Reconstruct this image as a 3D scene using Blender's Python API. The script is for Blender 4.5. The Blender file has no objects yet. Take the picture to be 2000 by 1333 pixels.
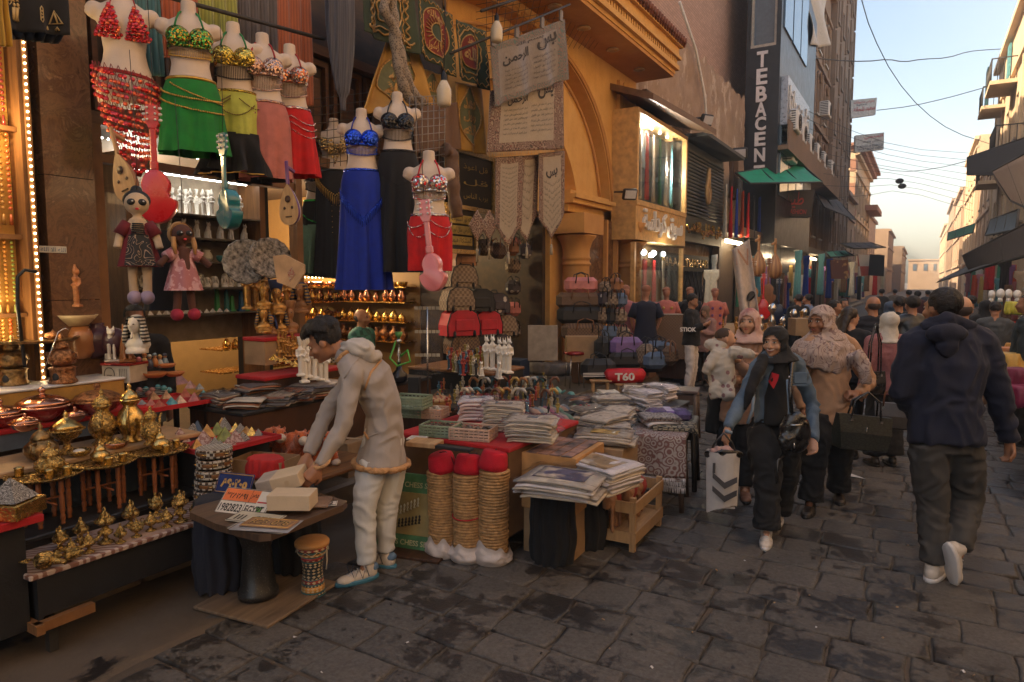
import bpy,bmesh,math,random
from mathutils import Vector,Matrix,Euler,noise
import numpy as np
R=math.radians
PI=math.pi
scene=bpy.context.scene
COL=scene.collection
cos,sin,MTr,OB,RNG=math.cos,math.sin,Matrix.Translation,bpy.data.objects,random.Random
rnd=RNG(7);ru=rnd.uniform
# ---------------------------------------------------------------- camera, sky, sun, exposure
CAMZ=1.75
YAW,PITCH,FPX=R(30.87),R(4.995),1333.33
cam_d=bpy.data.cameras.new('camera');cam=OB.new('camera',cam_d);COL.objects.link(cam)
cam_d.sensor_width=36;cam_d.lens=24;cam_d.clip_start=.05;cam_d.clip_end=2000
cam.location=(0,0,CAMZ);cam.rotation_euler=(R(90)-PITCH,0,YAW)
scene.camera=cam
Cc,SUN_AZ=R(38),R(238)  # azimuth measured clockwise from +Y (the way the street runs)
world=bpy.data.worlds.new("World");scene.world=world;world.use_nodes=True
_nt=world.node_tree;_bg=_nt.nodes['Background']
_sky=_nt.nodes.new('ShaderNodeTexSky');_sky.sky_type='NISHITA';_sky.sun_disc=False
_sky.sun_elevation=Cc;_sky.sun_rotation=SUN_AZ;_sky.air_density=1.0;_sky.dust_density=3.2;_sky.ozone_density=1.0
_mx=_nt.nodes.new('ShaderNodeMix');_mx.data_type='RGBA';_mx.blend_type='MULTIPLY';_mx.inputs[0].default_value=1;_mx.inputs[7].default_value=(1,.91,.78,1);_nt.links.new(_sky.outputs[0],_mx.inputs[6]);_nt.links.new(_mx.outputs[2],_bg.inputs[0]);_bg.inputs[1].default_value=0.13
sun_d=bpy.data.lights.new('sun','SUN');sun=OB.new('sun',sun_d);COL.objects.link(sun)
sun_d.energy=5;sun_d.angle=R(.5);sun_d.color=(1,.80,.56)
sdir=Vector((sin(SUN_AZ)*cos(Cc),cos(SUN_AZ)*cos(Cc),sin(Cc)))
sun.rotation_euler=sdir.to_track_quat('Z','Y').to_euler();sun.location=(0,0,40)
scene.view_settings.view_transform='Standard';scene.view_settings.look='None'
scene.view_settings.exposure=1.72;scene.view_settings.gamma=1
cy=scene.cycles
cy.max_bounces=7;cy.diffuse_bounces=4;cy.glossy_bounces=3;cy.transmission_bounces=6;cy.transparent_max_bounces=12
cy.use_denoising=True;cy.caustics_reflective=False;cy.caustics_refractive=False;cy.sample_clamp_indirect=4

def lamp(name,p,power,col=(1,.72,.42),r=.05):
 d=bpy.data.lights.new(name,'POINT');o=OB.new(name,d);COL.objects.link(o)
 d.energy=power;d.color=col;d.shadow_soft_size=r;o.location=p
 return o
# ---------------------------------------------------------------- photograph pixel -> world point
cR=Vector((cos(YAW),sin(YAW),0))
cF=Vector((-sin(YAW)*cos(PITCH),cos(YAW)*cos(PITCH),-sin(PITCH)))
cU=Vector((-sin(YAW)*sin(PITCH),cos(YAW)*sin(PITCH),cos(PITCH)))
C0=Vector((0,0,CAMZ))
def ray(px,py):return cF+cR*((px-1000)/FPX)-cU*((py-666.5)/FPX)
def W(px,py,d):return C0+ray(px,py)*d  # at depth d
def G(px,py,z=0.0):  # on the level z
 r=ray(px,py);return C0+r*((z-CAMZ)/r.z)
def FX(px,py,x):  # on the plane parallel to the street
 r=ray(px,py);return C0+r*(x/r.x)
def FY(px,py,y):
 r=ray(px,py);return C0+r*(y/r.y)
def depth(p):return(Vector(p)-C0).dot(cF)
def V(*a):return Vector(a)
# ---------------------------------------------------------------- objects
def tag(o,label=None,cat=None,group=None,kind=None):
 if label:o['label']=label
 if cat:o['category']=cat
 if group:o['group']=group
 if kind:o['kind']=kind
 return o
def Ae(name,label,cat,loc=(0,0,0),rz=0,group=None):
 o=OB.new(name,None);COL.objects.link(o);o.empty_display_size=.1
 o.location=loc;o.rotation_euler=(0,0,rz)
 return tag(o,label,cat,group)
def Bi(src,loc,rz=None,s=None,label=None,rot=None,group=None):
 r=src.copy();COL.objects.link(r);r.location=loc
 if rz is not None:r.rotation_euler=(0,0,rz)
 if rot is not None:r.rotation_euler=rot
 if s is not None:r.scale=(s,s,s)if not hasattr(s,'__len__')else s
 if label:r['label']=label
 if group:r['group']=group
 for ch in list(src.children):
  c=ch.copy();COL.objects.link(c);c.parent=r
  for g in list(ch.children):
   d=g.copy();COL.objects.link(d);d.parent=c
 return r
ORD=['first','second','third','fourth','fifth','sixth','seventh','eighth','ninth','tenth','eleventh','twelfth','thirteenth',
       'fourteenth','fifteenth','sixteenth','seventeenth','eighteenth','nineteenth','twentieth','twenty-first','twenty-second',
       'twenty-third','twenty-fourth','twenty-fifth','twenty-sixth','twenty-seventh','twenty-eighth','twenty-ninth','thirtieth']
ZUP=Vector((0,0,1))
def perp(d):
 d=d.normalized();a=Vector((0,0,1))if abs(d.z)<.9 else Vector((1,0,0))
 u=d.cross(a).normalized();return u,d.cross(u).normalized()
class MB:
 def __init__(s):s.v=[];s.f=[];s.m=[];s.s=[]
 def add(s,vs,fs,mat=0,smooth=False,M=None):
  n=len(s.v)
  if M is not None:vs=[M @ Vector(p)for p in vs]
  s.v +=[tuple(p)for p in vs]
  for f in fs:s.f.append([i+n for i in f]);s.m.append(mat);s.s.append(smooth)
  return s
 def box(s,x0,y0,z0,x1,y1,z1,mat=0,M=None):
  x0,x1=min(x0,x1),max(x0,x1);y0,y1=min(y0,y1),max(y0,y1);z0,z1=min(z0,z1),max(z0,z1)
  v=[(x0,y0,z0),(x1,y0,z0),(x1,y1,z0),(x0,y1,z0),(x0,y0,z1),(x1,y0,z1),(x1,y1,z1),(x0,y1,z1)]
  return s.add(v,[(0,3,2,1),(4,5,6,7),(0,1,5,4),(1,2,6,5),(2,3,7,6),(3,0,4,7)],mat,False,M)
 def bx(s,c,sz,rot=(0,0,0),mat=0,b=0):
  M=MTr(Vector(c))@ Euler(rot).to_matrix().to_4x4()
  x,y,z=sz[0]/2,sz[1]/2,sz[2]/2
  if not b:return s.box(-x,-y,-z,x,y,z,mat,M)
  b=min(b,x*.9,y*.9,z*.9)  # rounded-over box: three stacked rings per end
  def ring(q,zz):return[(-x+q,-y,zz),(x-q,-y,zz),(x,-y+q,zz),(x,y-q,zz),(x-q,y,zz),(-x+q,y,zz),(-x,y-q,zz),(-x,-y+q,zz)]
  def ins(q,zz):return[(px*(x-q)/x,py*(y-q)/y,zz)for px,py,_ in ring(b,0)]
  rs=[ins(b,-z),ring(b,-z+b),ring(b,z-b),ins(b,z)]
  return s.loft(rs,mat,True,True,M,smooth=False)
 def loft(s,Af,mat=0,cap0=True,cap1=True,M=None,smooth=True,closed=True):
  n=len(Af[0]);vs=[p for r in Af for p in r];fs=[]
  for i in range(len(Af)-1):
   for j in range(n if closed else n-1):
    k=(j+1)% n;fs.append((i*n+j,i*n+k,(i+1)*n+k,(i+1)*n+j))
  if cap0 and closed:fs.append(tuple(range(n-1,-1,-1)))
  if cap1 and closed:fs.append(tuple((len(Af)-1)*n+j for j in range(n)))
  return s.add(vs,fs,mat,smooth,M)
 def path(s,pts,r,n=8,mat=0,M=None,smooth=True,cap=True,closed=False):
  pts=[Vector(p)for p in pts];k=len(pts)
  rr=r if hasattr(r,'__len__')else[r]*k
  Af=[];u=None
  for i,p in enumerate(pts):
   a=pts[max(i-1,0)];b=pts[min(i+1,k-1)]
   if closed:a=pts[i-1];b=pts[(i+1)% k]
   d=(b-a)
   if d.length<1e-9:d=V(0,0,1)
   d.normalize()
   if u is None:u,w=perp(d)
   else:
    u=(u-d*u.dot(d));u=u.normalized()if u.length>1e-6 else perp(d)[0]
    w=d.cross(u)
   Af.append([p+u*(cos(2*PI*j/n)*rr[i])+w*(sin(2*PI*j/n)*rr[i])for j in range(n)])
  if closed:Af.append(Af[0]);cap=False
  return s.loft(Af,mat,cap,cap,M,smooth)
 def tube(s,a,b,r0,r1=None,n=10,mat=0,M=None):
  return s.path([a,b],[r0,r0 if r1 is None else r1],n,mat,M)
 def lathe(s,prof,c=(0,0,0),n=20,mat=0,M=None,sx=1,sy=1,smooth=True,rip=0,ripn=0):
  Af=[[(c[0]+cos(2*PI*j/n)*max(r,1e-4)*sx*(1+rip*cos(ripn*2*PI*j/n)),c[1]+sin(2*PI*j/n)*max(r,1e-4)*sy*(1+rip*cos(ripn*2*PI*j/n)),c[2]+z)for j in range(n)]for r,z in prof]
  return s.loft(Af,mat,True,True,M,smooth)
 def ell(s,c,r,n=14,m=9,mat=0,M=None,rot=None):
  if not hasattr(r,'__len__'):r=(r,r,r)
  T=MTr(Vector(c))
  if rot is not None:T=T @ Euler(rot).to_matrix().to_4x4()
  if M is not None:T=M @ T
  Af=[[(cos(2*PI*j/n)*r[0]*sin(a),sin(2*PI*j/n)*r[1]*sin(a),-cos(a)*r[2])for j in range(n)]for a in[max(.02,min(PI-.02,PI*i/m))for i in range(m+1)]]
  return s.loft(Af,mat,True,True,T)
 def grid(s,fn,nu,nv,mat=0,M=None,smooth=True):
  vs=[fn(i/nu,j/nv)for j in range(nv+1)for i in range(nu+1)]
  fs=[(j*(nu+1)+i,j*(nu+1)+i+1,(j+1)*(nu+1)+i+1,(j+1)*(nu+1)+i)for j in range(nv)for i in range(nu)]
  return s.add(vs,fs,mat,smooth,M)
 def cloth(s,fn,nu,nv,th=.004,mat=0,M=None,mat2=None):  # sheet with thickness, both faces and hem
  P=[[Vector(fn(i/nu,j/nv))for i in range(nu+1)]for j in range(nv+1)]
  N=[[None]*(nu+1)for _ in range(nv+1)]
  for j in range(nv+1):
   for i in range(nu+1):
    a=P[j][min(i+1,nu)]-P[j][max(i-1,0)];b=P[min(j+1,nv)][i]-P[max(j-1,0)][i]
    q=a.cross(b);N[j][i]=q.normalized()if q.length>1e-9 else V(0,0,1)
  n=(nu+1)*(nv+1)
  vs=[P[j][i]+N[j][i]*th/2 for j in range(nv+1)for i in range(nu+1)]+[P[j][i]-N[j][i]*th/2 for j in range(nv+1)for i in range(nu+1)]
  ix=lambda i,j:j*(nu+1)+i
  f1=[(ix(i,j),ix(i+1,j),ix(i+1,j+1),ix(i,j+1))for j in range(nv)for i in range(nu)]
  f2=[tuple(n+q for q in reversed(f))for f in f1]
  e=[]
  for i in range(nu):e +=[(ix(i+1,0),ix(i,0),n+ix(i,0),n+ix(i+1,0)),(ix(i,nv),ix(i+1,nv),n+ix(i+1,nv),n+ix(i,nv))]
  for j in range(nv):e +=[(ix(0,j),ix(0,j+1),n+ix(0,j+1),n+ix(0,j)),(ix(nu,j+1),ix(nu,j),n+ix(nu,j),n+ix(nu,j+1))]
  s.add(vs,f1+e,mat,True,M)
  k=len(s.v)-len(vs)
  for f in f2:s.f.append([q+k for q in f]);s.m.append(mat if mat2 is None else mat2);s.s.append(True)
  return s
 def prism(s,out,th,M=None,mat=0,matside=None,bev=0):  # outline in local XZ, thickness along Y (0 .. th); simple polygons
  n=len(out);vs=[(x,0,z)for x,z in out]+[(x,th,z)for x,z in out]
  s.add(vs,[tuple(range(n)),tuple(range(2*n-1,n-1,-1))],mat,False,M)
  k=len(s.v)-2*n
  for i in range(n):
   j=(i+1)% n;s.f.append([k+j,k+i,k+n+i,k+n+j]);s.m.append(mat if matside is None else matside);s.s.append(False)
  return s
 def build(s,name,mats,parent=None,label=None,cat=None,group=None,kind=None,loc=None,rz=None,auto=None):
  me=bpy.data.meshes.new(name)
  me.from_pydata(s.v,[],s.f)
  if not isinstance(mats,(list,tuple)):mats=[mats]
  for m in mats:me.materials.append(m)
  me.polygons.foreach_set('material_index',s.m);me.polygons.foreach_set('use_smooth',s.s)
  me.update()
  o=OB.new(name,me);COL.objects.link(o)
  if parent is not None:o.parent=parent
  if loc is not None:o.location=loc
  if rz is not None:o.rotation_euler=(0,0,rz)
  if auto:
   me.set_sharp_from_angle(angle=R(auto))
  return tag(o,label,cat,group,kind)
def Mx(loc=(0,0,0),rot=(0,0,0),s=1):
 S=Matrix.Diagonal((s,s,s,1))if not hasattr(s,'__len__')else Matrix.Diagonal((s[0],s[1],s[2],1))
 return MTr(Vector(loc))@ Euler(rot).to_matrix().to_4x4()@ S
def Ab(mb,voxel,smooth=2,fac=.5,disp=None,name='body'):
 """weld a bundle of overlapping solids into one continuous skin"""
 me=bpy.data.meshes.new('tmp');me.from_pydata(mb.v,[],mb.f)
 bm=bmesh.new();bm.from_mesh(me);bmesh.ops.recalc_face_normals(bm,faces=bm.faces);bm.to_mesh(me);bm.free()
 o=OB.new('tmp',me);COL.objects.link(o)
 r=o.modifiers.new('r','REMESH');r.mode='VOXEL';r.voxel_size=voxel;r.adaptivity=0
 if smooth:k=o.modifiers.new('s','SMOOTH');k.iterations=smooth;k.factor=fac
 dg=bpy.context.evaluated_depsgraph_get();ev=o.evaluated_get(dg)
 m2=bpy.data.meshes.new_from_object(ev);m2.name=name
 OB.remove(o);bpy.data.meshes.remove(me)
 m2.materials.clear()
 if disp:
  n=len(m2.vertices);co=np.empty(n*3);m2.vertices.foreach_get('co',co);co=co.reshape(-1,3)
  no=np.empty(n*3);m2.vertex_normals.foreach_get('vector',no);no=no.reshape(-1,3)
  d=np.array([disp(Vector(p),Vector(q))for p,q in zip(co,no)])
  co=co+no*d[:,None];m2.vertices.foreach_set('co',co.ravel())
 m2.polygons.foreach_set('use_smooth',[True]*len(m2.polygons));m2.update()
 return m2
def Ao(a=.006,s=6.0,st=(1,1,.45)):
 def f(p,n):
  q=V(p.x*s*st[0],p.y*s*st[1],p.z*s*st[2])
  w=noise.noise(q+noise.noise_vector(q*.7)*1.2)
  return a*(1-2*abs(w)*1.6)
 return f
def Ai(me,name,mats,parent=None,label=None,cat=None,group=None,kind=None,loc=None,rz=None):
 if not isinstance(mats,(list,tuple)):mats=[mats]
 for m in mats:me.materials.append(m)
 o=OB.new(name,me);COL.objects.link(o)
 if parent is not None:o.parent=parent
 if loc is not None:o.location=loc
 if rz is not None:o.rotation_euler=(0,0,rz)
 return tag(o,label,cat,group,kind)
# ---------------------------------------------------------------- lettering
_AR={'ا':'FE8D','ب':'FE8F','ة':'FE93','ت':'FE95','ث':'FE99','ج':'FE9D','ح':'FEA1','خ':'FEA5','د':'FEA9','ذ':'FEAB','ر':'FEAD','ز':'FEAF',
       'س':'FEB1','ش':'FEB5','ص':'FEB9','ض':'FEBD','ط':'FEC1','ظ':'FEC5','ع':'FEC9','غ':'FECD','ف':'FED1','ق':'FED5','ك':'FED9','ل':'FEDD',
       'م':'FEE1','ن':'FEE5','ه':'FEE9','و':'FEED','ى':'FEEF','ي':'FEF1','أ':'FE83','إ':'FE87','آ':'FE81','ء':'FE80'}
_NOJ='اةدذرزوىأإآء'
def arab(s):
 out=[]
 for wd in s.split(' '):
  if not any(c in _AR for c in wd):out.append(wd);continue
  g=[];prev=False;i=0
  while i<len(wd):
   c=wd[i]
   if c not in _AR:g.append(c);prev=False;i += 1;continue
   if c == 'ل' and i+1<len(wd)and wd[i+1]== 'ا':
    g.append(chr(0xFEFB+(1 if prev else 0)));prev=False;i += 2;continue
   nxt=i+1<len(wd)and wd[i+1]in _AR and wd[i+1]!= 'ء'
   b=int(_AR[c],16)
   if c == 'ء':g.append(chr(b));prev=False
   elif c in _NOJ:g.append(chr(b+(1 if prev else 0)));prev=False
   else:
    g.append(chr(b+(3 if prev and nxt else 2 if nxt else 1 if prev else 0)));prev=nxt
   i += 1
  out.append(''.join(reversed(g)))
 return ' '.join(reversed(out))
def Cy(s,size=1,ext=0.0,align='CENTER',bold=0.0,res=3,ar=False):
 c=bpy.data.curves.new('txt','FONT');c.body='\n'.join(arab(l)for l in s.split('\n'))if ar else s
 c.size=size;c.extrude=ext;c.align_x=align;c.align_y='CENTER';c.offset=bold;c.resolution_u=res
 o=OB.new('txt',c);COL.objects.link(o)
 dg=bpy.context.evaluated_depsgraph_get();dg.update()
 me=bpy.data.meshes.new_from_object(o.evaluated_get(dg))
 OB.remove(o);bpy.data.curves.remove(c);me.materials.clear()
 return me
def Ba(s,width=None,height=None,ext=0,ar=False,bold=0,res=3):
 me=Cy(s,1,ext,'CENTER',bold,res,ar)
 co=[v.co.copy()for v in me.vertices];fs=[tuple(p.vertices)for p in me.polygons]
 bpy.data.meshes.remove(me)
 if not co:return[],[]
 x0=min(c.x for c in co);x1=max(c.x for c in co);y0=min(c.y for c in co);y1=max(c.y for c in co)
 sx=width/(x1-x0)if width else None;sy=height/(y1-y0)if height else None
 if sx is None:sx=sy
 if sy is None:sy=sx
 return[V((c.x-(x0+x1)/2)*sx,(c.y-(y0+y1)/2)*sy,c.z)for c in co],fs
def Ag(mb,s,M,width=None,height=None,ext=.0,mat=0,ar=False,bold=0,res=3):
 v,f=Ba(s,width,height,ext,ar,bold,res)  # text lies in the local XY plane of M, facing +Z
 mb.add(v,f,mat,False,M)
from mathutils.bvhtree import BVHTree
def Cw(o):
 me=o.data;P=o.parent.location if o.parent else Vector();return BVHTree.FromPolygons([v.co+P for v in me.vertices],[tuple(p.vertices)for p in me.polygons])
def proj(bv,px,py,off=.004):
 r=ray(px,py).normalized();h=bv.ray_cast(C0,r);return h[0]-r*off if h[0]else None
def Ds(bv,pts,off=.004,k=4):
 out=[]
 for(a,b),(c,d)in zip(pts,pts[1:]):
  for i in range(k+1):q=proj(bv,a+(c-a)*i/k,b+(d-b)*i/k,off);q is not None and out.append(q)
 return out
def Aw(p,normal,up=(0,0,1)):
 z=Vector(normal).normalized();x=Vector(up).cross(z).normalized();y=z.cross(x)
 return MTr(Vector(p))@ Matrix((x,y,z)).transposed().to_4x4()
# ---------------------------------------------------------------- materials (all procedural)
class NT:
 def __init__(s,name):
  s.mat=bpy.data.materials.new(name);s.mat.use_nodes=True;s.t=s.mat.node_tree
  s.b=s.t.nodes['Principled BSDF'];s._c=None
 def n(s,typ,**k):
  nd=s.t.nodes.new('ShaderNode'+typ)
  for a,b in k.items():
   if hasattr(nd,a)and not a[0].isupper():setattr(nd,a,b)
  return nd
 def l(s,a,b):s.t.links.new(a,b)
 def co(s,which='Object'):
  if s._c is None:s._c=s.n('TexCoord')
  return s._c.outputs[which]
 def map(s,src,sc=(1,1,1),rot=(0,0,0),loc=(0,0,0)):
  m=s.n('Mapping');s.l(src,m.inputs[0]);m.inputs['Scale'].default_value=sc;m.inputs['Rotation'].default_value=rot;m.inputs['Location'].default_value=loc
  return m.outputs[0]
 def noise(s,sc,det=4,co=None,rough=.55,dist=0):
  n=s.n('TexNoise');s.l(co or s.co(),n.inputs['Vector']);n.inputs['Scale'].default_value=sc;n.inputs['Detail'].default_value=det
  n.inputs['Roughness'].default_value=rough;n.inputs['Distortion'].default_value=dist;return n
 def vor(s,sc,feat='F1',co=None,rnd=1.0):
  n=s.n('TexVoronoi');n.feature=feat;s.l(co or s.co(),n.inputs['Vector']);n.inputs['Scale'].default_value=sc;n.inputs['Randomness'].default_value=rnd;return n
 def ramp(s,fac,stops,interp='LINEAR'):
  r=s.n('ValToRGB');s.l(fac,r.inputs[0]);e=r.color_ramp.elements;r.color_ramp.interpolation=interp
  while len(e)<len(stops):e.new(.5)
  for q,(p,c)in zip(e,stops):q.position=p;q.color=(c[0],c[1],c[2],1)if hasattr(c,'__len__')else(c,c,c,1)
  return r.outputs[0]
 def mix(s,fac,a,b,mode='MIX'):
  m=s.n('Mix');m.data_type='RGBA';m.blend_type=mode
  for v,i in((fac,0),(a,6),(b,7)):
   if hasattr(v,'is_output')or hasattr(v,'links'):s.l(v,m.inputs[i])
   elif i == 0:m.inputs[0].default_value=v
   else:m.inputs[i].default_value=(v[0],v[1],v[2],1)if hasattr(v,'__len__')else(v,v,v,1)
  return m.outputs[2]
 def math(s,op,a,b=0.0,c=None):
  m=s.n('Math');m.operation=op
  for i,v in enumerate((a,b,c)):
   if v is None:continue
   if hasattr(v,'links'):s.l(v,m.inputs[i])
   else:m.inputs[i].default_value=v
  return m.outputs[0]
 def bump(s,h,st=.3,d=.01,prev=None):
  b=s.n('Bump');b.inputs['Strength'].default_value=st;b.inputs['Distance'].default_value=d;s.l(h,b.inputs['Height'])
  if prev is not None:s.l(prev,b.inputs['Normal'])
  return b.outputs[0]
 def set(s,**k):
  for a,v in k.items():
   i=s.b.inputs[{'col':'Base Color','rough':'Roughness','metal':'Metallic','nrm':'Normal','em':'Emission Color','es':'Emission Strength','tr':'Transmission Weight',
       'al':'Alpha','sheen':'Sheen Weight','coat':'Coat Weight','sss':'Subsurface Weight','ior':'IOR','spec':'Specular IOR Level'}[a]]
   if hasattr(v,'links'):s.l(v,i)
   elif a in('col','em'):i.default_value=(v[0],v[1],v[2],1)
   else:i.default_value=v
  return s.mat
_MC={}
def MT(col,rough=.6,metal=0,var=.18,sc=9,bump=.15,bsc=60,name=None,em=0,sheen=0,coat=0,tr=0,hue=.0,key=''):
 k=(tuple(col),rough,metal,var,sc,bump,bsc,em,sheen,coat,tr,hue,key)
 if k in _MC:return _MC[k]
 t=NT(name or 'paint')
 if em:
  t.set(em=col,es=em,col=(0,0,0));_MC[k]=t.mat;return t.mat
 n=t.noise(sc,5)
 dk=tuple(c*(1-var*1.6)for c in col);lt=tuple(min(c*(1+var),.95)for c in col)
 c=t.ramp(n.outputs[0],[(.3,dk),(.7,lt)])
 if hue:
  oi=t.n('ObjectInfo');hs=t.n('HueSaturation');t.l(c,hs.inputs['Color'])
  t.l(t.math('MULTIPLY_ADD',oi.outputs['Random'],hue,.5-hue/2),hs.inputs['Hue']);t.l(t.math('MULTIPLY_ADD',oi.outputs['Random'],.5,.75),hs.inputs['Value']);c=hs.outputs[0]
 rr=t.math('MULTIPLY_ADD',n.outputs[0],.25,rough-.12)
 t.set(col=c,rough=rr,metal=metal,sheen=sheen,coat=coat,tr=tr)
 if bump:t.set(nrm=t.bump(t.noise(bsc,3).outputs[0],bump,.01))
 _MC[k]=t.mat;return t.mat
def Al(col,var=.12,sc=14,weave=1,name=None,sheen=.03,bump=.25):
 return MT(col,.88,0,var,sc,bump,160 if weave else 40,name,sheen=sheen,key='fab')
def Au(name,A,B,kind='noise',sc=10,thr=.5,w=.02,rough=.75,metal=0,rot=(0,0,0),st=(1,1,1),co='Object',C=None,bump=.2,soft=.02):
 """two or three colour pattern"""
 t=NT(name);c=t.map(t.co(co),tuple(st),rot)
 if kind == 'noise':f=t.noise(sc,3,c).outputs[0]
 elif kind == 'fine':f=t.noise(sc,8,c,.75).outputs[0]
 elif kind == 'vor':f=t.vor(sc,'F1',c).outputs['Distance']
 elif kind == 'edge':f=t.vor(sc,'DISTANCE_TO_EDGE',c).outputs['Distance']
 elif kind == 'rings':
  v=t.vor(sc,'F1',c);f=t.math('PINGPONG',t.math('MULTIPLY',v.outputs['Distance'],3.3),.5);f=t.math('MULTIPLY',f,2)
 elif kind == 'wave':q=t.n('TexWave');t.l(c,q.inputs[0]);q.inputs['Scale'].default_value=sc;f=q.outputs[1]
 elif kind == 'wavy':q=t.n('TexWave');t.l(c,q.inputs[0]);q.inputs['Scale'].default_value=sc;q.inputs['Distortion'].default_value=6;q.inputs['Detail'].default_value=2;f=q.outputs[1]
 elif kind == 'check':q=t.n('TexChecker');t.l(c,q.inputs[0]);q.inputs['Scale'].default_value=sc;f=q.outputs[1];thr=.5
 elif kind == 'scroll':
  a=t.noise(sc,1,c,dist=1.4).outputs[0];f=t.math('PINGPONG',t.math('MULTIPLY',a,9.0),.5);f=t.math('MULTIPLY',f,2)
 stops=[(max(thr-soft,0),A),(min(thr+soft,1),B)]
 if C is not None:stops=[(max(thr-.12-soft,0),A),(thr-.12+soft,C),(thr+.12-soft,C),(min(thr+.12+soft,1),B)]
 k=t.ramp(f,stops)
 n=t.noise(7,4).outputs[0]
 k=t.mix(t.math('MULTIPLY',n,.45),k,t.mix(.5,k,0.02))
 t.set(col=k,rough=rough,metal=metal)
 if bump:t.set(nrm=t.bump(f,bump,.004,t.bump(t.noise(150,2).outputs[0],.2,.005)))
 return t.mat
def SEQ(name,A,B,sc=90,rough=.22,C=None):
 t=NT(name);v=t.vor(sc);r=t.n('SeparateColor');t.l(v.outputs['Color'],r.inputs[0])
 st=[(0,A),(.55,B)]if C is None else[(0,A),(.45,B),(.8,C)]
 c=t.ramp(r.outputs[0],st,'CONSTANT' if C is not None else 'LINEAR')
 t.set(col=c,metal=.85,rough=rough)
 vn=t.n('VectorMath');vn.operation='SUBTRACT';t.l(v.outputs['Color'],vn.inputs[0]);vn.inputs[1].default_value=(.5,.5,.5)
 sc_=t.n('VectorMath');sc_.operation='SCALE';t.l(vn.outputs[0],sc_.inputs[0]);sc_.inputs[3].default_value=.9
 g=t.n('NewGeometry');ad=t.n('VectorMath');t.l(g.outputs['Normal'],ad.inputs[0]);t.l(sc_.outputs[0],ad.inputs[1])
 nz=t.n('VectorMath');nz.operation='NORMALIZE';t.l(ad.outputs[0],nz.inputs[0]);t.set(nrm=nz.outputs[0])
 return t.mat
def By(A,B,sc=3,rough=.55,name=None,rot=(0,0,0),st=(8,1,1)):
 t=NT(name or 'wood');c=t.map(t.co(),st,rot);n=t.noise(sc,6,c,.6,.6)
 t.set(col=t.ramp(n.outputs[0],[(.3,A),(.7,B)]),rough=rough,nrm=t.bump(n.outputs[0],.25,.006));return t.mat
def GLASS(col=(.95,.97,.97),rough=.02,a=.02,name='glass'):
 t=NT(name);g=t.n('BsdfGlossy');g.inputs['Roughness'].default_value=rough;tr=t.n('BsdfTransparent');tr.inputs[0].default_value=(*col,1)
 m=t.n('MixShader');lw=t.n('LayerWeight');lw.inputs[0].default_value=.35
 t.l(t.math('MULTIPLY_ADD',lw.outputs[0],.35,a),m.inputs[0]);t.l(tr.outputs[0],m.inputs[1]);t.l(g.outputs[0],m.inputs[2])
 t.l(m.outputs[0],t.t.nodes['Material Output'].inputs[0]);return t.mat
def Cd(name='clear plastic film'):
 t=NT(name);g=t.n('BsdfGlossy');g.inputs['Roughness'].default_value=.12;tr=t.n('BsdfTransparent');tr.inputs[0].default_value=(.93,.93,.95,1)
 n=t.noise(14,4,dist=1.0);bp=t.bump(n.outputs[0],1.0,.03);t.l(bp,g.inputs['Normal'])
 m=t.n('MixShader');lw=t.n('LayerWeight');lw.inputs[0].default_value=.3;t.l(bp,lw.inputs['Normal'])
 t.l(t.math('MULTIPLY_ADD',lw.outputs[0],.35,.02),m.inputs[0]);t.l(tr.outputs[0],m.inputs[1]);t.l(g.outputs[0],m.inputs[2])
 t.l(m.outputs[0],t.t.nodes['Material Output'].inputs[0]);return t.mat
Aa=MT((.012,.012,.014),.6);Ar=Al((.008,.008,.010))
Bc=MT((.72,.70,.66),.5,var=.08);Br=MT((.62,.42,.15),.24,1,.35,22,.35,70,'brass');Ce=MT((.30,.19,.08),.38,1,.5,30,.8,60,'engraved old brass')
COPPER=MT((.46,.19,.09),.32,1,.4,25,.6,60,'copper');Av=MT((.6,.6,.6),.2,1,.1);STEEL=MT((.28,.27,.26),.4,.9,.2);Bh=MT((.05,.045,.04),.6,.4,.3)
Cj=By((.025,.010,.004),(.075,.030,.012));Bb=By((.13,.055,.018),(.28,.13,.045));Bd=By((.30,.17,.075),(.50,.32,.16))
RWOOD=By((.16,.05,.015),(.30,.10,.03),st=(1,1,6));Bz=MT((.34,.22,.12),.85,0,.12);Dt=MT((.40,.22,.09),.8,0,.2)
De=GLASS();Du=Cd();Ad=MT((.62,.60,.60),.45,var=.06)
Cf=MT((.75,.45,.12),.25,1,.3,30,.4,80,'gold');ALAB=MT((.62,.58,.52),.45,0,.08,coat=.2);TERRA=MT((.45,.16,.05),.8);As=Al((.42,.012,.016))
Cz=MT((.62,.50,.40),.5,0,.05,6,.05,30,'mannequin plaster')
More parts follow.
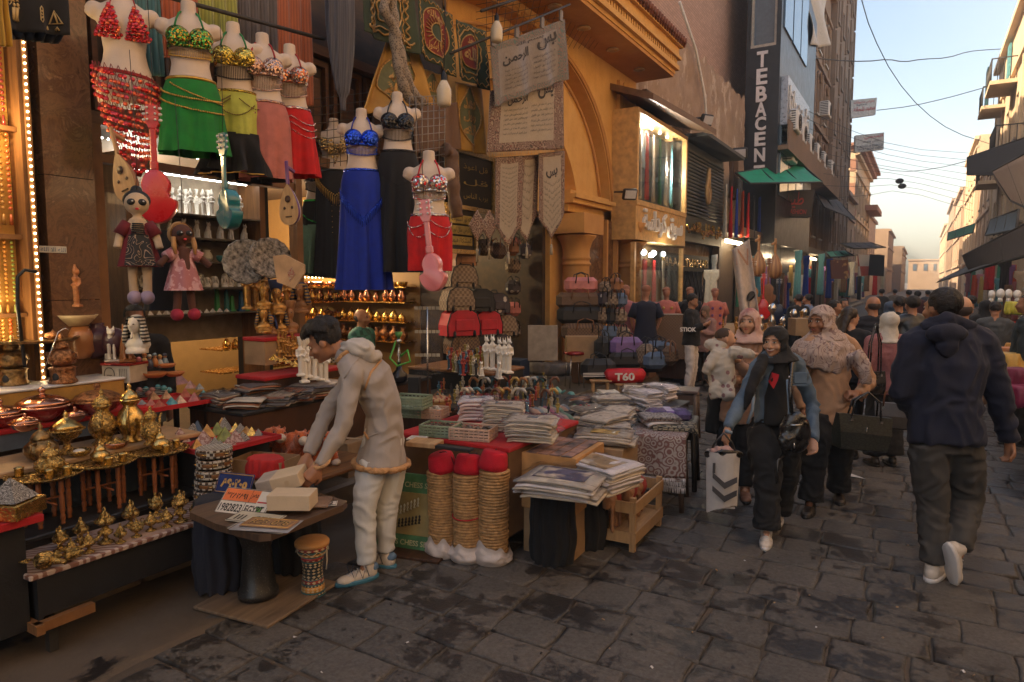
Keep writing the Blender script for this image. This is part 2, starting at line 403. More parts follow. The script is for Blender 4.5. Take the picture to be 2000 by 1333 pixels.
# ================================================================ ground
def Da(i):
 t=NT('worn paving stone');n=t.noise(3.2+i*.3,8,rough=.7);f=t.noise(38,6,rough=.8)
 base=[(.088,.073,.060),(.108,.090,.074),(.072,.061,.053),(.096,.080,.068),(.080,.067,.055)][i]
 c=t.ramp(n.outputs[0],[(.25,tuple(q*.6 for q in base)),(.75,tuple(q*1.35 for q in base))])
 c=t.mix(.35,c,t.ramp(f.outputs[0],[(.35,.03),(.7,.22)]),'MIX')
 a=t.noise(1.9,7,t.map(t.co(),(1,1,1),loc=(3.1,1.7,0)),.72).outputs[0]
 b=t.noise(9,5,rough=.8).outputs[0]
 w=t.math('ADD',t.math('MULTIPLY',a,.72),t.math('MULTIPLY',b,.28))
 wet=t.ramp(w,[(.50,0),(.53,1)])
 sp=t.ramp(t.noise(55,3,rough=.9).outputs[0],[(.70,0),(.74,1)])
 c=t.mix(wet,c,t.mix(.72,c,(.010,.008,.008)))
 c=t.mix(t.math('MULTIPLY',sp,.35),c,(.30,.26,.23))
 r=t.math('MULTIPLY_ADD',wet,-.42,.78)
 t.set(col=c,rough=r,nrm=t.bump(f.outputs[0],.5,.006,t.bump(n.outputs[0],.6,.02)),spec=.4);return t.mat
STONES=[Da(i)for i in range(5)]
def An(name,A,B,wet=True,rough=.9):
 t=NT(name);n=t.noise(2.2,9,rough=.7);c=t.ramp(n.outputs[0],[(.3,A),(.7,B)])
 f=t.noise(60,5,rough=.8)
 if wet:
  a=t.noise(1.6,7,t.map(t.co(),(1,.7,1),loc=(7.4,2.2,0)),.7).outputs[0];w=t.ramp(a,[(.56,0),(.59,1)])
  c=t.mix(w,c,(.014,.010,.008));t.set(rough=t.math('MULTIPLY_ADD',w,-.4,rough))
 t.set(col=c,nrm=t.bump(f.outputs[0],.45,.006,t.bump(n.outputs[0],.3,.03)));return t.mat
g=MB();g.box(-400,-200,-.4,400,700,-.013)
g.build('ground',An('street dirt',(.055,.042,.031),(.105,.08,.06)),kind='structure')
m=MB();y=.2
def slab(m,x0,x1,y0,y1,mi):
 z=ru(-.004,.004);j=lambda:ru(-.009,.009);e=.013;tx,ty=ru(-.006,.006),ru(-.006,.006)
 o=[(x0+j(),y0+j()),((x0+x1)/2,y0+j()*1.3),(x1+j(),y0+j()),(x1+j()*1.3,(y0+y1)/2),(x1+j(),y1+j()),((x0+x1)/2,y1+j()*1.3),(x0+j(),y1+j()),(x0+j()*1.3,(y0+y1)/2)]
 cx,cy_=(x0+x1)/2,(y0+y1)/2
 rk=ru(.08,.3)
 def rr(k,zz):return[(cx+(px-cx)*(1-k/(x1-x0)*2)*(1-(rk*.12 if q % 2 == 0 else 0)),cy_+(py-cy_)*(1-k/(y1-y0)*2)*(1-(rk*.12 if q % 2 == 0 else 0)),zz+(px-cx)*tx+(py-cy_)*ty)for q,(px,py)in enumerate(o)]
 m.loft([rr(0,-.04+z),rr(0,-.007+z),rr(e*.7,z),rr(e*1.6,z+.001)],mi,False,True,smooth=True)
while y<24:
 dy=ru(.22,.31)if y<12 else ru(.28,.38)
 xa=-3.05+ru(-.12,.12)if y<3.6 else-3.76;x=xa
 while x<5.2:
  dx=ru(.24,.42)
  slab(m,x+.004,x+dx-.004,y+.004,y+dy-.004,rnd.randrange(5));x += dx
 y += dy
m.build('road',STONES,kind='structure')
def Cg():
 t=NT('far paving');b=t.n('TexBrick');t.l(t.co(),b.inputs[0]);b.inputs['Scale'].default_value=1;b.inputs['Brick Width'].default_value=.48;b.inputs['Row Height'].default_value=.37
 b.inputs['Mortar Size'].default_value=.012;b.inputs['Color1'].default_value=(.13,.108,.09,1);b.inputs['Color2'].default_value=(.085,.074,.064,1);b.inputs['Mortar'].default_value=(.035,.028,.022,1)
 t.set(col=b.outputs[0],rough=.8,nrm=t.bump(b.outputs[1],-.4,.02));return t.mat
m=MB();m.box(-3.8,24.4,-.012,5.2,190,0.0);m.build('far_road',Cg(),kind='structure')
CONC=An('worn concrete',(.15,.105,.065),(.25,.185,.125));
# smooth cement gutter beside the kerb
def strip(u,v):
 x=-3.84+u*.86;yy=-3+v*7.2
 return(x+(.05*noise.noise(V(0,yy*2,3))if u>.9 else 0),yy,-.004+.010*noise.noise(V(x*2,yy*1.3,1))-(.03 if u>.97 else 0))
m=MB();m.grid(strip,16,110);m.build('gutter',An('damp cement',(.085,.062,.042),(.135,.10,.07)),kind='structure')
KT=An('rough kerb stone',(.14,.10,.062),(.27,.20,.13),False)
m=MB();y=-3.0
while y<60:
 L=ru(.85,1.2)
 m.bx((-3.98,y+L/2,.045),(.32,L-.012,.24),(0,0,ru(-.004,.004)),b=.022);y += L
m.build('kerb',KT,kind='structure')
m=MB();m.box(-5.6,-4,-.1,-4.135,60,.147);m.build('pavement',An('pavement',(.07,.055,.042),(.14,.11,.085)),kind='structure')
m=MB();m.box(3.0,-4,-.1,3.6,120,.12);m.build('right_pavement',An('pavement',(.07,.055,.042),(.14,.11,.085)),kind='structure')
# ================================================================ wall helpers
def Ch(m,x,th,y0,y1,z0,z1,holes=(),mat=0):
 """wall in the plane x, thickness th towards -x, with rectangular openings"""
 ys=sorted({y0,y1,*[min(max(h[0],y0),y1)for h in holes],*[min(max(h[1],y0),y1)for h in holes]});zs=sorted({z0,z1,*[min(max(h[2],z0),z1)for h in holes],*[min(max(h[3],z0),z1)for h in holes]})
 def hole(a,b,c,d):return any(h[0]<(a+b)/2<h[1]and h[2]<(c+d)/2<h[3]for h in holes)
 for a,b in zip(ys,ys[1:]):
  run=None
  for c,d in zip(zs,zs[1:]):
   if hole(a,b,c,d):
    if run:m.box(x-th,a,run[0],x,b,run[1],mat)
    run=None
   else:run=(run[0],d)if run else(c,d)
  if run:m.box(x-th,a,run[0],x,b,run[1],mat)
def window(parent,x,y0,y1,z0,z1,fm,gm,sgn=1,depth=.16,mull=1,arch=False,shut=None):
 """window in an opening of a wall facing +x (sgn 1) or -x (sgn -1)"""
 f=MB();t=.05;xx=x-sgn*depth
 f.box(xx-.03,y0,z0,xx+.03,y0+t,z1);f.box(xx-.03,y1-t,z0,xx+.03,y1,z1);f.box(xx-.03,y0+t,z0,xx+.03,y1-t,z0+t);f.box(xx-.03,y0+t,z1-t,xx+.03,y1-t,z1)
 for k in range(mull):
  yy=y0+(y1-y0)*(k+1)/(mull+1);f.box(xx-.025,yy-.025,z0+t,xx+.025,yy+.025,z1-t)
 f.box(xx-.022,y0+t,z0+(z1-z0)*.62,xx+.022,y1-t,z0+(z1-z0)*.62+.045)
 w=f.build('window',fm,parent)
 g=MB();g.box(xx-.006,y0+t,z0+t,xx+.006,y1-t,z1-t);g.build('pane',gm,w)
 s=MB();s.box(x-.01*sgn,y0-.08,z0-.09,x+sgn*.10,y1+.08,z0-.003);s.build('sill',fm,w)
 return w
DGL=MT((.02,.025,.03),.08,0,.1,bump=.02)
BGL=MT((.18,.24,.30),.06,.5,.1,bump=.02)
def Ap(name,A,B,C=None,sc=1.2,bump=.5):
 t=NT(name);n=t.noise(sc,9,rough=.72);c=t.ramp(n.outputs[0],[(.3,A),(.7,B)])
 if C:a=t.noise(sc*1.7,8,t.map(t.co(),(1,1,.6),loc=(5,3,2)),.7).outputs[0];c=t.mix(t.ramp(a,[(.55,0),(.60,1)]),c,C)
 s=t.noise(2.2,6,t.map(t.co(),(3,3,.25)),.7).outputs[0];c=t.mix(t.math('MULTIPLY',s,.45),c,t.mix(.6,c,(.03,.022,.015)))
 f=t.noise(30,6,rough=.75).outputs[0]
 t.set(col=c,rough=.9,nrm=t.bump(f,.35,.01,t.bump(n.outputs[0],bump,.04)));return t.mat
def Df(name,A,B,mo,w=.22,h=.075,sc=1.0):
 t=NT(name);b=t.n('TexBrick');t.l(t.map(t.co(),(1,1,1),(R(90),0,R(90))),b.inputs[0])
 sx=t.n('SeparateXYZ');t.l(t.co(),sx.inputs[0]);cx=t.n('CombineXYZ');t.l(t.math('ADD',sx.outputs[0],sx.outputs[1]),cx.inputs[0]);t.l(sx.outputs[2],cx.inputs[1]);t.l(cx.outputs[0],b.inputs[0])
 b.inputs['Scale'].default_value=sc;b.inputs['Brick Width'].default_value=w;b.inputs['Row Height'].default_value=h;b.inputs['Mortar Size'].default_value=.008
 b.inputs['Color1'].default_value=(*A,1);b.inputs['Color2'].default_value=(*B,1);b.inputs['Mortar'].default_value=(*mo,1)
 n=t.noise(3,8,rough=.75).outputs[0];c=t.mix(t.math('MULTIPLY',n,.6),b.outputs[0],t.mix(.5,b.outputs[0],(.05,.035,.025)))
 t.set(col=c,rough=.9,nrm=t.bump(b.outputs[1],-.6,.012,t.bump(t.noise(40,4).outputs[0],.3,.008)));return t.mat
XF=-5.2
Bt=Ap('ochre limestone',(.66,.35,.09),(.80,.48,.16),sc=2.0,bump=.15)
Bn=Ap('deep ochre plaster',(.52,.25,.07),(.64,.34,.11),sc=2.0,bump=.1)
Ax=NT('brown marble');_n=Ax.noise(5,10,rough=.75,dist=1.6);_v=Ax.vor(7,'DISTANCE_TO_EDGE',Ax.map(_n.outputs[1],(1,1,1)))
_c=Ax.ramp(_n.outputs[0],[(.28,(.035,.018,.010)),(.45,(.17,.085,.045)),(.56,(.10,.05,.028)),(.72,(.30,.17,.10))]);Ax.set(col=_c,rough=.18,coat=.3);Dg=Ax.mat
# ================================================================ shop building at the left (beads cabinet, costume shop)
b=Ae('shop_building','dark wood fronted shop with brown marble pillar behind the hanging dance costumes','shop',(XF,2.3,0))
def L(o):  # parent-relative offset
 return MTr(-Vector(o.location))
PANEL=By((.018,.008,.004),(.055,.024,.010),3,.5,'carved dark wood',st=(2,2,6));PANEL2=By((.07,.025,.008),(.15,.06,.018),3,.5,'brown carved wood',st=(1,1,8))
def LP(mb,name,mats,parent,**k):
 Mi=MTr(-Vector(parent.location));mb.v=[tuple(Mi @ Vector(p))for p in mb.v];return mb.build(name,mats,parent,**k)
m=MB();Ch(m,-5.2,.35,-30,7.05,.15,13,[(1.2,2.0,.15,3.5),(2.72,6.98,.15,2.86)]);LP(m,'wall',PANEL,b)  # wall stretched upward and behind the camera, out of view, to block the sun
m=MB()
for k in range(9):  # carved upper panels and cornice strips
 ya=2.75+k*.47;m.box(-5.197,ya+.03,2.98,-5.15,ya+.43,3.03);m.box(-5.197,ya+.03,3.85,-5.15,ya+.43,3.9);m.box(-5.197,ya+.03,3.03,-5.15,ya+.07,3.85);m.box(-5.197,ya+.39,3.03,-5.15,ya+.43,3.85)
 m.bx((-5.17,ya+.23,3.44),(.04,.2,.6),b=.015)
m.box(-5.197,2.7,2.86,-5.06,7.05,2.95);m.box(-5.197,2.7,3.93,-5.08,7.05,4.02)
LP(m,'carved_panel',PANEL2,b)
m=MB();m.box(-5.2+.003,2.34,.15,-4.98,2.66,1.62);m.box(-5.197,2.34,1.625,-4.98,2.66,2.45);m.box(-5.197,2.34,2.455,-4.98,2.66,3.9)
LP(m,'marble_pillar',Dg,b)
m=MB()
for yy in(2.69,4.52):m.box(-5.16,yy,.15,-5.05,yy+.07,2.86)
m.box(-5.16,2.76,2.60,-5.07,4.52,2.66)
LP(m,'door_frame',Bb,b)
m=MB();m.box(-5.12,2.76,1.2,-5.11,2.98,2.60);LP(m,'glass_panel',De,b)
st=MB();p0=FX(75,480,-4.975);p1=FX(130,495,-4.975)
st.box(-4.978,p0.y,p1.z,-4.972,p1.y,p0.z);st.build('sticker',MT((.55,.52,.48),.6),None,'small white prayer sticker glued on the brown marble pillar','sticker')
tx=MB();Ag(tx,'الله الا الله',Aw((-4.968,(p0.y+p1.y)/2,(p0.z+p1.z)/2),(1,0,0)),width=(p1.y-p0.y)*.9,height=(p0.z-p1.z)*.62,ar=True)
o=tx.build('writing',MT((.02,.10,.25),.6),OB['sticker'])
# interior room of the costume shop
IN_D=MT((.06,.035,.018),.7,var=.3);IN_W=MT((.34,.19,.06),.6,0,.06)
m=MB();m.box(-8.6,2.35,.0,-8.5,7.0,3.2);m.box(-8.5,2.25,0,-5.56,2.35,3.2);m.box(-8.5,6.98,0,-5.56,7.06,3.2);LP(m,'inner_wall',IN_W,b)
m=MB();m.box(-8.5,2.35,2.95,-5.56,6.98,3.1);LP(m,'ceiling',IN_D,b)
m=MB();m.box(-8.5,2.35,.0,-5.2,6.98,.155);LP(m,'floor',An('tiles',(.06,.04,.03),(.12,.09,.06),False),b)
lamp('shop_lamp',(-7.2,5.6,2.6),34);lamp('shop_lamp',(-6.9,6.5,1.9),16);lamp('shop_lamp',(-6.6,3.9,2.75),16,(1,.86,.68));lamp('shop_lamp',(-7.4,4.6,2.2),16,(1,.8,.5))
# ================================================================ ochre building with the arch
b=Ae('ochre_building','ochre stone building with pointed arch, lit niche and deep tiled cornice','building',(XF,10.3,0))
m=MB();m.box(-5.75,7.06,3.22,-5.45,13.66,5.8)
m.box(-7,7.06,5.8,-6.6,13.66,14)  # unseen high wall behind the roof, added to shade the street
m.box(-5.75,7.06,2.86,-5.25,10.3,3.22)
m.box(-5.75,10.32,.15,-5.42,13.66,3.22)
LP(m,'wall',Bt,b)
yc=8.9
def arch(pts,n=14):  # half profile (y,z) right side -> resampled full curve
 P=[V(a,c)for a,c in pts];seg=[(P[i+1]-P[i]).length for i in range(len(P)-1)];T=sum(seg);out=[]
 for k in range(n+1):
  d=T*k/n;i=0
  while i<len(seg)-1 and d>seg[i]:d -= seg[i];i += 1
  q=P[i].lerp(P[i+1],min(d/seg[i],1));out.append(q)
 out=[V(q.x,q.y)for q in out]
 for _ in range(2):out=[out[0]]+[(out[i-1]+out[i]*2+out[i+1])/4 for i in range(1,n)]+[out[n]]
 return out
outer=arch([(8.9,5.62),(10.37,5.46),(11.2,5.12),(11.75,4.7),(12.14,4.15),(12.33,3.7),(12.4,3.2)])
inner=arch([(8.9,5.3),(10.3,5.08),(11.0,4.7),(11.5,4.2),(11.78,3.7),(11.88,3.25)])
in2=arch([(8.9,4.75),(9.8,4.5),(10.4,4.1),(10.8,3.7),(10.98,3.25)])
border=[V(8.9,5.8),*[V(8.9+4.76*k/7,5.8)for k in range(1,8)],*[V(13.66,5.8-(2.6)*k/7)for k in range(1,8)]]
def layer(m,A,B,x0,x1,mirror=True,mat=0):
 for s in((1,-1)if mirror else(1,)):
  f=lambda q,x:(x,yc+(q.x-yc)*s if s == 1 or True else 0,q.y)
  for i in range(len(A)-1):
   a0,a1,b0,b1=A[i],A[i+1],B[i],B[i+1]
   vs=[f(q,x1)for q in(a0,a1,b1,b0)]+[f(q,x0)for q in(a0,a1,b1,b0)]
   vs=[(v[0],max(v[1],7.06),v[2])for v in vs]
   m.add(vs,[(0,1,2,3),(7,6,5,4),(0,4,5,1),(3,2,6,7)],mat)
m=MB();layer(m,border,outer,-5.45,-5.2);LP(m,'arch_surround',Bt,b)
m=MB()
for A,k,x in((outer,.05,-5.2),(outer,.11,-5.2),(inner,.04,-5.22)):
 for s in(1,-1):
  pts=[(x+.012,max(yc+(q.x-yc+k*.9)*s,7.08),q.y+k*.5)for q in A];m.path(pts,.028,6)
LP(m,'arch_moulding',Bn,b)
m=MB();layer(m,inner,in2,-5.45,-5.24);m.box(-5.45,10.3,3.05,-4.98,11.95,3.13);m.box(-5.45,10.3,3.132,-4.93,12.0,3.2);m.box(-5.45,10.3,3.202,-5.03,11.93,3.26);m.box(-5.45,10.35,2.92,-5.1,11.8,3.048)
LP(m,'inner_arch',Bt,b)
m=MB()
for q in(4,7,9,11,13):
 A=(outer[q]+inner[min(q,14)])/2
 m.lathe([(.0,0),(.075,.0),(.085,.03),(.05,.05),(.05,.06),(.0,.065)],M=MTr((-5.45,A.x,A.y))@ Euler((0,R(90),0)).to_matrix().to_4x4(),n=14)
LP(m,'niche_lamp',MT((.62,.45,.28),.3,.3),b)
m=MB()  # pilaster panels right of the arch
for y0,y1 in((12.62,12.78),(12.84,12.9)):m.box(-5.2+.003,y0,3.2,-5.13,y1,5.6)
for z0,z1 in((3.4,4.0),(4.1,4.7),(4.8,5.45)):
 for q in((13.0,13.05,z0,z1),(13.5,13.55,z0,z1)):m.box(-5.197,q[0],q[2],-5.16,q[1],q[3])
 m.box(-5.197,13.05,z0,-5.16,13.5,z0+.04);m.box(-5.197,13.05,z1-.04,-5.16,13.5,z1)
LP(m,'pilaster',Bt,b)
m=MB();m.box(-5.2,6.4,5.8,-4.42,13.66,5.86);LP(m,'soffit',Bn,b)
m=MB()
m.box(-4.50,6.4,5.862,-4.40,13.70,5.93);m.box(-4.46,6.4,5.932,-4.33,13.74,6.02)
yy=6.45
while yy<13.65:m.box(-4.44,yy,6.023,-4.35,yy+.06,6.13);yy += .11
m.box(-4.52,6.4,6.0225,-4.445,13.70,6.13);m.box(-4.50,6.4,6.133,-4.30,13.78,6.19);m.box(-4.50,6.4,6.193,-4.34,13.74,6.36);m.box(-4.5,6.4,6.363,-4.27,13.80,6.42)
LP(m,'cornice',Bt,b)
TILE=MT((.20,.065,.035),.8,0,.35,12,.4,40,'old roof tile')
m=MB();yy=6.45
while yy<13.8:
 m.path([(-4.20,yy,6.47),(-4.7,yy,6.58),(-5.6,yy,6.78)],[.062,.058,.055],8);m.path([(-4.24,yy+.065,6.425),(-4.7,yy+.065,6.53),(-5.6,yy+.065,6.73)],[.05,.05,.05],8);yy += .13
LP(m,'tile_roof',TILE,b)
for k,yy in enumerate((8.3,9.3,10.3,11.5,12.8)):
 m=MB();m.lathe([(.0,.0),(.1,.0),(.115,-.02),(.09,-.03),(.075,-.012),(0,-.012)],c=(-4.82,yy,5.798),n=16);LP(m,'downlight',MT((.55,.42,.25),.35,.4),b)
# columns at the street level
def column(y,x=-5.12):
 c=MB();pr=[(.30,.15),(.30,.35),(.24,.38),(.235,.42),(.225,2.0),(.23,2.02),(.25,2.03),(.25,2.06),(.225,2.08),(.225,2.12),(.25,2.14),(.225,2.17),(.23,2.3),(.27,2.42),(.33,2.5),(.34,2.53),(.2,2.55)]
 c.lathe(pr,c=(x,y,0),n=24,rip=.02,ripn=12);c.box(x-.36,y-.4,2.55,x+.33,y+.4,2.88)
 LP(c,'column',Bn,b)
column(10.72);column(13.05,-5.05)
m=MB();m.box(-5.42,11.2,.15,-5.18,12.5,2.9);LP(m,'marble_panel',Dg,b)
m=MB()
for yy in(11.15,12.0,12.5):m.box(-5.177,yy,.15,-5.10,yy+.07,2.9)
m.path([(-5.1,12.7,2.55),(-4.95,12.7,2.62),(-4.8,12.7,2.8),(-4.78,12.7,2.9)],[.1,.13,.16,.18],10)
LP(m,'trim',Bn,b)
# bag shop interior
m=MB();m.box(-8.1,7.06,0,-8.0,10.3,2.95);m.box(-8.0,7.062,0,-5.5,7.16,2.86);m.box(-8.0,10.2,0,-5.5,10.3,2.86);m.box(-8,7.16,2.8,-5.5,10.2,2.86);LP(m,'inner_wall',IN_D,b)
m=MB();m.box(-8,7.16,0,-5.2,10.3,.156);LP(m,'floor',An('tiles2',(.06,.04,.03),(.12,.09,.06),False),b)
lamp('bag_shop_lamp',(-6.9,9.2,2.3),14,(1,.78,.45))
# ================================================================ old wall and brick building behind it
OLD=Ap('crumbling plaster over rubble',(.33,.21,.13),(.52,.36,.235),(.62,.48,.35),sc=1.1,bump=1.0)
BRICK=Df('pink brick',(.62,.37,.25),(.50,.29,.19),(.34,.24,.17))
b=Ae('old_stone_building','old crumbling plaster wall with wooden lattice windows right of the ochre cornice','building',(XF,18,0))
def oldw(u,v):
 y=13.67+u*9.9;z=2.4+v*(5.2-.10*(y-13.67)*0+.25*noise.noise(V(y*2,0,9)))
 r=.05*noise.noise(V(y*2.3,z*2.3,1))+.035*noise.noise(V(y*7,z*9,1))*(1 if v>.75 else .3)
 return(-5.2+r,y,z+.1*(v>.98)*noise.noise(V(y*5,2,2)))
m=MB();m.grid(lambda u,v:oldw(u,v),90,50);m.box(-5.8,13.68,.1,-5.32,23.6,7.55);LP(m,'wall',OLD,b)
for k,(y0,y1)in enumerate(((14.0,14.45),(16.0,16.45),(16.7,17.1),(21.6,22.3),(19.3,19.9))):
 z0,z1=(4.85,5.75)if k<3 else(4.3,5.6)
 w=MB();w.box(-5.2,y0,z0,-5.10,y1,z1);f=w.build('window',None or MT((.10,.055,.03),.8),b);f.data.transform(MTr(-Vector(b.location)))
 lt=MB();q=y0+.04
 while q<y1-.03:lt.box(-5.098,q,z0+.03,-5.075,q+.018,z1-.03);q += .06
 q=z0+.05
 while q<z1-.04:lt.box(-5.0745,y0+.03,q,-5.06,y1-.03,q+.018);q += .06
 o=lt.build('lattice',MT((.16,.09,.05),.8),f);o.data.transform(MTr(-Vector(b.location)))
m=MB();m.path([(-5.1,16.1,8.2),(-5.08,17.4,7.5),(-5.08,18.3,6.6),(-5.1,18.9,5.2),(-5.1,19.2,4.4)],.035,8);LP(m,'pipe',Bc,b)
b=Ae('brick_building','pink brick building rising behind the crumbling wall','building',(-6,18,0))
m=MB();Ch(m,-6.0,.4,11,28,0,17);LP(m,'wall',BRICK,b)
# ================================================================ dark clad building with the vertical sign
CLAD=MT((.028,.026,.027),.35,.3,.2,3,.05)
def front(p,n=(0,-1,0)):return Aw(p,n)
Y4=23.9;xl,xr=FY(1455,200,Y4).x,FY(1521,200,Y4).x
b=Ae('dark_shop_building','building clad in dark panels carrying a vertical white shop name','building',(xr,Y4,0))
zs0,zs1=FY(1490,325,Y4).z,FY(1490,92,Y4).z
m=MB();m.box(xl,Y4,3.0,xr,Y4+8,zs1);m.box(xl,Y4,zs1,xl+.12,Y4+.5,16);m.box(xr-.14,Y4+.02,zs1,xr,Y4+8,16);m.box(xl,Y4+.5,zs1,xr-.15,Y4+8,16);m.box(xl-.1,Y4+.003,.1,xr-.5,Y4+8,3.0);LP(m,'wall',CLAD,b)
m=MB();m.box(xl+.14,Y4+.25,zs1+.12,xr-.17,Y4+.28,15.5);LP(m,'pane',BGL,b)
m=MB();m.box(xl+.12,Y4+.1,zs1+.003,xl+.19,Y4+.3,15.5);m.box(xr-.22,Y4+.1,zs1+.003,xr-.15,Y4+.3,15.5);m.box(xl+.12,Y4+.05,zs1+.003,xr-.14,Y4+.3,zs1+.1);LP(m,'window_frame',MT((.45,.38,.30),.5),b)
t=MB()
for i,ch in enumerate('TEBACENT'):
 py=[118,157,199,234,265,288,309,330][i];py=[116,150,184,214,242,272,303,336][i]
 p=FY(1489-i*.9,py,Y4-.04);h=[.50,.50,.50,.46,.44,.44,.44,.42][i]
 Ag(t,ch,Aw(p,(0,-1,0)),width=.34,height=h,ext=.03,bold=.03)
LP(t,'sign_letters',MT((.75,.68,.66),.4,var=.05),b)
m=MB()  # street face glass and the Arabic sign box
a0=FX(1524,110,xr+.12);a1=FX(1558,150,xr+.12)
m.box(xr+.004,Y4+.3,a0.z-1.9,xr+.22,Y4+5.2,a0.z-.35);LP(m,'sign_box',MT((.35,.36,.40),.3,.5),b)
t=MB();Ag(t,'تباسنت بلازا',Aw((xr+.245,Y4+2.75,a0.z-1.1),(1,0,0)),width=4.4,height=1.0,ext=.02,ar=True,bold=.02);LP(t,'sign_writing',Bc,b)
for z0,z1 in((4.6,7.4),(10.0,13.5)):
 m=MB()
 for k in range(3):m.box(xr+.004,Y4+.4+k*1.7,z0,xr+.05,Y4+1.9+k*1.7,z1)
 LP(m,'glass_front',BGL,b)
# ================================================================ tall brown apartment houses along the left
Dh=Ap('brown stained render',(.24,.155,.095),(.38,.255,.16),sc=.6);Cq=Ap('dark brown render',(.21,.14,.09),(.32,.215,.14),sc=.6);Ca=Ap('pale limestone',(.50,.36,.22),(.66,.50,.33),sc=.8,bump=.2);Cr=Ap('sandy render',(.36,.24,.15),(.52,.37,.25),sc=.5)
FRM=MT((.22,.16,.11),.6);FRW=MT((.50,.44,.36),.6)
def Ac(name,label,x,y0,y1,H,wm,sgn=-1,cols=4,flo=None,z0=3.4,dz=3.1,ww=1.0,wh=1.7,fm=FRM,gm=DGL,ledge=True,depth=12,pil=True,arch=False,cat='building'):
 """house whose street wall lies in the plane x; sgn -1: body on the -x side (left row), +1: right row"""
 b=Ae(name,label,cat,(x,(y0+y1)/2,0))
 n=flo or int((H-z0)/dz);holes=[];ws=[]
 for f in range(n):
  for c in range(cols):
   yc=y0+(y1-y0)*(c+.5)/cols;zz=z0+f*dz+.7
   if zz+wh>H-.3:continue
   holes.append((yc-ww/2,yc+ww/2,zz,zz+wh));ws.append(holes[-1])
 m=MB()
 if sgn<0:Ch(m,x,.3,y0,y1,0,H,holes)
 else:Ch(m,x+.3,.3,y0,y1,0,H,holes)
 xb=x+sgn*depth
 m.box(x+sgn*.3,y0,0,xb,y0+.3,H);m.box(x+sgn*.3,y1-.3,0,xb,y1,H);m.box(x+sgn*.3,y0+.3,H-.3,xb,y1-.3,H-.05);m.box(x+sgn*2.2,y0+.3,0,x+sgn*2.3,y1-.3,H-.3)
 LP(m,'wall',wm,b)
 for h in ws:
  w=window(b,x,*h,fm,gm,sgn=-sgn,mull=1)
  for o in(w,*w.children):o.data.transform(MTr(-Vector(b.location)))
 m=MB()
 if ledge:
  for f in range(n+1):
   zz=z0+f*dz;m.box(x-.002*sgn,y0-.03,zz-.12,x-sgn*.16,y1+.03,zz+.06)
 m.box(x-.002*sgn,y0-.05,H-.35,x-sgn*.3,y1+.05,H-.06)
 if pil:
  for c in range(cols+1):
   yc=y0+(y1-y0)*c/cols;yc=min(max(yc,y0+.16),y1-.16)
   for f in range(n):m.box(x-.003*sgn,yc-.15,z0+f*dz+.062,x-sgn*.09,yc+.15,z0+(f+1)*dz-.122)
 if arch:
  for h in ws:
   yc=(h[0]+h[1])/2;pts=[(x-sgn*.06,yc+cos(a)*(ww/2+.14),h[3]-.05+sin(a)*.42)for a in[PI*i/8 for i in range(9)]];m.path(pts,.075,6)
   for s in(-1,1):m.box(x-.004*sgn,yc+s*(ww/2+.14)-.07,h[2],x-sgn*.11,yc+s*(ww/2+.14)+.07,h[3]-.05)
 LP(m,'mouldings',wm,b);return b
Ac('apartment_house','brown apartment house with arched windows and air conditioners beyond the dark sign',-5.0,31.95,43,17.5,Dh,cols=4,fm=FRW,arch=True)
Ac('apartment_house','tall plain brown apartment tower with blue shuttered windows at the edge of the sky',-4.75,43.03,54,24,Cq,cols=4,ww=.8,wh=1.4,gm=BGL,ledge=False)
b=Ac('stone_house','pale limestone house with red striped corner and bracketed cornice in the distance',-5.0,62,80,12.2,Ca,cols=5,ww=.7,wh=1.8,dz=3.6,arch=True)
m=MB()
for k in range(5):m.box(-5.0-.35,61.95,3+k*1.9,-4.93,64.0,3.95+k*1.9)
m.box(-6.2,61.9,12.2,-4.4,80.5,12.55);m.box(-6.4,61.7,12.553,-4.1,80.8,12.8);m.box(-5.5,74,8.5,-3.9,82,9.0)
LP(m,'stone_band',Ap('rose stone',(.30,.14,.085),(.38,.19,.12)),b)
Ac('low_house','low sandy house with blank flank left of the pale limestone house',-4.9,54.1,61.8,8.2,Cr,cols=2,pil=False)
Ac('far_house','sandy flat roofed house where the left row meets the sky',-5.6,84,104,9.6,Cr,cols=5,pil=False,depth=16)
Ac('far_house','small brown house farther down, with a blue window',-4.2,108,128,9.0,Dh,cols=4,pil=False)
Ac('far_house','farthest brown house closing the left row of the street',-3.0,131,165,7.6,Cq,cols=5,pil=False)
def block(name,label,x0,y0,x1,y1,H,wm,kids=()):
 b=Ae(name,label,'building',((x0+x1)/2,y0,0));m=MB();m.box(x0,y0,0,x1,y1,H);m.box(x0-.15,y0-.15,H+.003,x1+.15,y0+.4,H+.3);LP(m,'wall',wm,b)
 for(xa,xb,za,zb)in kids:
  w=MB();w.box(xa,y0-.05,za,xb,y0-.003,zb);LP(w,'window',FRM,b)
  w=MB();w.box(xa+.08,y0-.07,za+.08,xb-.08,y0-.052,zb-.08);LP(w,'pane',BGL,b)
 return b
block('far_house','sandy house front facing down the street, above the rug stall',-9.5,82.0,-5.3,83.9,8.3,Cr,[(-8.8,-8.0,5.2,6.6),(-7.2,-6.4,5.2,6.6),(-6.1,-5.5,6.6,7.5)])
block('far_house','tiny beige house closing the end of the street',-2.6,172,3.2,180,6.2,Cr,[(-1.8,-1.0,4,5.5),(.2,1.0,4,5.5),(2.0,2.6,4,5.5)])
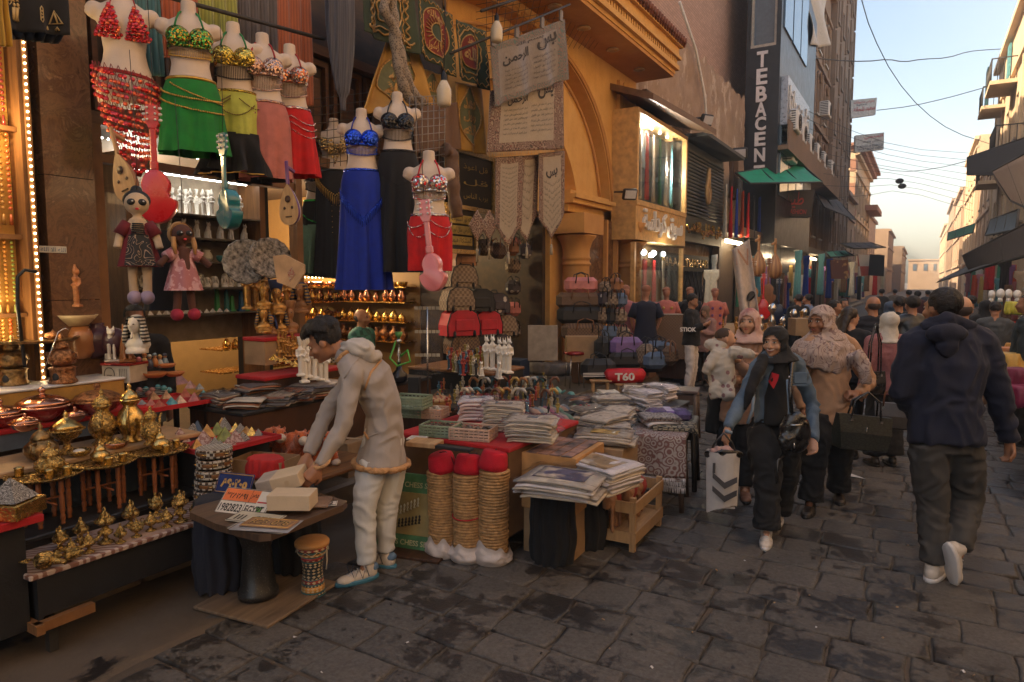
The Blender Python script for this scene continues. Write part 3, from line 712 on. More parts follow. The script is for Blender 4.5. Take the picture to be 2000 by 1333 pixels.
# ================================================================ right row
b=Ac('balcony_house','cream old house with iron balconies and blue green shutters at the right edge',3.5,34,52,14.6,Ca,1,cols=4,ww=1.1,wh=2.1,dz=4.2,z0=3.6,fm=FRM,depth=14,gm=DGL)
for k,(yy,zz)in enumerate(((48,11.4),(42.5,11.4),(38,7.4),(47,7.2))):
 m=MB();m.box(2.4,yy-1.5,zz-.18,3.498,yy+1.5,zz);LP(m,'balcony',Ca,b)
 m=MB()
 for q in range(14):
  yq=yy-1.45+q*2.9/13;m.tube((2.45,yq,zz),(2.45,yq,zz+1.0),.018,n=4)
 for q in range(5):m.tube((2.45+q*.25,yy-1.45,zz),(2.45+q*.25,yy-1.45,zz+1.0),.018,n=4)
 m.box(2.42,yy-1.5,zz+1.0,2.48,yy+1.5,zz+1.05);m.box(2.48,yy-1.5,zz+1.002,3.49,yy-1.44,zz+1.05)
 LP(m,'railing',Bh,b)
SHUT=MT((.06,.22,.24),.6,var=.3)
m=MB();m.box(2.75,49.4,11.45,2.85,50.6,14.2);m.box(3.35,44.4,12,3.45,45.3,14);LP(m,'shutter',SHUT,b)
Ac('corner_house','narrow ochre house with wood balconies behind the striped awning',3.6,54,66,10.2,Cr,1,cols=3,fm=FRM)
Ac('corner_house','tall pale sunlit house in the middle of the right row',3.5,68,84,13.6,Ca,1,cols=4)
Ac('corner_house','peeling beige house in the right row under the wires',3.3,86,104,11.6,Cr,1,cols=4)
Ac('corner_house','brown house with bright top floor far down the right row',3.2,106,128,12.5,Dh,1,cols=5)
Ac('corner_house','last cream house at the far end of the right row',3.0,130,165,11.0,Ca,1,cols=6)
# the right row beside and behind the photographer (casts the bounce light into the street)
Ac('street_house','sunlit plastered house of the right row beside the camera',5.3,-14,14,13,Ca,1,cols=7)
Ac('street_house','sunlit plastered house of the right row before the balconies',5.3,14.3,33.5,12,Cr,1,cols=5)
# ================================================================ hanging cloth
def Bo(q,X,fa=.03,fn=5,ph=0,belly=0,zf=None):
 """surface over a quad of photo corners tl,tr,br,bl standing in the plane x = X (a number, or one per corner)"""
 xs=X if hasattr(X,'__len__')else(X,)*4
 P=[FX(a,b,x)for(a,b),x in zip(q,xs)]
 def f(u,v):  # v 0 top .. 1 bottom
  p=P[0].lerp(P[1],u).lerp(P[3].lerp(P[2],u),v)
  w=sin(u*fn*2*PI+ph+sin(v*2+ph)*.8)*fa*(.35+.65*v)+.25*fa*noise.noise(V(u*7,v*3,ph))
  return p+V(w+belly*sin(PI*v),w*.3,0)
 return f
def Di(f):return lambda u,v:f(u,1-v)
def Ck(name,label,cat,q,X,mat,fa=.03,fn=5,ph=0,nu=44,nv=26,th=.004,group=None,mat2=None,sides=None):
 f=Bo(q,X,fa,fn,ph);m=MB();m.cloth(Di(f),nu,nv,th);o=m.build(name,mat,None,label,cat,group);return o,f
def Ay(mb,f,s,u0,u1,v0,v1,mat=0,ar=True,off=.006,bold=0):
 vs,fs=Ba(s,1,1,0,ar,bold);P=[]
 for t in vs:
  u=u0+(t.x+.5)*(u1-u0);v=v0+(.5-t.y)*(v1-v0);p=f(u,v);a=f(u+.01,v)-p;b=f(u,v+.01)-p;n=b.cross(a)
  if n.x<0:n=-n
  P.append(p+n.normalized()*off)
 mb.add(P,fs,mat)
def clothbend(q,X,cx):pass
STR=lambda A,B,n,sc:Au(n,A,B,'wave',sc,.5,rot=(0,0,R(90)),soft=.15)
def Bu(A,nm):
 t=NT(nm);s=t.n('SeparateXYZ');t.l(t.co(),s.inputs[0]);w=t.math('FRACT',t.math('MULTIPLY',s.outputs[1],42));k=t.math('ABSOLUTE',t.math('SUBTRACT',w,.5))
 n=t.noise(5,4).outputs[0];c=t.ramp(k,[(.0,tuple(q*.55 for q in A)),(.3,A)]);c=t.mix(t.math('MULTIPLY',n,.4),c,t.mix(.6,c,.01));t.set(col=c,rough=.85,sheen=.3,nrm=t.bump(k,.5,.006));return t.mat
TEAL_P=Bu((.07,.19,.21),'teal pleated cloth');ORG_P=Bu((.50,.12,.04),'orange pleated cloth');LIME_P=Bu((.34,.36,.07),'olive pleated cloth');GRY_P=Bu((.11,.095,.10),'grey pleated cloth');RUST_P=Bu((.42,.12,.05),'rust pleated cloth');Dv=Bu((.075,.075,.10),'slate pleated cloth')
GG='pleated scarves hanging behind the costume dummies'
Ck('scarf','teal and cream striped scarf hanging between the red and green costumes','scarf',[(256,-10),(311,-10),(319,150),(281,146)],-4.75,TEAL_P,.02,3,group=GG)
Ck('scarf','short orange pleated scarf behind the green costume dummy','scarf',[(311,-10),(384,-10),(380,120),(314,110)],-4.8,ORG_P,.03,3,1,group=GG)
Ck('scarf','olive yellow pleated scarf over the rail right of the orange one','scarf',[(386,-10),(463,-10),(459,130),(389,120)],-4.82,LIME_P,.03,3,2,group=GG)
Ck('scarf','mauve grey pleated scarf behind the rail and the lime costume','scarf',[(466,-10),(540,-10),(538,150),(468,130)],-4.84,GRY_P,.03,4,3,group=GG)
Ck('scarf','long rust orange pleated scarf ending beside the red skirt','scarf',[(541,-10),(607,-10),(614,208),(545,200)],-4.9,RUST_P,.03,3,4,group=GG)
def tied(u,v):
 w=.5*(1-max(0,v-.25)**1.6*1.25)*(1 if v<.85 else .55+abs(v-.92)*4);p=FX(664+v*6,-12+v*228,-4.65);a=u*2*PI
 rr=.19*max(.12,w*1.7)*(1+.08*sin(a*9+v*3));return p+V(cos(a)*rr*.45,sin(a)*rr,0)
m=MB();m.grid(tied,60,30);m.build('trousers',Dv,None,'slate grey striped trousers knotted at the bottom, hanging left of the green banners','trousers')
# embroidered banners
GRN=Al((.045,.062,.035));GLD=Au('gold satin',(.42,.21,.035),(.62,.36,.07),'noise',6,.5,soft=.3,rough=.45);Dw=MT((.50,.30,.10),.5,.35,.3,40,.5,90,'gold embroidery');Dj=Al((.20,.03,.022));SAGE=Al((.16,.17,.09))
def Bf(mb,f,cu,cv,ru,rv,off,mat=0,n=40,point=0):
 """filled oval laid on the cloth"""
 c=f(cu,cv);vs=[None];ring=[]
 def at(u,v):
  p=f(u,v);a=f(u+.01,v)-p;b=f(u,v+.01)-p;nn=b.cross(a)
  if nn.x<0:nn=-nn
  return p+nn.normalized()*off
 vs=[at(cu,cv)]
 K=5
 for k in range(1,K+1):
  for i in range(n):
   a=2*PI*i/n;s=1+point*abs(cos(a*2))**2;vs.append(at(cu+cos(a)*ru*s*k/K,cv+sin(a)*rv*s*k/K))
 fs=[(0,1+i,1+(i+1)% n)for i in range(n)]
 for k in range(K-1):
  for i in range(n):j=(i+1)% n;fs.append((1+k*n+i,1+(k+1)*n+i,1+(k+1)*n+j,1+k*n+j))
 mb.add(vs,fs,mat,True)
def Bg(mb,f,cu,cv,ru,rv,r,off,mat=0,n=36,point=0,wob=0,wn=0):
 pts=[]
 for i in range(n):
  a=2*PI*i/n;s=(1+point*abs(cos(a*2))**2)*(1+wob*sin(wn*a));u,v=cu+cos(a)*ru*s,cv+sin(a)*rv*s
  p=f(u,v);aa=f(u+.01,v)-p;b=f(u,v+.01)-p;nn=b.cross(aa);nn=-nn if nn.x<0 else nn;pts.append(p+nn.normalized()*off)
 mb.path(pts,r,5,mat,closed=True)
def Am(mb,f,k=22,m=.06,r=.006,off=.008,mat=0,seed=0):
 rr=RNG(seed)
 for side in range(4):
  pts=[]
  for i in range(k*3+1):
   s=i/(k*3);w=m+.028*sin(s*k*2*PI/1.6)
   u,v=((s,w),(1-w,s),(1-s,1-w),(w,1-s))[side];u=min(max(u,m*.5),1-m*.5);v=min(max(v,m*.5),1-m*.5)
   p=f(u,v);a=f(u+.01,v)-p;b=f(u,v+.01)-p;nn=b.cross(a);nn=-nn if nn.x<0 else nn;pts.append(p+nn.normalized()*off)
  mb.path(pts,r,4,mat)
def Bp(name,label,q,X,base,fa,fn,ph,dec):
 b=Ae(name,label,'banner',FX(*q[0],X if not hasattr(X,'__len__')else X[0]));Mi=MTr(-Vector(b.location))
 f=Bo(q,X,fa,fn,ph);m=MB();m.cloth(Di(f),40,30,.006);LP(m,'cloth',base,b)
 dec(b,f);return b
def Db(b,f):
 m=MB();Bf(m,f,.5,.48,.36,.36,.008);LP(m,'medallion',Dj,b)
 m=MB();Bf(m,f,.5,.48,.13,.13,.013);LP(m,'medallion_centre',GRN,b)
 m=MB();Bg(m,f,.5,.48,.37,.37,.008,.012);Bg(m,f,.5,.48,.14,.14,.008,.016);Am(m,f,14,.05)
 for k in range(22):
  a=2*PI*k/22;m2=[f(.5+cos(a)*s*.36,.48+sin(a)*s*.36)+V(.016,0,0)for s in(.42,.6,.72)];m.path(m2,.006,4)
 Ay(m,f,'بسم الله',.28,.72,.16,.32,off=.018,bold=.02);Ay(m,f,'محمد رسول',.28,.72,.66,.80,off=.018,bold=.02);LP(m,'embroidery',Dw,b)
def Dk(b,f):
 m=MB();Bf(m,f,.45,.47,.27,.28,.008);LP(m,'medallion',Dj,b)
 m=MB();Bg(m,f,.45,.47,.28,.29,.008,.012);Bg(m,f,.45,.47,.37,.38,.010,.008,wob=.05,wn=14);Am(m,f,12,.07)
 Ay(m,f,'الله',.27,.63,.38,.62,off=.016,bold=.03);Ay(m,f,'محمد',.33,.57,.24,.34,off=.016,bold=.03);LP(m,'embroidery',Dw,b)
def Dc(b,f):
 m=MB();Am(m,f,10,.14,.012);Am(m,f,8,.22,.009,seed=2);Bg(m,f,.5,.45,.2,.24,.01,.01,wob=.12,wn=6);LP(m,'embroidery',Dw,b)
def Bv(t):
 def d(b,f):
  m=MB();Bf(m,f,.5,.47,.30,.36,.008,point=.18);LP(m,'medallion',SAGE,b)
  m=MB();Bg(m,f,.5,.47,.31,.37,.010,.012,point=.18)
  for i,s in enumerate(t):Ay(m,f,s,.27,.73,.2+i*.58/len(t),.2+(i+.9)*.58/len(t),off=.016,bold=.04)
  LP(m,'embroidery',Dw,b)
 return d
Bp('gold_banner','gold satin banner with sage medallion hanging under the green banners',[(752,80),(815,100),(838,200),(696,228)],-4.75,GLD,.045,3,1,Bv(['على','ولي','الله']))
Bp('gold_banner','gold satin banner with arabic lettering left of the bare bulb',[(815,130),(870,150),(868,225),(812,232)],-4.8,GLD,.03,2,2,Bv(['الله','محمد']))
Bp('gold_banner','narrow gold satin banner with long sage oval, beside the brown shawl',[(889,160),(940,170),(947,303),(893,292)],-4.72,GLD,.03,2,3,Bv(['محمد','رسول','الله']))
Bp('green_banner','dark green velvet banner with gold scrolls at the top of the wall',[(704,-45),(806,-20),(818,108),(706,62)],-4.6,GRN,.04,2,0,Dc)
Bp('green_banner','green banner with a round maroon medallion of golden calligraphy',[(813,-20),(882,30),(887,152),(817,104)],-4.6,GRN,.03,2,1,Db)
Bp('green_banner','green banner with an oval maroon medallion, rightmost of the three',[(890,38),(948,62),(953,178),(893,150)],-4.6,GRN,.03,2,2,Dk)
# snake patterned scarf
SNK=Au('snakeskin knit',(.06,.045,.035),(.34,.27,.21),'vor',60,.35,soft=.2)
def Cs(f0,w,X0,X1,nm,lb,cat,mat,pts,thick=.05):
 P=[FX(a,b,X0+(X1-X0)*i/(len(pts)-1))for i,(a,b)in enumerate(pts)];Q=[]
 for i in range(len(P)-1):
  for k in range(6):Q.append(P[i].lerp(P[i+1],k/6))
 Q.append(P[-1]);
 for _ in range(4):Q=[Q[0]]+[(Q[i-1]+Q[i]*2+Q[i+1])/4 for i in range(1,len(Q)-1)]+[Q[-1]]
 m=MB();m.path(Q,[w*(1+.12*sin(i*1.3))for i in range(len(Q))],14);me=m
 me.v=[tuple(Vector(v)+Vector(v).normalized()*.008*noise.noise(Vector(v)*22))for v in me.v]
 return m.build(nm,mat,None,lb,cat)
Cs(0,.052,-4.42,-4.45,'knitted_scarf','grey snake patterned knitted scarf looping down in front of the gold banner','scarf',SNK,[(762,-10),(768,30),(772,90),(782,150),(796,190),(820,205)])
Cs(0,.045,-4.40,-4.42,'knitted_scarf','second strand of grey snake patterned scarf beside the green banner','scarf',SNK,[(755,-10),(748,20),(765,45),(778,80),(790,140),(808,185),(826,200)])
BRN=Au('brown fringed wool',(.10,.05,.028),(.19,.10,.055),'fine',30,.5,soft=.3)
Cs(0,.07,-4.35,-4.3,'fringed_shawl','brown fringed shawl dangling right of the wire grid','shawl',BRN,[(868,292),(882,300),(884,340),(886,380),(893,425)])
Ck('brown_cloth','flat brown wool cloth hanging behind the wire grid','cloth',[(805,210),(893,200),(899,292),(808,300)],-4.6,BRN,.02,3)
# ---------------- tapestries with koranic text
TAPB=Au('silver tapestry weave',(.16,.13,.11),(.27,.23,.20),'fine',26,.5,soft=.3,rough=.5);Dx=Au('cream tapestry weave',(.34,.28,.21),(.48,.41,.32),'fine',40,.5,soft=.3)
Dl=Au('floral border',(.33,.27,.20),(.09,.07,.05),'rings',14,.52,soft=.05,C=(.26,.06,.05));FLOR2=Au('teal floral border',(.22,.19,.16),(.10,.17,.15),'rings',11,.5,soft=.06,C=(.25,.08,.07))
INK=MT((.03,.025,.025),.7);FRG=Al((.42,.36,.27))
def Be(name,label,q,X,body,bord,bw,lines,fa,fn,ph,point=0,big=None,cat='tapestry',hem=None,bwv=None):
 b=Ae(name,label,cat,FX(*q[0],X if not hasattr(X,'__len__')else X[0]));f0=Bo(q,X,fa,fn,ph)
 f=(lambda u,v:f0(u,v))if not point else(lambda u,v:f0(u,v*(1+point*(1-abs(2*u-1)))if v>0 else v))
 g=(lambda u,v:f(u,v));m=MB();nu,nv=36,36;k0=len(m.f)
 m.cloth(lambda u,v:g(u,1-v),nu,nv,.005);bwv=bwv or bw
 for j in range(nv):
  for i in range(nu):
   if min(i,nu-1-i)<bw*nu or min(j,nv-1-j)<bwv*nv:m.m[k0+j*nu+i]=1
 Mi=MTr(-Vector(b.location));m.v=[tuple(Mi @ Vector(p))for p in m.v];m.build('cloth',[body,bord],b)
 t=MB()
 for s,u0,u1,v0,v1,bo in lines:Ay(t,g,s,u0,u1,v0,v1,off=.008,bold=bo)
 if t.v:LP(t,'writing',INK,b)
 if hem == 'fringe':
  h=MB()
  for i in range(70):
   u=(i+.5)/70;p=g(u,1);h.tube(p,p+V(ru(-.01,.01),ru(-.01,.01),-.05),.003,.002,4)
  LP(h,'fringe',FRG,b)
 if point:
  h=MB();p=g(.5,1);h.tube(p+V(.0,0,.0),p+V(0,0,-.07),.004,n=5);h.ell(p+V(0,0,-.085),(.017,.017,.02),8,5)
  h.lathe([(.014,0),(.019,-.05),(.024,-.13)],c=p+V(0,0,-.09),n=12);LP(h,'tassel',FRG,b)
 return b,g
small=lambda s,n,u0,u1,v0,v1,bo=.0:[(s[i % len(s)],u0,u1,v0+(v1-v0)*i/n,v0+(v1-v0)*(i+.62)/n,bo)for i in range(n)]
LN=['تنزيل العزيز الرحيم لتنذر قوما','انك لمن المرسلين على صراط','فهم غافلون لقد حق القول','ما انذر اباؤهم على اكثرهم','لا يؤمنون انا جعلنا في اعناقهم']
b,g=Be('tapestry','lower beige rose bordered tapestry with two columns of arabic script',[(957,178),(1100,150),(1100,292),(949,298)],(-4.42,-4.42,-4.42,-4.42),Dx,Dl,.13,
 [('الرحمن',.22,.47,.12,.30,.02),('يس',.62,.84,.06,.26,.02)]+small(LN,6,.18,.47,.34,.78)+small(LN[::-1],6,.53,.84,.32,.76),.012,3,0,hem='fringe')
b,g=Be('tapestry','upper silver satin tapestry tied to a pole, teal flowered edge and black calligraphy',[(955,92),(1101,38),(1107,156),(961,211)],-4.30,TAPB,FLOR2,.10,
 [('الرحمن',.16,.48,.22,.42,.03),('يس',.58,.88,.14,.36,.03),('بسم الله',.30,.66,.10,.18,.01)]+small(LN,5,.18,.46,.48,.84)+small(LN[::-1],5,.54,.86,.42,.84),.035,3,1)
h=MB()
for u in(.04,.32,.66,.95):
 p=g(u,0);h.box(p.x-.012,p.y-.04,p.z-.01,p.x+.012,p.y+.04,p.z+.13)
LP(h,'tab',TAPB,b)
RUN=dict(cat='table runner')
Be('table_runner','pointed table runner with dense pink script, left of three hanging in a row',[(968,308),(1021,304),(1018,440),(966,443)],-4.5,Dx,Dl,.16,small(LN,13,.22,.78,.12,.82),.008,2,0,point=.30,bwv=.06,**RUN)
Be('table_runner','pointed cream table runner half hidden behind its neighbour',[(1018,305),(1052,302),(1048,420),(1010,440)],-4.56,Dx,Dl,.2,small(LN,7,.2,.7,.10,.8),.008,2,2,point=.34,bwv=.05,**RUN)
Be('table_runner','pointed cream table runner with wide black letters, rightmost of three',[(1052,300),(1103,295),(1102,418),(1053,428)],-4.48,Dx,Dl,.15,[('يس',.25,.7,.20,.32,.03)]+small(LN,7,.18,.8,.36,.92),.008,2,4,point=.36,bwv=.05,**RUN)
for i,(cx,cy_,X,s)in enumerate(((932,440,-4.2,'left'),(955,440,-4.5,'right'))):
 q=[(cx-17,cy_),(cx,cy_-30),(cx+17,cy_),(cx,cy_+32)];f=Bo(q,X,0,1);m=MB();m.cloth(lambda u,v:f(u,1-v),8,8,.006)
 o=m.build('diamond_mat',Dl,None,f'flowered diamond shaped cloth with tassel, {s} of the pair beside the framed verses','table mat')
 p=FX(cx,cy_+32,X);h=MB();h.tube(p,p+V(0,0,-.08),.004,n=5);h.lathe([(.012,0),(.02,-.02),(.012,-.03),(.018,-.14)],c=p+V(0,0,-.08),n=10);h.build('tassel',FRG,o)
# framed calligraphy
FGOLD=MT((.45,.27,.08),.35,.8,.4,60,.8,110,'beaded gilt frame')
def framed(name,label,q,X,rows):
 b=Ae(name,label,'framed picture',FX(*q[3],X));f=Bo(q,X,0,1)
 P=[FX(a,c,X)for a,c in q];y0,y1=P[0].y,P[1].y;z0,z1=min(P[2].z,P[3].z),max(P[0].z,P[1].z);t=.05
 m=MB();m.box(X-.04,y0,z0,X+.03,y0+t,z1);m.box(X-.04,y1-t,z0,X+.03,y1,z1);m.box(X-.04,y0+t,z0,X+.028,y1-t,z0+t);m.box(X-.04,y0+t,z1-t,X+.028,y1-t,z1)
 k=int((z1-z0)/.03)
 for i in range(k):
  for yy in(y0+.015,y1-.015):m.ell((X+.03,yy,z0+(i+.5)*(z1-z0)/k),.011,6,4)
 LP(m,'frame',FGOLD,b)
 m=MB();m.box(X-.03,y0+t,z0+t,X,y1-t,z1-t);LP(m,'panel',MT((.02,.016,.012),.35),b)
 m=MB()
 for i,s in enumerate(rows[1]):
  zc=z1-t-.06-(z1-z0-2*t-.1)*(i+.5)/len(rows[1])
  if rows[0]:m.bx((X+.006,(y0+y1)/2,zc),(.012,(y1-y0)-.2,(z1-z0)/len(rows[1])*.55),b=.02)
  Ag(m,s,Aw((X+.014,(y0+y1)/2,zc),(1,0,0)),width=(y1-y0)*.62,height=(z1-z0)/len(rows[1])*.36,ar=True,mat=1 if rows[0]else 0)
 Mi=MTr(-Vector(b.location));m.v=[tuple(Mi @ Vector(p))for p in m.v];m.build('calligraphy',[MT((.50,.36,.10),.4,.5),INK],b)
framed('framed_calligraphy','gilt framed black panel with a round koranic emblem',[(888,312),(964,310),(966,402),(888,408)],-4.85,(False,['قل اعوذ','قل','برب الناس']))
framed('framed_calligraphy','gilt framed black panel with three golden bars of script',[(868,409),(930,406),(932,488),(868,494)],-4.8,(True,['الله نور السموات','والارض مثل نوره','كمشكاة فيها']))
# rails, grid, bulbs
m=MB();a,b_=FX(318,-8,-4.62),FX(632,77,-4.72);m.tube(a,b_,.017,n=8);m.build('rail',Bh,None,'long dark iron rail slanting above the row of costume dummies','rail')
m=MB();a,b_=W(880,105,6.9),FX(1113,9,-4.28);m.tube(a,b_,.014,n=8);m.tube(W(940,22,7.2),W(1040,-12,8.4),.016,n=8);m.build('pole',Bh,None,'thin rusty pole carrying the silver satin tapestry','pole')
WIRE=MT((.30,.28,.26),.4,.7);
m=MB()
P=[FX(800,190,-4.35),FX(869,187,-4.35),FX(868,330,-4.35),FX(802,340,-4.35)]
for i in range(7):m.tube(P[0].lerp(P[1],i/6),P[3].lerp(P[2],i/6),.005,n=5)
for i in range(11):m.tube(P[0].lerp(P[3],i/10)+V(.006,0,0),P[1].lerp(P[2],i/10)+V(.006,0,0),.004,n=5)
m.build('wire_grid',WIRE,None,'white wire display grid between the black and the red silver costume','grid')
m=MB()
for i in range(22):m.tube(FX(950+i*14,-20,-4.9),FX(950+i*10,95,-4.9),.004,n=4)
for i in range(9):m.tube(FX(930,10+i*14,-4.895),FX(1110,-25+i*14,-4.895),.004,n=4)
m.build('wire_grid',MT((.09,.07,.05),.5,.5),None,'rusty wire mesh under the ochre soffit behind the silver tapestry','grid')
m=MB()
for i in range(12):m.tube(FX(600+i*13,190-i*1.5,-4.95),FX(600+i*13,330-i,-4.95),.004,n=4)
for i in range(9):m.tube(FX(598,196+i*16,-4.945),FX(745,178+i*16,-4.945),.004,n=4)
m.build('wire_grid',MT((.09,.07,.05),.5,.5),None,'dark wire mesh behind the gold, blue and black costumes','grid')
BULB=MT((.62,.52,.38),.25,var=.03,bump=0)
def bulb(px,py,X,s,label):
 p=FX(px,py,X);b=Ae('light_bulb',label,'light bulb',p)
 m=MB();m.lathe([(.0,-.20*s),(.035*s,-.198*s),(.058*s,-.185*s),(.065*s,-.16*s),(.067*s,-.05*s),(.062*s,-.035*s),(.045*s,0),(.03*s,.03*s)],n=20);m.build('globe',BULB,b)
 m=MB();m.lathe([(.03*s,.03*s),(.026*s,.035*s),(.026*s,.085*s),(.014*s,.10*s),(.01,.12*s)],n=14);m.build('socket',Ad if s>1 else Aa,b)
 m=MB();m.path([(0,0,.11*s),(.01,.01,.4),(.0,.03,.9)],.005,5);m.build('cable',Aa,b)
bulb(970,48,-4.15,1.0,'unlit milky bulb dangling left of the silver tapestry pole');bulb(867,165,-3.75,1.0,'unlit milky bulb dangling above the red and silver costume')
# ---------------- cloth at the top left
HIER=Al((.012,.012,.014));
b=Ae('printed_cloth','black cotton cloth printed with golden pharaonic figures at the top left corner','cloth',FX(60,20,-3.9))
f=Bo([(8,-40),(128,-40),(132,70),(10,58)],-3.9,.02,2,1);m=MB();m.cloth(Di(f),30,16,.004);LP(m,'cloth',HIER,b)
m=MB()
def Dm(cx,cy_,pts,r=.004,closed=False):
 P=[f(cx+a,cy_+c)+V(.006,-.004,0)for a,c in pts];m.path(P,r,4,closed=closed)
for cx in(.14,.22):  # walking pharaoh figures, filled bodies
 m.ell(f(cx,.50)+V(.006,0,0),(.004,.008,.010),6,4);Dm(cx,.56,[(0,0),(0,.12),(-.01,.26)],.011);Dm(cx,.56,[(0,.1),(.035,.26)],.007);Dm(cx,.57,[(0,.02),(.04,-.02)],.004);Dm(cx,.5,[(-.01,-.06),(.01,-.1),(.02,-.05)],.005)
for cx,cy_ in((.53,.02),(.56,.55),(.06,.25)):Dm(cx,cy_,[(-.035,0),(-.035,.22),(0,.26),(.035,.22),(.035,0),(0,-.04)],.003,True);Dm(cx,cy_,[(-.02,.05),(.02,.05)]);Dm(cx,cy_,[(-.02,.1),(.02,.12)]);Dm(cx,cy_,[(-.02,.18),(.015,.16)])
for cx,cy_ in((.82,.72),(.84,.1)):Dm(cx,cy_,[(-.07,.1),(0,-.14),(.09,.08)],.006,True);Dm(cx,cy_,[(0,-.1),(.04,.08)],.005)
for cx in(.7,.86):Dm(cx,.9,[(-.02,.03),(0,-.03),(.02,.03)],.005)
LP(m,'gold_print',MT((.60,.44,.20),.5,.2),b)
Ck('yellow_cloth','mustard yellow pleated cloth edge at the far upper left','cloth',[(-40,-40),(10,-40),(21,92),(-40,90)],-3.8,Bu((.55,.32,.03),'mustard'),.02,3)
Ck('black_fringed_cloth','black fringed edge of cloth hanging behind the golden printed cotton','cloth',[(5,50),(131,60),(110,86),(20,76)],-3.96,Ar,.02,5)
# ================================================================ costume dummies
def Ct():
 m=MB();N=22
 def rg(rx,ry,z,yo=0):return[(cos(2*PI*i/N)*rx,sin(2*PI*i/N)*ry+yo,z)for i in range(N)]
 m.loft([rg(.16,.11,-.60),rg(.178,.128,-.52),rg(.165,.118,-.44),rg(.128,.095,-.33),(rg(.118,.088,-.27)),rg(.13,.095,-.18),rg(.15,.10,-.09),rg(.155,.088,-.03),rg(.12,.07,.012),rg(.065,.055,.045),rg(.050,.050,.07),rg(.047,.047,.15)])
 for s in(-1,1):
  m.ell((s*.07,-.082,-.125),(.062,.052,.060));m.ell((s*.155,.0,-.028),(.055,.05,.05));m.path([(s*.155,0,-.03),(s*.185,.0,-.075)],[.05,.036],12);m.ell((s*.07,.07,-.5),(.08,.07,.09))
 return Ab(m,.011,4,.5,name='torso')
TORSO=Ct();TORSO.materials.append(Cz)
def Ak(a,z,off=0,front=True):
 """point on the dummy's skin: a in -1..1 across the front"""
 prof=[(-.60,.16,.11),(-.52,.178,.128),(-.44,.165,.118),(-.33,.128,.095),(-.27,.118,.088),(-.18,.13,.095),(-.09,.15,.10),(-.03,.155,.088),(.012,.12,.07),(.05,.06,.05)]
 for(z0,r0,q0),(z1,r1,q1)in zip(prof,prof[1:]):
  if z0 <= z <= z1:t=(z-z0)/(z1-z0);rx,ry=r0+(r1-r0)*t,q0+(q1-q0)*t;break
 else:rx,ry=(.16,.11)if z<-.6 else(.05,.05)
 an=a*PI/2;x=sin(an)*(rx+off);y=-cos(an)*(ry+off)
 if-.19<z<-.06:
  for s in(-1,1):
   d=(x-s*.07)/.062;e=(z+.125)/.060;k=1-d*d-e*e
   if k>0:y=min(y,-.082-.052*math.sqrt(k)-off)
 return V(x,y,z)
def Bk(z0,z1,r0,r1,amp,nf,flare=1.5,seed=0,hem=0,nu=96,nv=26,ry=.76,tail=0):
 m=MB();Af=[]
 for j in range(nv+1):
  v=j/nv;z=z0+(z1-z0)*v;k_=max(0,min(1,(-.50-z)/max(-.50-z1,.01)));base=(Ak(1,max(z,-.52)).x+.009)if z>-.50 else .185+(r1-.185)*k_**flare;rg=[]
  if z0<-.55:base=r0+(r1-r0)*v
  for i in range(nu):
   a=2*PI*i/nu;w=2.4*amp*max(0,v-.12)*(.25*cos(23*a+seed)+cos(nf*a+seed+.6*sin(v*4+seed))+.35*cos((nf*1.7//1)*a+seed*2))
   zz=z-hem*v*v*sin(a+seed)+(-tail*v*max(0,-sin(a)))
   rg.append((cos(a)*(base+w),sin(a)*(base*ry+w),zz))
  Af.append(rg)
 m.loft(Af,0,False,False);return m
def Cl(m,pts,r,step,mat=0,flat=False):
 P=[Vector(p)for p in pts];acc=0;last=P[0]
 for a,b in zip(P,P[1:]):
  d=(b-a).length;n=max(1,int(d/step))
  for k in range(n):
   q=a.lerp(b,k/n)
   if flat:m.lathe([(0,-.002),(r,-.001),(r,.001),(0,.002)],n=8,mat=mat,M=MTr(q)@ Euler((R(90)+ru(-.5,.5),0,ru(-.5,.5))).to_matrix().to_4x4())
   else:m.ell(q,r,6,4,mat)
def swag(a0,a1,z0,z1,sag,off,n=14,zf=None):
 return[Ak(a0+(a1-a0)*i/n,max(-.60,z0+(z1-z0)*i/n-sag*sin(PI*i/n)),off)if False else(lambda A,Z:V(sin(A)*(Ak(1,max(Z,-.52)).x+.008+off),-cos(A)*((Ak(1,max(Z,-.52)).x+.008)*.76+off),Z))((a0+(a1-a0)*i/n)*PI/2,z0+(z1-z0)*i/n-sag*sin(PI*i/n))for i in range(n+1)]
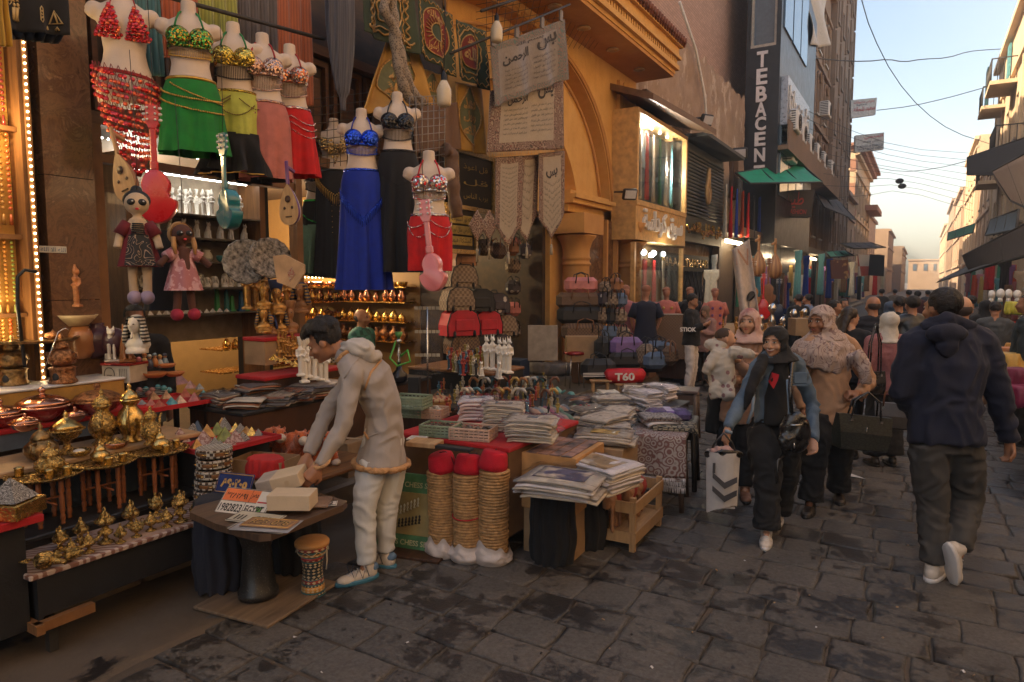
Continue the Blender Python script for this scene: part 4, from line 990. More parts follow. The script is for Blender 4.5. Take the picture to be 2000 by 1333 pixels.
def Bj(px,py,d,name,label,bra,strap,skirt=None,skm=None,hang_=None,sw=(),swm=None,fr=None,frm=None,belt=None,twist=0,scale=1.0,coins=None,tilt=0):
 p=W(px,py,d);dr=C0-p;rz=math.atan2(dr.y,dr.x)+PI/2+twist
 t=Ae(name,label,'mannequin',p,rz);t.scale=(scale,)*3;t['group']='costume dummies hanging outside the shop'
 t.rotation_euler=(R(tilt),0,rz)
 o=OB.new('torso',TORSO);COL.objects.link(o);o.parent=t
 if bra:
  m=MB()
  for s in(-1,1):
   def cup(u,v,s=s):
    a=u*2*PI;r=.075*v**.8;x=s*.07+cos(a)*r;z=-.118+sin(a)*r*.95;q=Ak(0,z)
    k=max(0,1-((x-s*.07)/.080)**2-((z+.122)/.080)**2);return V(x,-.082-.062*math.sqrt(k)-.001+(.0 if k>.02 else .012),z)
   m.grid(cup,22,7)
  for s in(-1,1):
   N=12;pts=[Ak(s*(.25+1.0*i/N),-.165+.01*i/N,.006)for i in range(N+1)]
   for i in range(N):a,b=pts[i],pts[i+1];m.add([a+V(0,0,.022),b+V(0,0,.018),b-V(0,0,.018),a-V(0,0,.022)],[(0,1,2,3)]if s>0 else[(3,2,1,0)])
  pts=[Ak(-.3+.6*i/8,-.172,.008)for i in range(9)];m.path(pts,.014,6)
  m.build('top',bra,t)
  m=MB()
  for s in(-1,1):m.path([(s*.085,-.135,-.06),(s*.075,-.105,-.01),(s*.06,-.066,.04),(s*.048,-.03,.065),(s*.02,.045,.085)],.007,6)
  m.path([(.03*cos(a)*1.7,.052*sin(a),.075)for a in[PI*i/8 for i in range(9)]],.007,6);m.build('strap',strap,t)
 if fr:
  m=MB()
  for i in range(30):
   a=-.85+1.7*i/29;q=Ak(a,-.19,.004);L=fr*(1+.25*cos(a*3));m.tube(q,q+V(0,-.004,-L),.0022,n=4);m.ell(q+V(0,-.005,-L),(.006,.004,.007),6,4)
  m.build('bead_fringe',frm,t)
 if skirt:
  m=Bk(*skirt);m.build('skirt',skm,t)
  m=MB();_w=Ak(1,skirt[0]).x+.008;m.path([(cos(a)*_w,sin(a)*_w*.76,skirt[0]-.008)for a in[2*PI*i/40 for i in range(40)]],.012,6,closed=True);m.build('belt',belt or swm or bra,t)
 if sw:
  m=MB()
  for s in sw:Cl(m,swag(*s[:6]),s[6],s[7],flat=len(s)>8)
  m.build('coin_chain',swm,t)
 return t
SRED=SEQ('red sequins',(.30,.01,.01),(.75,.05,.03),60,C=(.9,.22,.10));SGRN=SEQ('green gold sequins',(.03,.20,.05),(.50,.26,.03),110,C=(.10,.35,.08));SGLD=SEQ('gold sequins',(.55,.38,.05),(.72,.55,.12),120,C=(.10,.07,.02))
Cx=SEQ('rose sequins',(.45,.22,.16),(.55,.36,.28),110);Cb=SEQ('silver red sequins',(.55,.50,.46),(.75,.72,.70),70,C=(.45,.02,.03));Dn=SEQ('blue sequins',(.01,.03,.35),(.03,.10,.75),110);Do=SEQ('black sequins',(.012,.012,.014),(.06,.06,.065),110);SMULT=SEQ('silver orange sequins',(.50,.46,.42),(.60,.20,.08),100,C=(.30,.08,.06))
CGRN=Al((.012,.20,.03),bump=.1);CLIME=Al((.46,.50,.09),bump=.1);Dy=Al((.010,.009,.010),bump=.1);CPNK=Al((.46,.15,.12),bump=.1);CRED=Al((.52,.012,.015),bump=.1);CBLU=Al((.008,.030,.34),bump=.1)
Dz=Al((.35,.02,.02));GRNT=Al((.02,.2,.05));
# 1 red paillettes on net
t=Bj(240,18,4.45,'costume_dummy','leftmost dummy dressed only in a net shawl of big red paillettes',None,Dz,scale=1.03)
RD=[MT((.55,.02,.02),.25,.55,bump=0,var=.05),MT((.85,.16,.07),.22,.5,bump=0,var=.05),MT((.62,.06,.09),.3,.5,bump=0,var=.05)]
m=MB()
def disc(m,q,r,mt):m.lathe([(0,-.001),(r,-.0008),(r,.0008),(0,.001)],n=10,mat=mt,M=MTr(q)@ Euler((R(90)+ru(-.5,.3),ru(-.3,.3),ru(-.5,.5))).to_matrix().to_4x4())
for s in(-1,1):
 for j in range(13):
  z=-.015-j*.016;w=.008+j*.0055
  for k in range(int(w/.011)+1):
   x=s*(.07+.012*(j/12))+(k-w/.022)*.021+ru(-.004,.004);q=Ak(0,z,.01);kk=max(0,1-((x-s*.07)/.075)**2-((z+.125)/.075)**2)
   disc(m,V(x,min(-.085-.02*max(0,1-abs(z+.1)*6),-.085-.06*math.sqrt(kk)),z),.0125,rnd.choice((0,0,1,2)))
m.build('paillette_top',RD,t)
m=MB()
for s in(-1,1):m.path([(s*.07,-.09,-.01),(s*.06,-.066,.04),(s*.048,-.03,.065),(s*.02,.045,.10)],.004,5)
m.path(swag(-1.3,1.3,-.37,-.44,.01,-.012),.009,6);m.path(swag(-1.3,1.3,-.38,-.45,.01,-.010),.006,6);m.build('cord',Dz,t)
def shawl(a,v):  # a -1..1, v 0..1 ; narrows to a point low in the middle right
 half=(1-v**1.1)*.95+.06;an=(a*half+.12*v)*PI/2;rx=.182+.015*v;z=-.40-.055*a*(1-v)-.66*v;return V(sin(an)*rx,-cos(an)*rx*.78-.01-.01*sin(v*30),z)
m=MB()
rows=15
for j in range(rows):
 v=.06+.93*j/rows;half=(1-v**1.1)*.95+.08;n=max(2,int(half*.30/.0115)+1)
 run=0
 for k in range(n):
  if rnd.random()<.85:q=shawl(-1+2*k/(n-1),v)+V(0,0,-.012*sin(PI*k/(n-1))*2);disc(m,q+V(0,-.006,0),.0145,rnd.choice((0,1,1,2)if j % 2 else(0,0,1,2)))
m.build('paillette_row',RD,t)
m=MB()
for k in range(15):
 for s in(1,-1):m.path([shawl(max(-1,min(1,(-1+2*k/14)+s*.9*v)),v)for v in[i/14 for i in range(15)]],.0022,4)
m.build('net',MT((.20,.02,.02),.7),t)
Dp=MT((.60,.36,.08),.3,.9,bump=0)
# 2 green .. 9
Bj(369,48,4.6,'costume_dummy','dummy in green skirt with gold coin chains and green gold sequined top',SGRN,GRNT,(-.37,-.86,.19,.215,.010,7,1.2,1.0),CGRN,fr=.045,frm=Dp,sw=[(-1,.9,-.44,-.50,.05,.012,.007,.011,1),(-1,.95,-.49,-.58,.055,.014,.007,.011,1),(-.5,1,-.42,-.52,.04,.012,.006,.011,1)],swm=Dp,scale=1.0)
t=Bj(456,86,5.0,'costume_dummy','dummy in lime skirt over black flounce with golden sequined top',SGLD,GRNT,(-.35,-.67,.185,.19,.006,6,1.2,2.0),CLIME,fr=.07,frm=Aa,sw=[(-.9,-.1,-.42,-.42,.06,.012,.005,.009),(.1,.9,-.42,-.42,.06,.012,.005,.009),(-.5,.5,-.45,-.45,.09,.012,.005,.009),(-.9,-.1,-.40,-.40,.05,.012,.005,.009)],swm=MT((.22,.13,.04),.4,.6),scale=1.0,belt=SGLD)
Bk(-.66,-.96,.192,.24,.035,9,1.0,1,.03).build('flounce',Dy,t)
m=MB();m.path([(cos(a)*.245*(1+.12*cos(9*a+1.2)),sin(a)*.2*(1+.12*cos(9*a+1.2)),-.955)for a in[2*PI*i/80 for i in range(80)]],.005,4,closed=True);m.build('gold_hem',Dp,t)
Bj(513,106,5.12,'costume_dummy','dummy in salmon pink skirt with rose sequined top',Cx,Dz,(-.36,-.93,.188,.20,.008,6,1.2,3.0),CPNK,fr=.08,frm=Cx,sw=[(-.9,-.2,-.45,-.45,.12,.012,.008,.012,1),(-.8,-.3,-.43,-.43,.07,.012,.008,.012,1),(-.7,-.4,-.5,-.5,.12,.012,.008,.012,1)],swm=Cx,scale=1.0)
Bj(566,124,5.5,'costume_dummy','dummy in scarlet skirt with three silver swags, right end of the upper row',SMULT,Dz,(-.37,-.91,.185,.215,.014,6,1.3,4.0),CRED,fr=.085,frm=Cx,sw=[(-.95,0,-.45,-.45,.05,.012,.005,.009),(0,.95,-.45,-.47,.05,.012,.005,.009),(-.95,0,-.50,-.50,.05,.013,.005,.009),(0,.95,-.50,-.52,.05,.013,.005,.009),(-.95,0,-.55,-.56,.05,.014,.005,.009),(0,.95,-.56,-.57,.05,.014,.005,.009)],swm=Cb,scale=.98,belt=Cb)
t=Bj(622,322,6.9,'costume_dummy','dim dummy in black and green butterfly costume half hidden behind the others',Do,GRNT,(-.36,-.62,.185,.19,.006,6,1.2,2.0),Dy,fr=.08,frm=Do,sw=[(-.9,.9,-.45,-.5,.12,.012,.007,.012,1)],swm=MT((.05,.5,.08),.25,.7,bump=0),scale=1.0)
Bk(-.61,-1.12,.20,.25,.03,10,1.0,1,.03).build('flounce',Al((.10,.18,.12)),t)
t=Bj(652,262,6.8,'costume_dummy','dummy in long black skirt with a top of dangling gold coins',None,Aa,(-.36,-1.42,.188,.25,.014,8,1.2,1.0),Dy,sw=[(-.8,0,-.40,-.62,.02,.012,.007,.012),(0,.8,-.62,-.40,.02,.012,.007,.012),(-.1,-.08,-.62,-1.35,0,.04,.004,.03),(.1,.12,-.62,-1.35,0,.04,.004,.03)],swm=Dp,belt=Aa)
m=MB()
for i in range(150):
 x=ru(-.13,.13);z=-.07-rnd.random()*.11-(max(0,.10-abs(x))*rnd.random()*1.4);kk=max(0,1-((abs(x)-.07)/.08)**2-((z+.125)/.08)**2);m.lathe([(0,-.001),(.013,-.0008),(.013,.0008),(0,.001)],n=8,M=MTr((x,-.10-.045*math.sqrt(kk),z))@ Euler((R(90)+ru(-.7,.4),0,ru(-.7,.7))).to_matrix().to_4x4())
m.build('coin_top',MT((.60,.42,.18),.22,1,bump=0),t)
m=MB()
for i in range(28):
 a=-.75+1.5*i/27;z=-.40-.22*(1-abs(a)/.75)-.02;q=V(sin(a*PI/2)*.2,-cos(a*PI/2)*.16,z);m.tube(q,q-V(0,0,.09),.003,n=4)
m.build('gold_fringe',Dp,t)
t=Bj(706,247,5.95,'costume_dummy','dummy in royal blue beaded top and long royal blue skirt',Dn,Al((.01,.03,.3)),(-.38,-1.42,.19,.235,.014,9,1.3,2.0),CBLU,fr=.06,frm=Dn,sw=[(-.8,0,-.55,-.80,.01,.02,.004,.012),(0,.8,-.80,-.55,.01,.02,.004,.012)],swm=Dn,belt=Dn)
m=MB()
for i in range(30):
 a=-.78+1.56*i/29;z=-.55-.25*(1-abs(a)/.78);q=V(sin(a*PI/2)*.205,-cos(a*PI/2)*.165,z);m.tube(q,q-V(0,0,.09),.003,n=4)
m.build('blue_fringe',Dn,t)
Bj(776,215,6.0,'costume_dummy','dummy in black beaded top and long plain black skirt',Do,Aa,(-.36,-1.42,.19,.26,.018,9,1.3,5.0),Dy,fr=.075,frm=Do,sw=[(-.8,0,-.5,-.68,.01,.02,.004,.02),(0,.8,-.68,-.5,.01,.02,.004,.02)],swm=Do)
Bj(838,332,5.5,'costume_dummy','dummy in red and silver sequined top with short red skirt behind the pink guitar',Cb,Al((.5,.02,.03)),(-.36,-.81,.178,.175,.012,6,1.2,3.0),CRED,fr=.05,frm=Cb,sw=[(-.95,0,-.41,-.41,.06,.012,.005,.009),(0,.95,-.41,-.41,.06,.012,.005,.009),(-.7,0,-.45,-.5,.07,.013,.005,.009),(0,.7,-.5,-.45,.07,.013,.005,.009),(-.02,.02,-.4,-.72,0,.012,.005,.01)],swm=Cb,belt=Cb)
# ================================================================ instruments
def gbody(m,L,wu,wl,th,M=None):
 out=[]
 for i in range(48):
  a=2*PI*i/48;z=sin(a);x=cos(a);w=wl if z<0 else wu;wa=1-.24*math.exp(-((z-.12)/.22)**2)
  out.append((x*w/2*wa*(abs(z)**.0),z*L/2))
 Af=[]
 for(s,y)in((.94,0),(.985,.004),(1,.012),(1,th-.012),(.985,th-.004),(.94,th)):Af.append([(x*s,y,z*s)for x,z in out])
 m.loft([list(reversed(r))for r in Af],0,True,True,M,smooth=True)
def guitar(px,py,d,name,label,col,L=.26,lean=0,turn=0,back=True,neck=.33):
 p=W(px,py,d);dr=C0-p;rz=math.atan2(dr.y,dr.x)+PI/2+turn
 t=Ae(name,label,'guitar',p,rz);t.rotation_euler=(0,lean,rz)
 m=MB();gbody(m,L,L*.56,L*.74,.075);m.build('body',col,t,auto=40)
 m=MB();m.bx((0,.015 if not back else .01,L/2+neck/2-.01),(.034,.02,neck),b=.006);m.bx((0,.012,L/2+.02),(.045,.03,.05),b=.008);m.build('neck',col,t)
 m=MB();z0=L/2+neck;m.loft([[(-.02,.0,z0-.01),(.02,.0,z0-.01),(.02,.016,z0-.01),(-.02,.016,z0-.01)],[(-.034,0,z0+.02),(.034,0,z0+.02),(.034,.016,z0+.02),(-.034,.016,z0+.02)],[(-.032,0,z0+.12),(.032,0,z0+.12),(.032,.016,z0+.12),(-.032,.016,z0+.12)]],smooth=False);m.build('headstock',col,t)
 for s in(-1,1):
  for k in range(3):
   m=MB();m.ell((s*.021,-.010,z0+.035+k*.033),(.007,.010,.007),8,6);m.ell((s*.043,.008,z0+.035+k*.033),(.012,.005,.008),8,6);m.build('tuning_peg',Bc,t)
 m=MB();m.path([(0,.01,z0+.12),(.01,.01,z0+.3),(0,.02,z0+.8)],.002,4);m.build('cord',Aa,t)
 return t
RPL=MT((.60,.012,.02),.28,0,.05,bump=0,coat=.5);TPL=MT((.01,.17,.21),.25,0,.08,bump=0,coat=.6);PPL=MT((.75,.22,.23),.3,0,.04,bump=0,coat=.5)
guitar(303,383,3.95,'guitar','red toy guitar seen from the back, hung behind the rag doll',RPL,.31,turn=-.25,neck=.24)
guitar(437,408,4.05,'guitar','small teal blue guitar turned sideways at the shop opening',TPL,.24,turn=-1.0,neck=.20)
guitar(842,532,4.15,'guitar','pink guitar seen from the back in front of the red costume',PPL,.235,lean=-.10,turn=-.35,neck=.20)
def oud(px,py,d,label,rib,top,lean=0,turn=0,s=1.0,neck=True):
 p=W(px,py,d);dr=C0-p;rz=math.atan2(dr.y,dr.x)+PI/2+turn;t=Ae('oud',label,'oud',p,rz);t.rotation_euler=(0,lean,rz);t.scale=(s,)*3
 out=[]
 for i in range(29):v=i/28;w=.115*sin(PI*min(1,v**.62))**.75 if 0<v<1 else 0.004;out.append((w,.19-.38*(1-v)-.0))
 def bowl(u,v):
  i=v*28;k=min(int(i),27);w=out[k][0]+(out[k+1][0]-out[k][0])*(i-k);z=-(out[k][1]+(out[k+1][1]-out[k][1])*(i-k));a=PI*u
  return V(cos(a)*w,sin(a)*w*.85*(1-.02*abs(sin(u*PI*11)))+.002,-z)
 m=MB();m.grid(bowl,44,28)
 for i,f in enumerate(m.f):m.m[i]=((i % 44)//4)% len(rib)
 m.build('bowl',rib,t)
 m=MB();vs=[bowl(0,i/28)for i in range(29)]+[bowl(1,i/28)for i in range(28,-1,-1)];m.add([(v.x,0,v.z)for v in vs],[tuple(range(len(vs)))]);m.build('soundboard',top,t)
 m=MB();m.lathe([(0,0),(.032,0),(.032,.003),(0,.003)],M=Mx((0,-.003,.05),(R(90),0,0)),n=20)
 for sx in(-1,1):m.lathe([(0,0),(.013,0),(.013,.003),(0,.003)],M=Mx((sx*.045,-.003,-.03),(R(90),0,0)),n=14)
 m.box(-.035,-.008,-.115,.035,-.001,-.105);m.build('rosette',MT((.05,.02,.01),.5),t)
 if neck:
  m=MB();m.bx((0,.012,-(-.19)+.10),(.034,.024,.22),b=.006);m.build('neck',rib[0],t)
  m=MB();m.bx((0,.055,.33),(.028,.11,.03),(R(-20),0,0),b=.005);m.build('pegbox',rib[0],t)
 return t
OW=[By((.28,.12,.04),(.42,.22,.09)),By((.18,.07,.025),(.26,.12,.05))]
OPU=[MT((.13,.04,.20),.4),MT((.62,.56,.50),.4),MT((.62,.56,.50),.4),MT((.30,.03,.05),.4)]
oud(238,345,4.1,'honey coloured wooden oud tilted behind the red paillettes',OW,Bd,lean=-.28,turn=-.9,s=.78)
oud(563,400,4.9,'small cream faced oud with purple and white ribs on its bowl',OPU,Bd,lean=-.05,turn=-.75,s=.78)
# ================================================================ rag dolls
def doll(px,py,d,label,skin,dress,hair,arms,legs,s=1.0,hood=None,dpat=None,turn=0,shoe=None):
 p=W(px,py,d);dr=C0-p;rz=math.atan2(dr.y,dr.x)+PI/2+turn;t=Ae('rag_doll',label,'doll',p,rz);t.scale=(s,)*3
 m=MB();m.ell((0,0,0),(.062,.05,.062));m.path([(0,0,-.05),(0,0,-.09)],.022,8);m.path([(0,0,-.08),(0,0,-.2),(0,0,-.26)],[.04,.055,.05],12)
 for s_ in(-1,1):m.path([(s_*.05,0,-.105),*[(s_*a,b,c)for a,b,c in arms]],[.026,.024,.022][:1]+[.022]*len(arms),8);m.path([(s_*.03,0,-.24),*[(s_*a,b,c)for a,b,c in legs]],[.03]+[.024]*len(legs),8)
 Ai(Ab(m,.009,3),'body',skin,t)
 def sk(u,v):
  a=u*2*PI;r=.045+.06*v;w=.01*v*cos(7*a);return V(cos(a)*(r+w),sin(a)*(r*.75+w),-.095-.24*v)
 m=MB();m.grid(sk,48,12);
 for s_ in(-1,1):
  q=arms[0]if len(arms)<2 else arms[1];m.path([(s_*.045,0,-.105),(s_*arms[0][0],arms[0][1],arms[0][2])],[.034,.036],10)
 m.build('dress',dress,t)
 if dpat:
  m=MB();m.grid(lambda u,v:sk(.62+.26*u,.30+.68*v)*1.0+V(0,-.006,0),14,10);m.build('apron',dpat,t)
  m=MB()
  for k in range(6):m.path([sk(.66+.18*i/5,.06+k*.045)+V(0,-.008,0)for i in range(6)],.004,4)
  m.build('ribs_print',Aa,t)
 for s_ in(-1,1):
  m=MB();m.ell((s_*.026,-.044,.004),(.021,.010,.017),12,8,rot=(0,s_*.25,0));e=m.build('eye',Aa,t)
  m=MB();m.ell((s_*.026+.006,-.054,.008),(.005,.003,.004),6,4);m.build('glint',Bc,e)
 m=MB();m.ell((0,-.050,-.032),(.010,.007,.007),8,6);m.build('lips',RPL,t)
 m=MB()
 if hood:m.grid(lambda u,v:V(cos((u*1.5-.25)*PI)*.069*(1-.0*v),.012+abs(1)*sin((u*1.5-.25)*PI)*.0+.05*v-.02,sin((u*1.5-.25)*PI)*.069),20,6);m.ell((0,.022,.008),(.069,.045,.069),14,10)
 else:m.ell((0,.016,.018),(.068,.048,.056),14,10);m.ell((0,.03,.07),(.03,.03,.03),10,6)
 m.build('hair' if not hood else 'hood',hair,t)
 for s_ in(-1,1):
  if hood:m=MB();m.path([(s_*.055,-.02,-.02),(s_*.06,-.035,-.07),(s_*.055,-.045,-.12)],[.013,.015,.008],7);m.build('braid',MT((.42,.22,.08),.8),t)
 if shoe:
  for s_ in(-1,1):q=legs[-1];m=MB();m.ell((s_*q[0],q[1]-.01,q[2]),(.036,.045,.038),12,8);m.build('shoe',shoe,t)
 m=MB();m.path([(0,0,.06),(.01,.0,.3),(0,.02,.8)],.0018,4);m.build('cord',Bh,t)
 return t
SKC=Al((.56,.42,.28));SKB=Al((.09,.035,.025))
APR=Au('skeleton print cotton',(.45,.30,.20),(.02,.02,.02),'scroll',9,.16,soft=.03,C=None);PKF=Au('pink flowered cotton',(.42,.16,.18),(.62,.36,.38),'noise',26,.52,soft=.03)
doll(267,398,3.35,'rag doll with big black eyes, cream face and printed skeleton dress',SKC,Al((.14,.012,.02)),Aa,[(.085,-.01,-.17),(.10,-.03,-.24)],[(.035,0,-.40),(.03,0,-.50)],.92,dpat=APR,shoe=MT((.38,.30,.42),.8))
doll(355,458,3.35,'dark faced rag doll in a pink flowered dress with yellow braids',SKB,PKF,Al((.42,.24,.10)),[(.10,-.02,-.14),(.15,-.03,-.19)],[(.04,0,-.40),(.05,0,-.48)],.82,hood=True,turn=.35,shoe=MT((.35,.02,.05),.8))
m=MB();m.grid(lambda u,v:(lambda a,r:V(cos(a)*r,sin(a)*r*.6,.16-.42*v))(u*2*PI,.02+.10*v**.7+.012*v*cos(6*u*2*PI)),40,14);m.build('black_dress_doll',Ar,None,'black robed doll back hanging behind the pink doll','doll',loc=W(325,510,3.6),rz=.6)
m=MB();m.bx((0,0,0),(.125,.006,.10),b=.002);m.build('paper_tag',MT((.42,.32,.20),.8),None,'pair of blank cream paper squares under the black robed doll','paper',loc=W(331,585,3.62),rz=.55)
# ================================================================ small ware builders (each returns a thing placed at loc)
EB=MT((.50,.33,.11),.26,1,.5,60,1.0,110,'engraved brass');EC=MT((.42,.20,.09),.33,1,.5,50,1.0,100,'engraved copper');Cm=MT((.62,.30,.20),.18,1,.25,10,.2,30,'polished copper');Ea=MT((.30,.015,.015),.25,.3,.2,coat=.4)
def T(name,label,cat,loc,rz=0,group=None,s=1):
 t=Ae(name,label,cat,loc,rz,group);t.scale=(s,)*3;return t
def P1(t,name,mat,fn):
 m=MB();fn(m);return m.build(name,mat,t)
def table(name,label,cat,x0,y0,x1,y1,z,top,legm=Bh,th=.03,front=None,fm=None,legs=True,zb=.0):
 t=T(name,label,cat,((x0+x1)/2,(y0+y1)/2,zb));o=t.location;X0,Y0,X1,Y1=x0-o.x,y0-o.y,x1-o.x,y1-o.y;z -= zb
 P1(t,'table_top',top,lambda m:m.bx(((X0+X1)/2,(Y0+Y1)/2,z-th/2),(X1-X0,Y1-Y0,th),b=.006))
 if legs:
  for a in(X0+.04,X1-.04):
   for b in(Y0+.04,Y1-.04):P1(t,'leg',legm,lambda m:m.box(a-.02,b-.02,0,a+.02,b+.02,z-th))
 if front:P1(t,'front_panel',fm,lambda m:m.box(X0+.01,Y0+.01,front-zb,X1-.012,Y1-.01,z-th-.002))
 return t
def Aq(name,label,loc,sz,mat,rz=0,group=None,tape=None,cat='box',open_=False):
 t=T(name,label,cat,loc,rz,group);x,y,z=sz
 if open_:
  P1(t,'box_body',mat,lambda m:(m.box(-x/2,-y/2,0,x/2,y/2,.006),m.box(-x/2,-y/2,.006,-x/2+.006,y/2,z),m.box(x/2-.006,-y/2,.006,x/2,y/2,z),m.box(-x/2+.006,-y/2,.006,x/2-.006,-y/2+.006,z),m.box(-x/2+.006,y/2-.006,.006,x/2-.006,y/2,z)))
 else:P1(t,'box_body',mat,lambda m:m.bx((0,0,z/2),sz,b=.004))
 if tape:P1(t,'tape',tape,lambda m:(m.box(-.025,-y/2-.0015,z*.3,.025,y/2+.0015,z+.0015)))
 return t
# ---------------- lower bench with little oil lamps
KEY=Au('greek key printed board',(.50,.40,.35),(.20,.09,.06),'wavy',9,.5,rot=(0,0,.8),soft=.06,rough=.45);MARBW=MT((.42,.28,.22),.4,0,.15,5)
t=T('bench','long low bench with a patterned top carrying the row of little brass oil lamps','bench',(-3.58,2.0,0))
P1(t,'bench_top',KEY,lambda m:m.bx((0,0,.405),(.36,1.12,.028),b=.006));P1(t,'printed_strip',MARBW,lambda m:m.box(-.17,-.12,.4195,.17,.18,.4215))
P1(t,'front_panel',Aa,lambda m:(m.box(-.16,-.52,.17,.15,-.50,.39),m.box(.13,-.50,.2,.15,.54,.39)))
P1(t,'wooden_runner',Bb,lambda m:(m.bx((-.0,-.54,.165),(.42,.035,.045)),m.bx((.17,-.42,.165),(.035,.26,.045))));P1(t,'leg',Aa,lambda m:(m.box(-.14,-.5,0.147,-.10,.5,.39)))
P1(t,'leg',Bh,lambda m:m.box(.08,.44,.0,.12,.48,.39))
P1(t,'leg',Bh,lambda m:m.box(.08,-.47,.0,.12,-.43,.165))
def Cn(loc,s,rz,label,tall=False):
 t=T('oil_lamp',label,'oil lamp',loc,rz,'little brass oil lamps on the bench',s)
 P1(t,'bowl',EB,lambda m:(m.lathe([(.030,0),(.031,.004),(.020,.010),(.009,.018),(.008,.028),(.018,.034),(.033,.046),(.037,.056),(.033,.066),(.018,.074),(.0,.076)]if not tall else[(.034,0),(.035,.005),(.02,.012),(.010,.022),(.011,.034),(.03,.042),(.032,.052),(.016,.062),(.012,.074),(.024,.082),(.042,.096),(.042,.106),(.02,.118),(0,.12)],n=18)))
 h=.12 if tall else .076
 P1(t,'lid',EB,lambda m:m.lathe([(.024,h-.010),(.026,h-.004),(.018,h+.010),(.008,h+.022),(.005,h+.028),(.008,h+.033),(.003,h+.042),(0,h+.045)],n=14))
 P1(t,'spout',EB,lambda m:m.path([(.025,0,h-.024),(.05,0,h-.028),(.068,0,h-.016),(.078,0,h-.010)],[.016,.012,.009,.011],8))
 P1(t,'handle',EB,lambda m:(m.path([(-.028,0,h-.03),(-.05,0,h-.02),(-.062,0,h+.006),(-.055,0,h+.025)],[.005]*4,6),m.path([(-.055+.015*cos(a),0,h+.034+.015*sin(a))for a in[2*PI*i/12 for i in range(12)]],.0035,5,closed=True)))
 return t
a=Cn(G(119,1075,.42),1.05,2.5,'first');b=Cn(G(207,1060,.42),1.15,2.7,'first',True)
a['label']='oil lamp nearest the left end in the back row of the bench, spout pointing left';b['label']='tall double bodied oil lamp left of the middle of the bench'
bk=[(159,1056,1.05),(256,1028,1.25),(305,1007,1.15)];ft=[(140,1090,.85),(174,1079,.9),(236,1060,.85),(267,1049,.85),(295,1037,.9),(326,1030,.95),(382,1012,.9)]
for i,(x,y,s)in enumerate(bk):Bi(a,G(x,y,.42),2.6+.2*i,s,f'brass oil lamp with ring handle, {ORD[i+1]} from left in the back row')
for i,(x,y,s)in enumerate(ft):Bi(a,G(x,y,.42),1.2+i*.7,s,f'small brass oil lamp, {ORD[i]} from left in the front row')
Bi(b,G(353,1019,.42),2.9,1.1,'tall double bodied oil lamp near the right end of the bench')
l=Bi(a,G(92,1098,.437),1.0,1.15,'brass oil lamp lying on its side at the left end of the bench');l.rotation_euler=(R(78),.2,.9);l.location.z=.455
l=Bi(a,G(112,1092,.437),1.0,1.0,'second toppled brass oil lamp at the left end of the bench');l.rotation_euler=(R(80),.5,2.2);l.location.z=.45
# ---------------- black base, tray stools
t=T('display_step','black boarded step carrying the small tray stools','display stand',(-4.05,2.2,0))
P1(t,'board',MT((.02,.018,.018),.5,var=.4),lambda m:m.bx((0.06,0,.465),(.50,1.75,.03),b=.006));P1(t,'front_panel',Aa,lambda m:m.box(-.18,-.86,.15,.28,.86,.447))
def Bl(px,py,label,cup,pot):
 p=FX(px,py,-3.90);z0=.482;h=p.z-z0
 t=T('tray_stool',label,'stool',(p.x,p.y,z0),0,'little turned leg stools under brass trays')
 for k in range(6):
  an=2*PI*k/6+.3;cx,cy_=cos(an)*.10,sin(an)*.10
  P1(t,'leg',RWOOD,lambda m:m.lathe([(.010,0),(.012,.012),(.008,.018),(.013,.03),(.013,.05),(.009,.056),(.013,.07),(.013,h*.6),(.009,h*.65),(.014,h*.7),(.012,h*.8),(.012,h-.004)],c=(cx,cy_,0),n=10))
 P1(t,'stretcher',RWOOD,lambda m:(m.tube((-.1,0,h*.45),(.1,0,h*.45),.006,n=6),m.tube((0,-.1,h*.5),(0,.1,h*.5),.006,n=6)))
 q=(p.x,p.y,z0+h)
 tr=T('brass_tray',label.replace('turned leg stool under','round engraved brass tray of').replace('stool','tray'),'tray',q,0,'round brass trays')
 tr['label']=f'round brass tray, {cup}'
 P1(tr,'tray_body',EB,lambda m:m.lathe([(0,.002),(.15,.002),(.158,.006),(.172,.016),(.178,.018),(.178,.014),(.16,0),(0,0)],n=40))
 return q
q1=Bl(88,930,'turned leg stool under the leftmost brass tray','leftmost of three on the stools',0);q2=Bl(200,905,'turned leg stool under the middle brass tray','middle one of three on the stools',0);q3=Bl(307,882,'turned leg stool under the rightmost brass tray','rightmost of three on the stools',0)
def Bm(loc,s,label,mat=None,rz=0,tall=False,spout=True):
 t=T('teapot',label,'teapot',loc,rz,None,s);mat=mat or EB
 pr=[(.03,0),(.034,.006),(.05,.012),(.062,.035),(.06,.06),(.04,.078),(.036,.084),(0,.086)]if not tall else[(.045,0),(.047,.008),(.03,.022),(.055,.06),(.06,.085),(.045,.125),(.026,.15),(.028,.16),(.04,.175),(.04,.182),(0,.184)]
 h=pr[-1][1]
 P1(t,'pot_body',mat,lambda m:m.lathe(pr,n=26,rip=.015,ripn=13))
 P1(t,'lid',mat,lambda m:m.lathe([(.036,h-.004),(.038,h+.004),(.028,h+.022),(.012,h+.034),(.007,h+.042),(.011,h+.05),(.004,h+.062),(0,h+.07)],n=18))
 if spout:
  P1(t,'spout',mat,lambda m:m.path([(.05,0,h*.4),(.085,0,h*.5),(.095,0,h*.85),(.115,0,h*.98)],[.014,.011,.008,.007],8))
  P1(t,'handle',mat,lambda m:m.path([(-.04,0,h*.85),(-.085,0,h*.9),(-.095,0,h*.5),(-.055,0,h*.22)],[.006]*4,6))
 return t
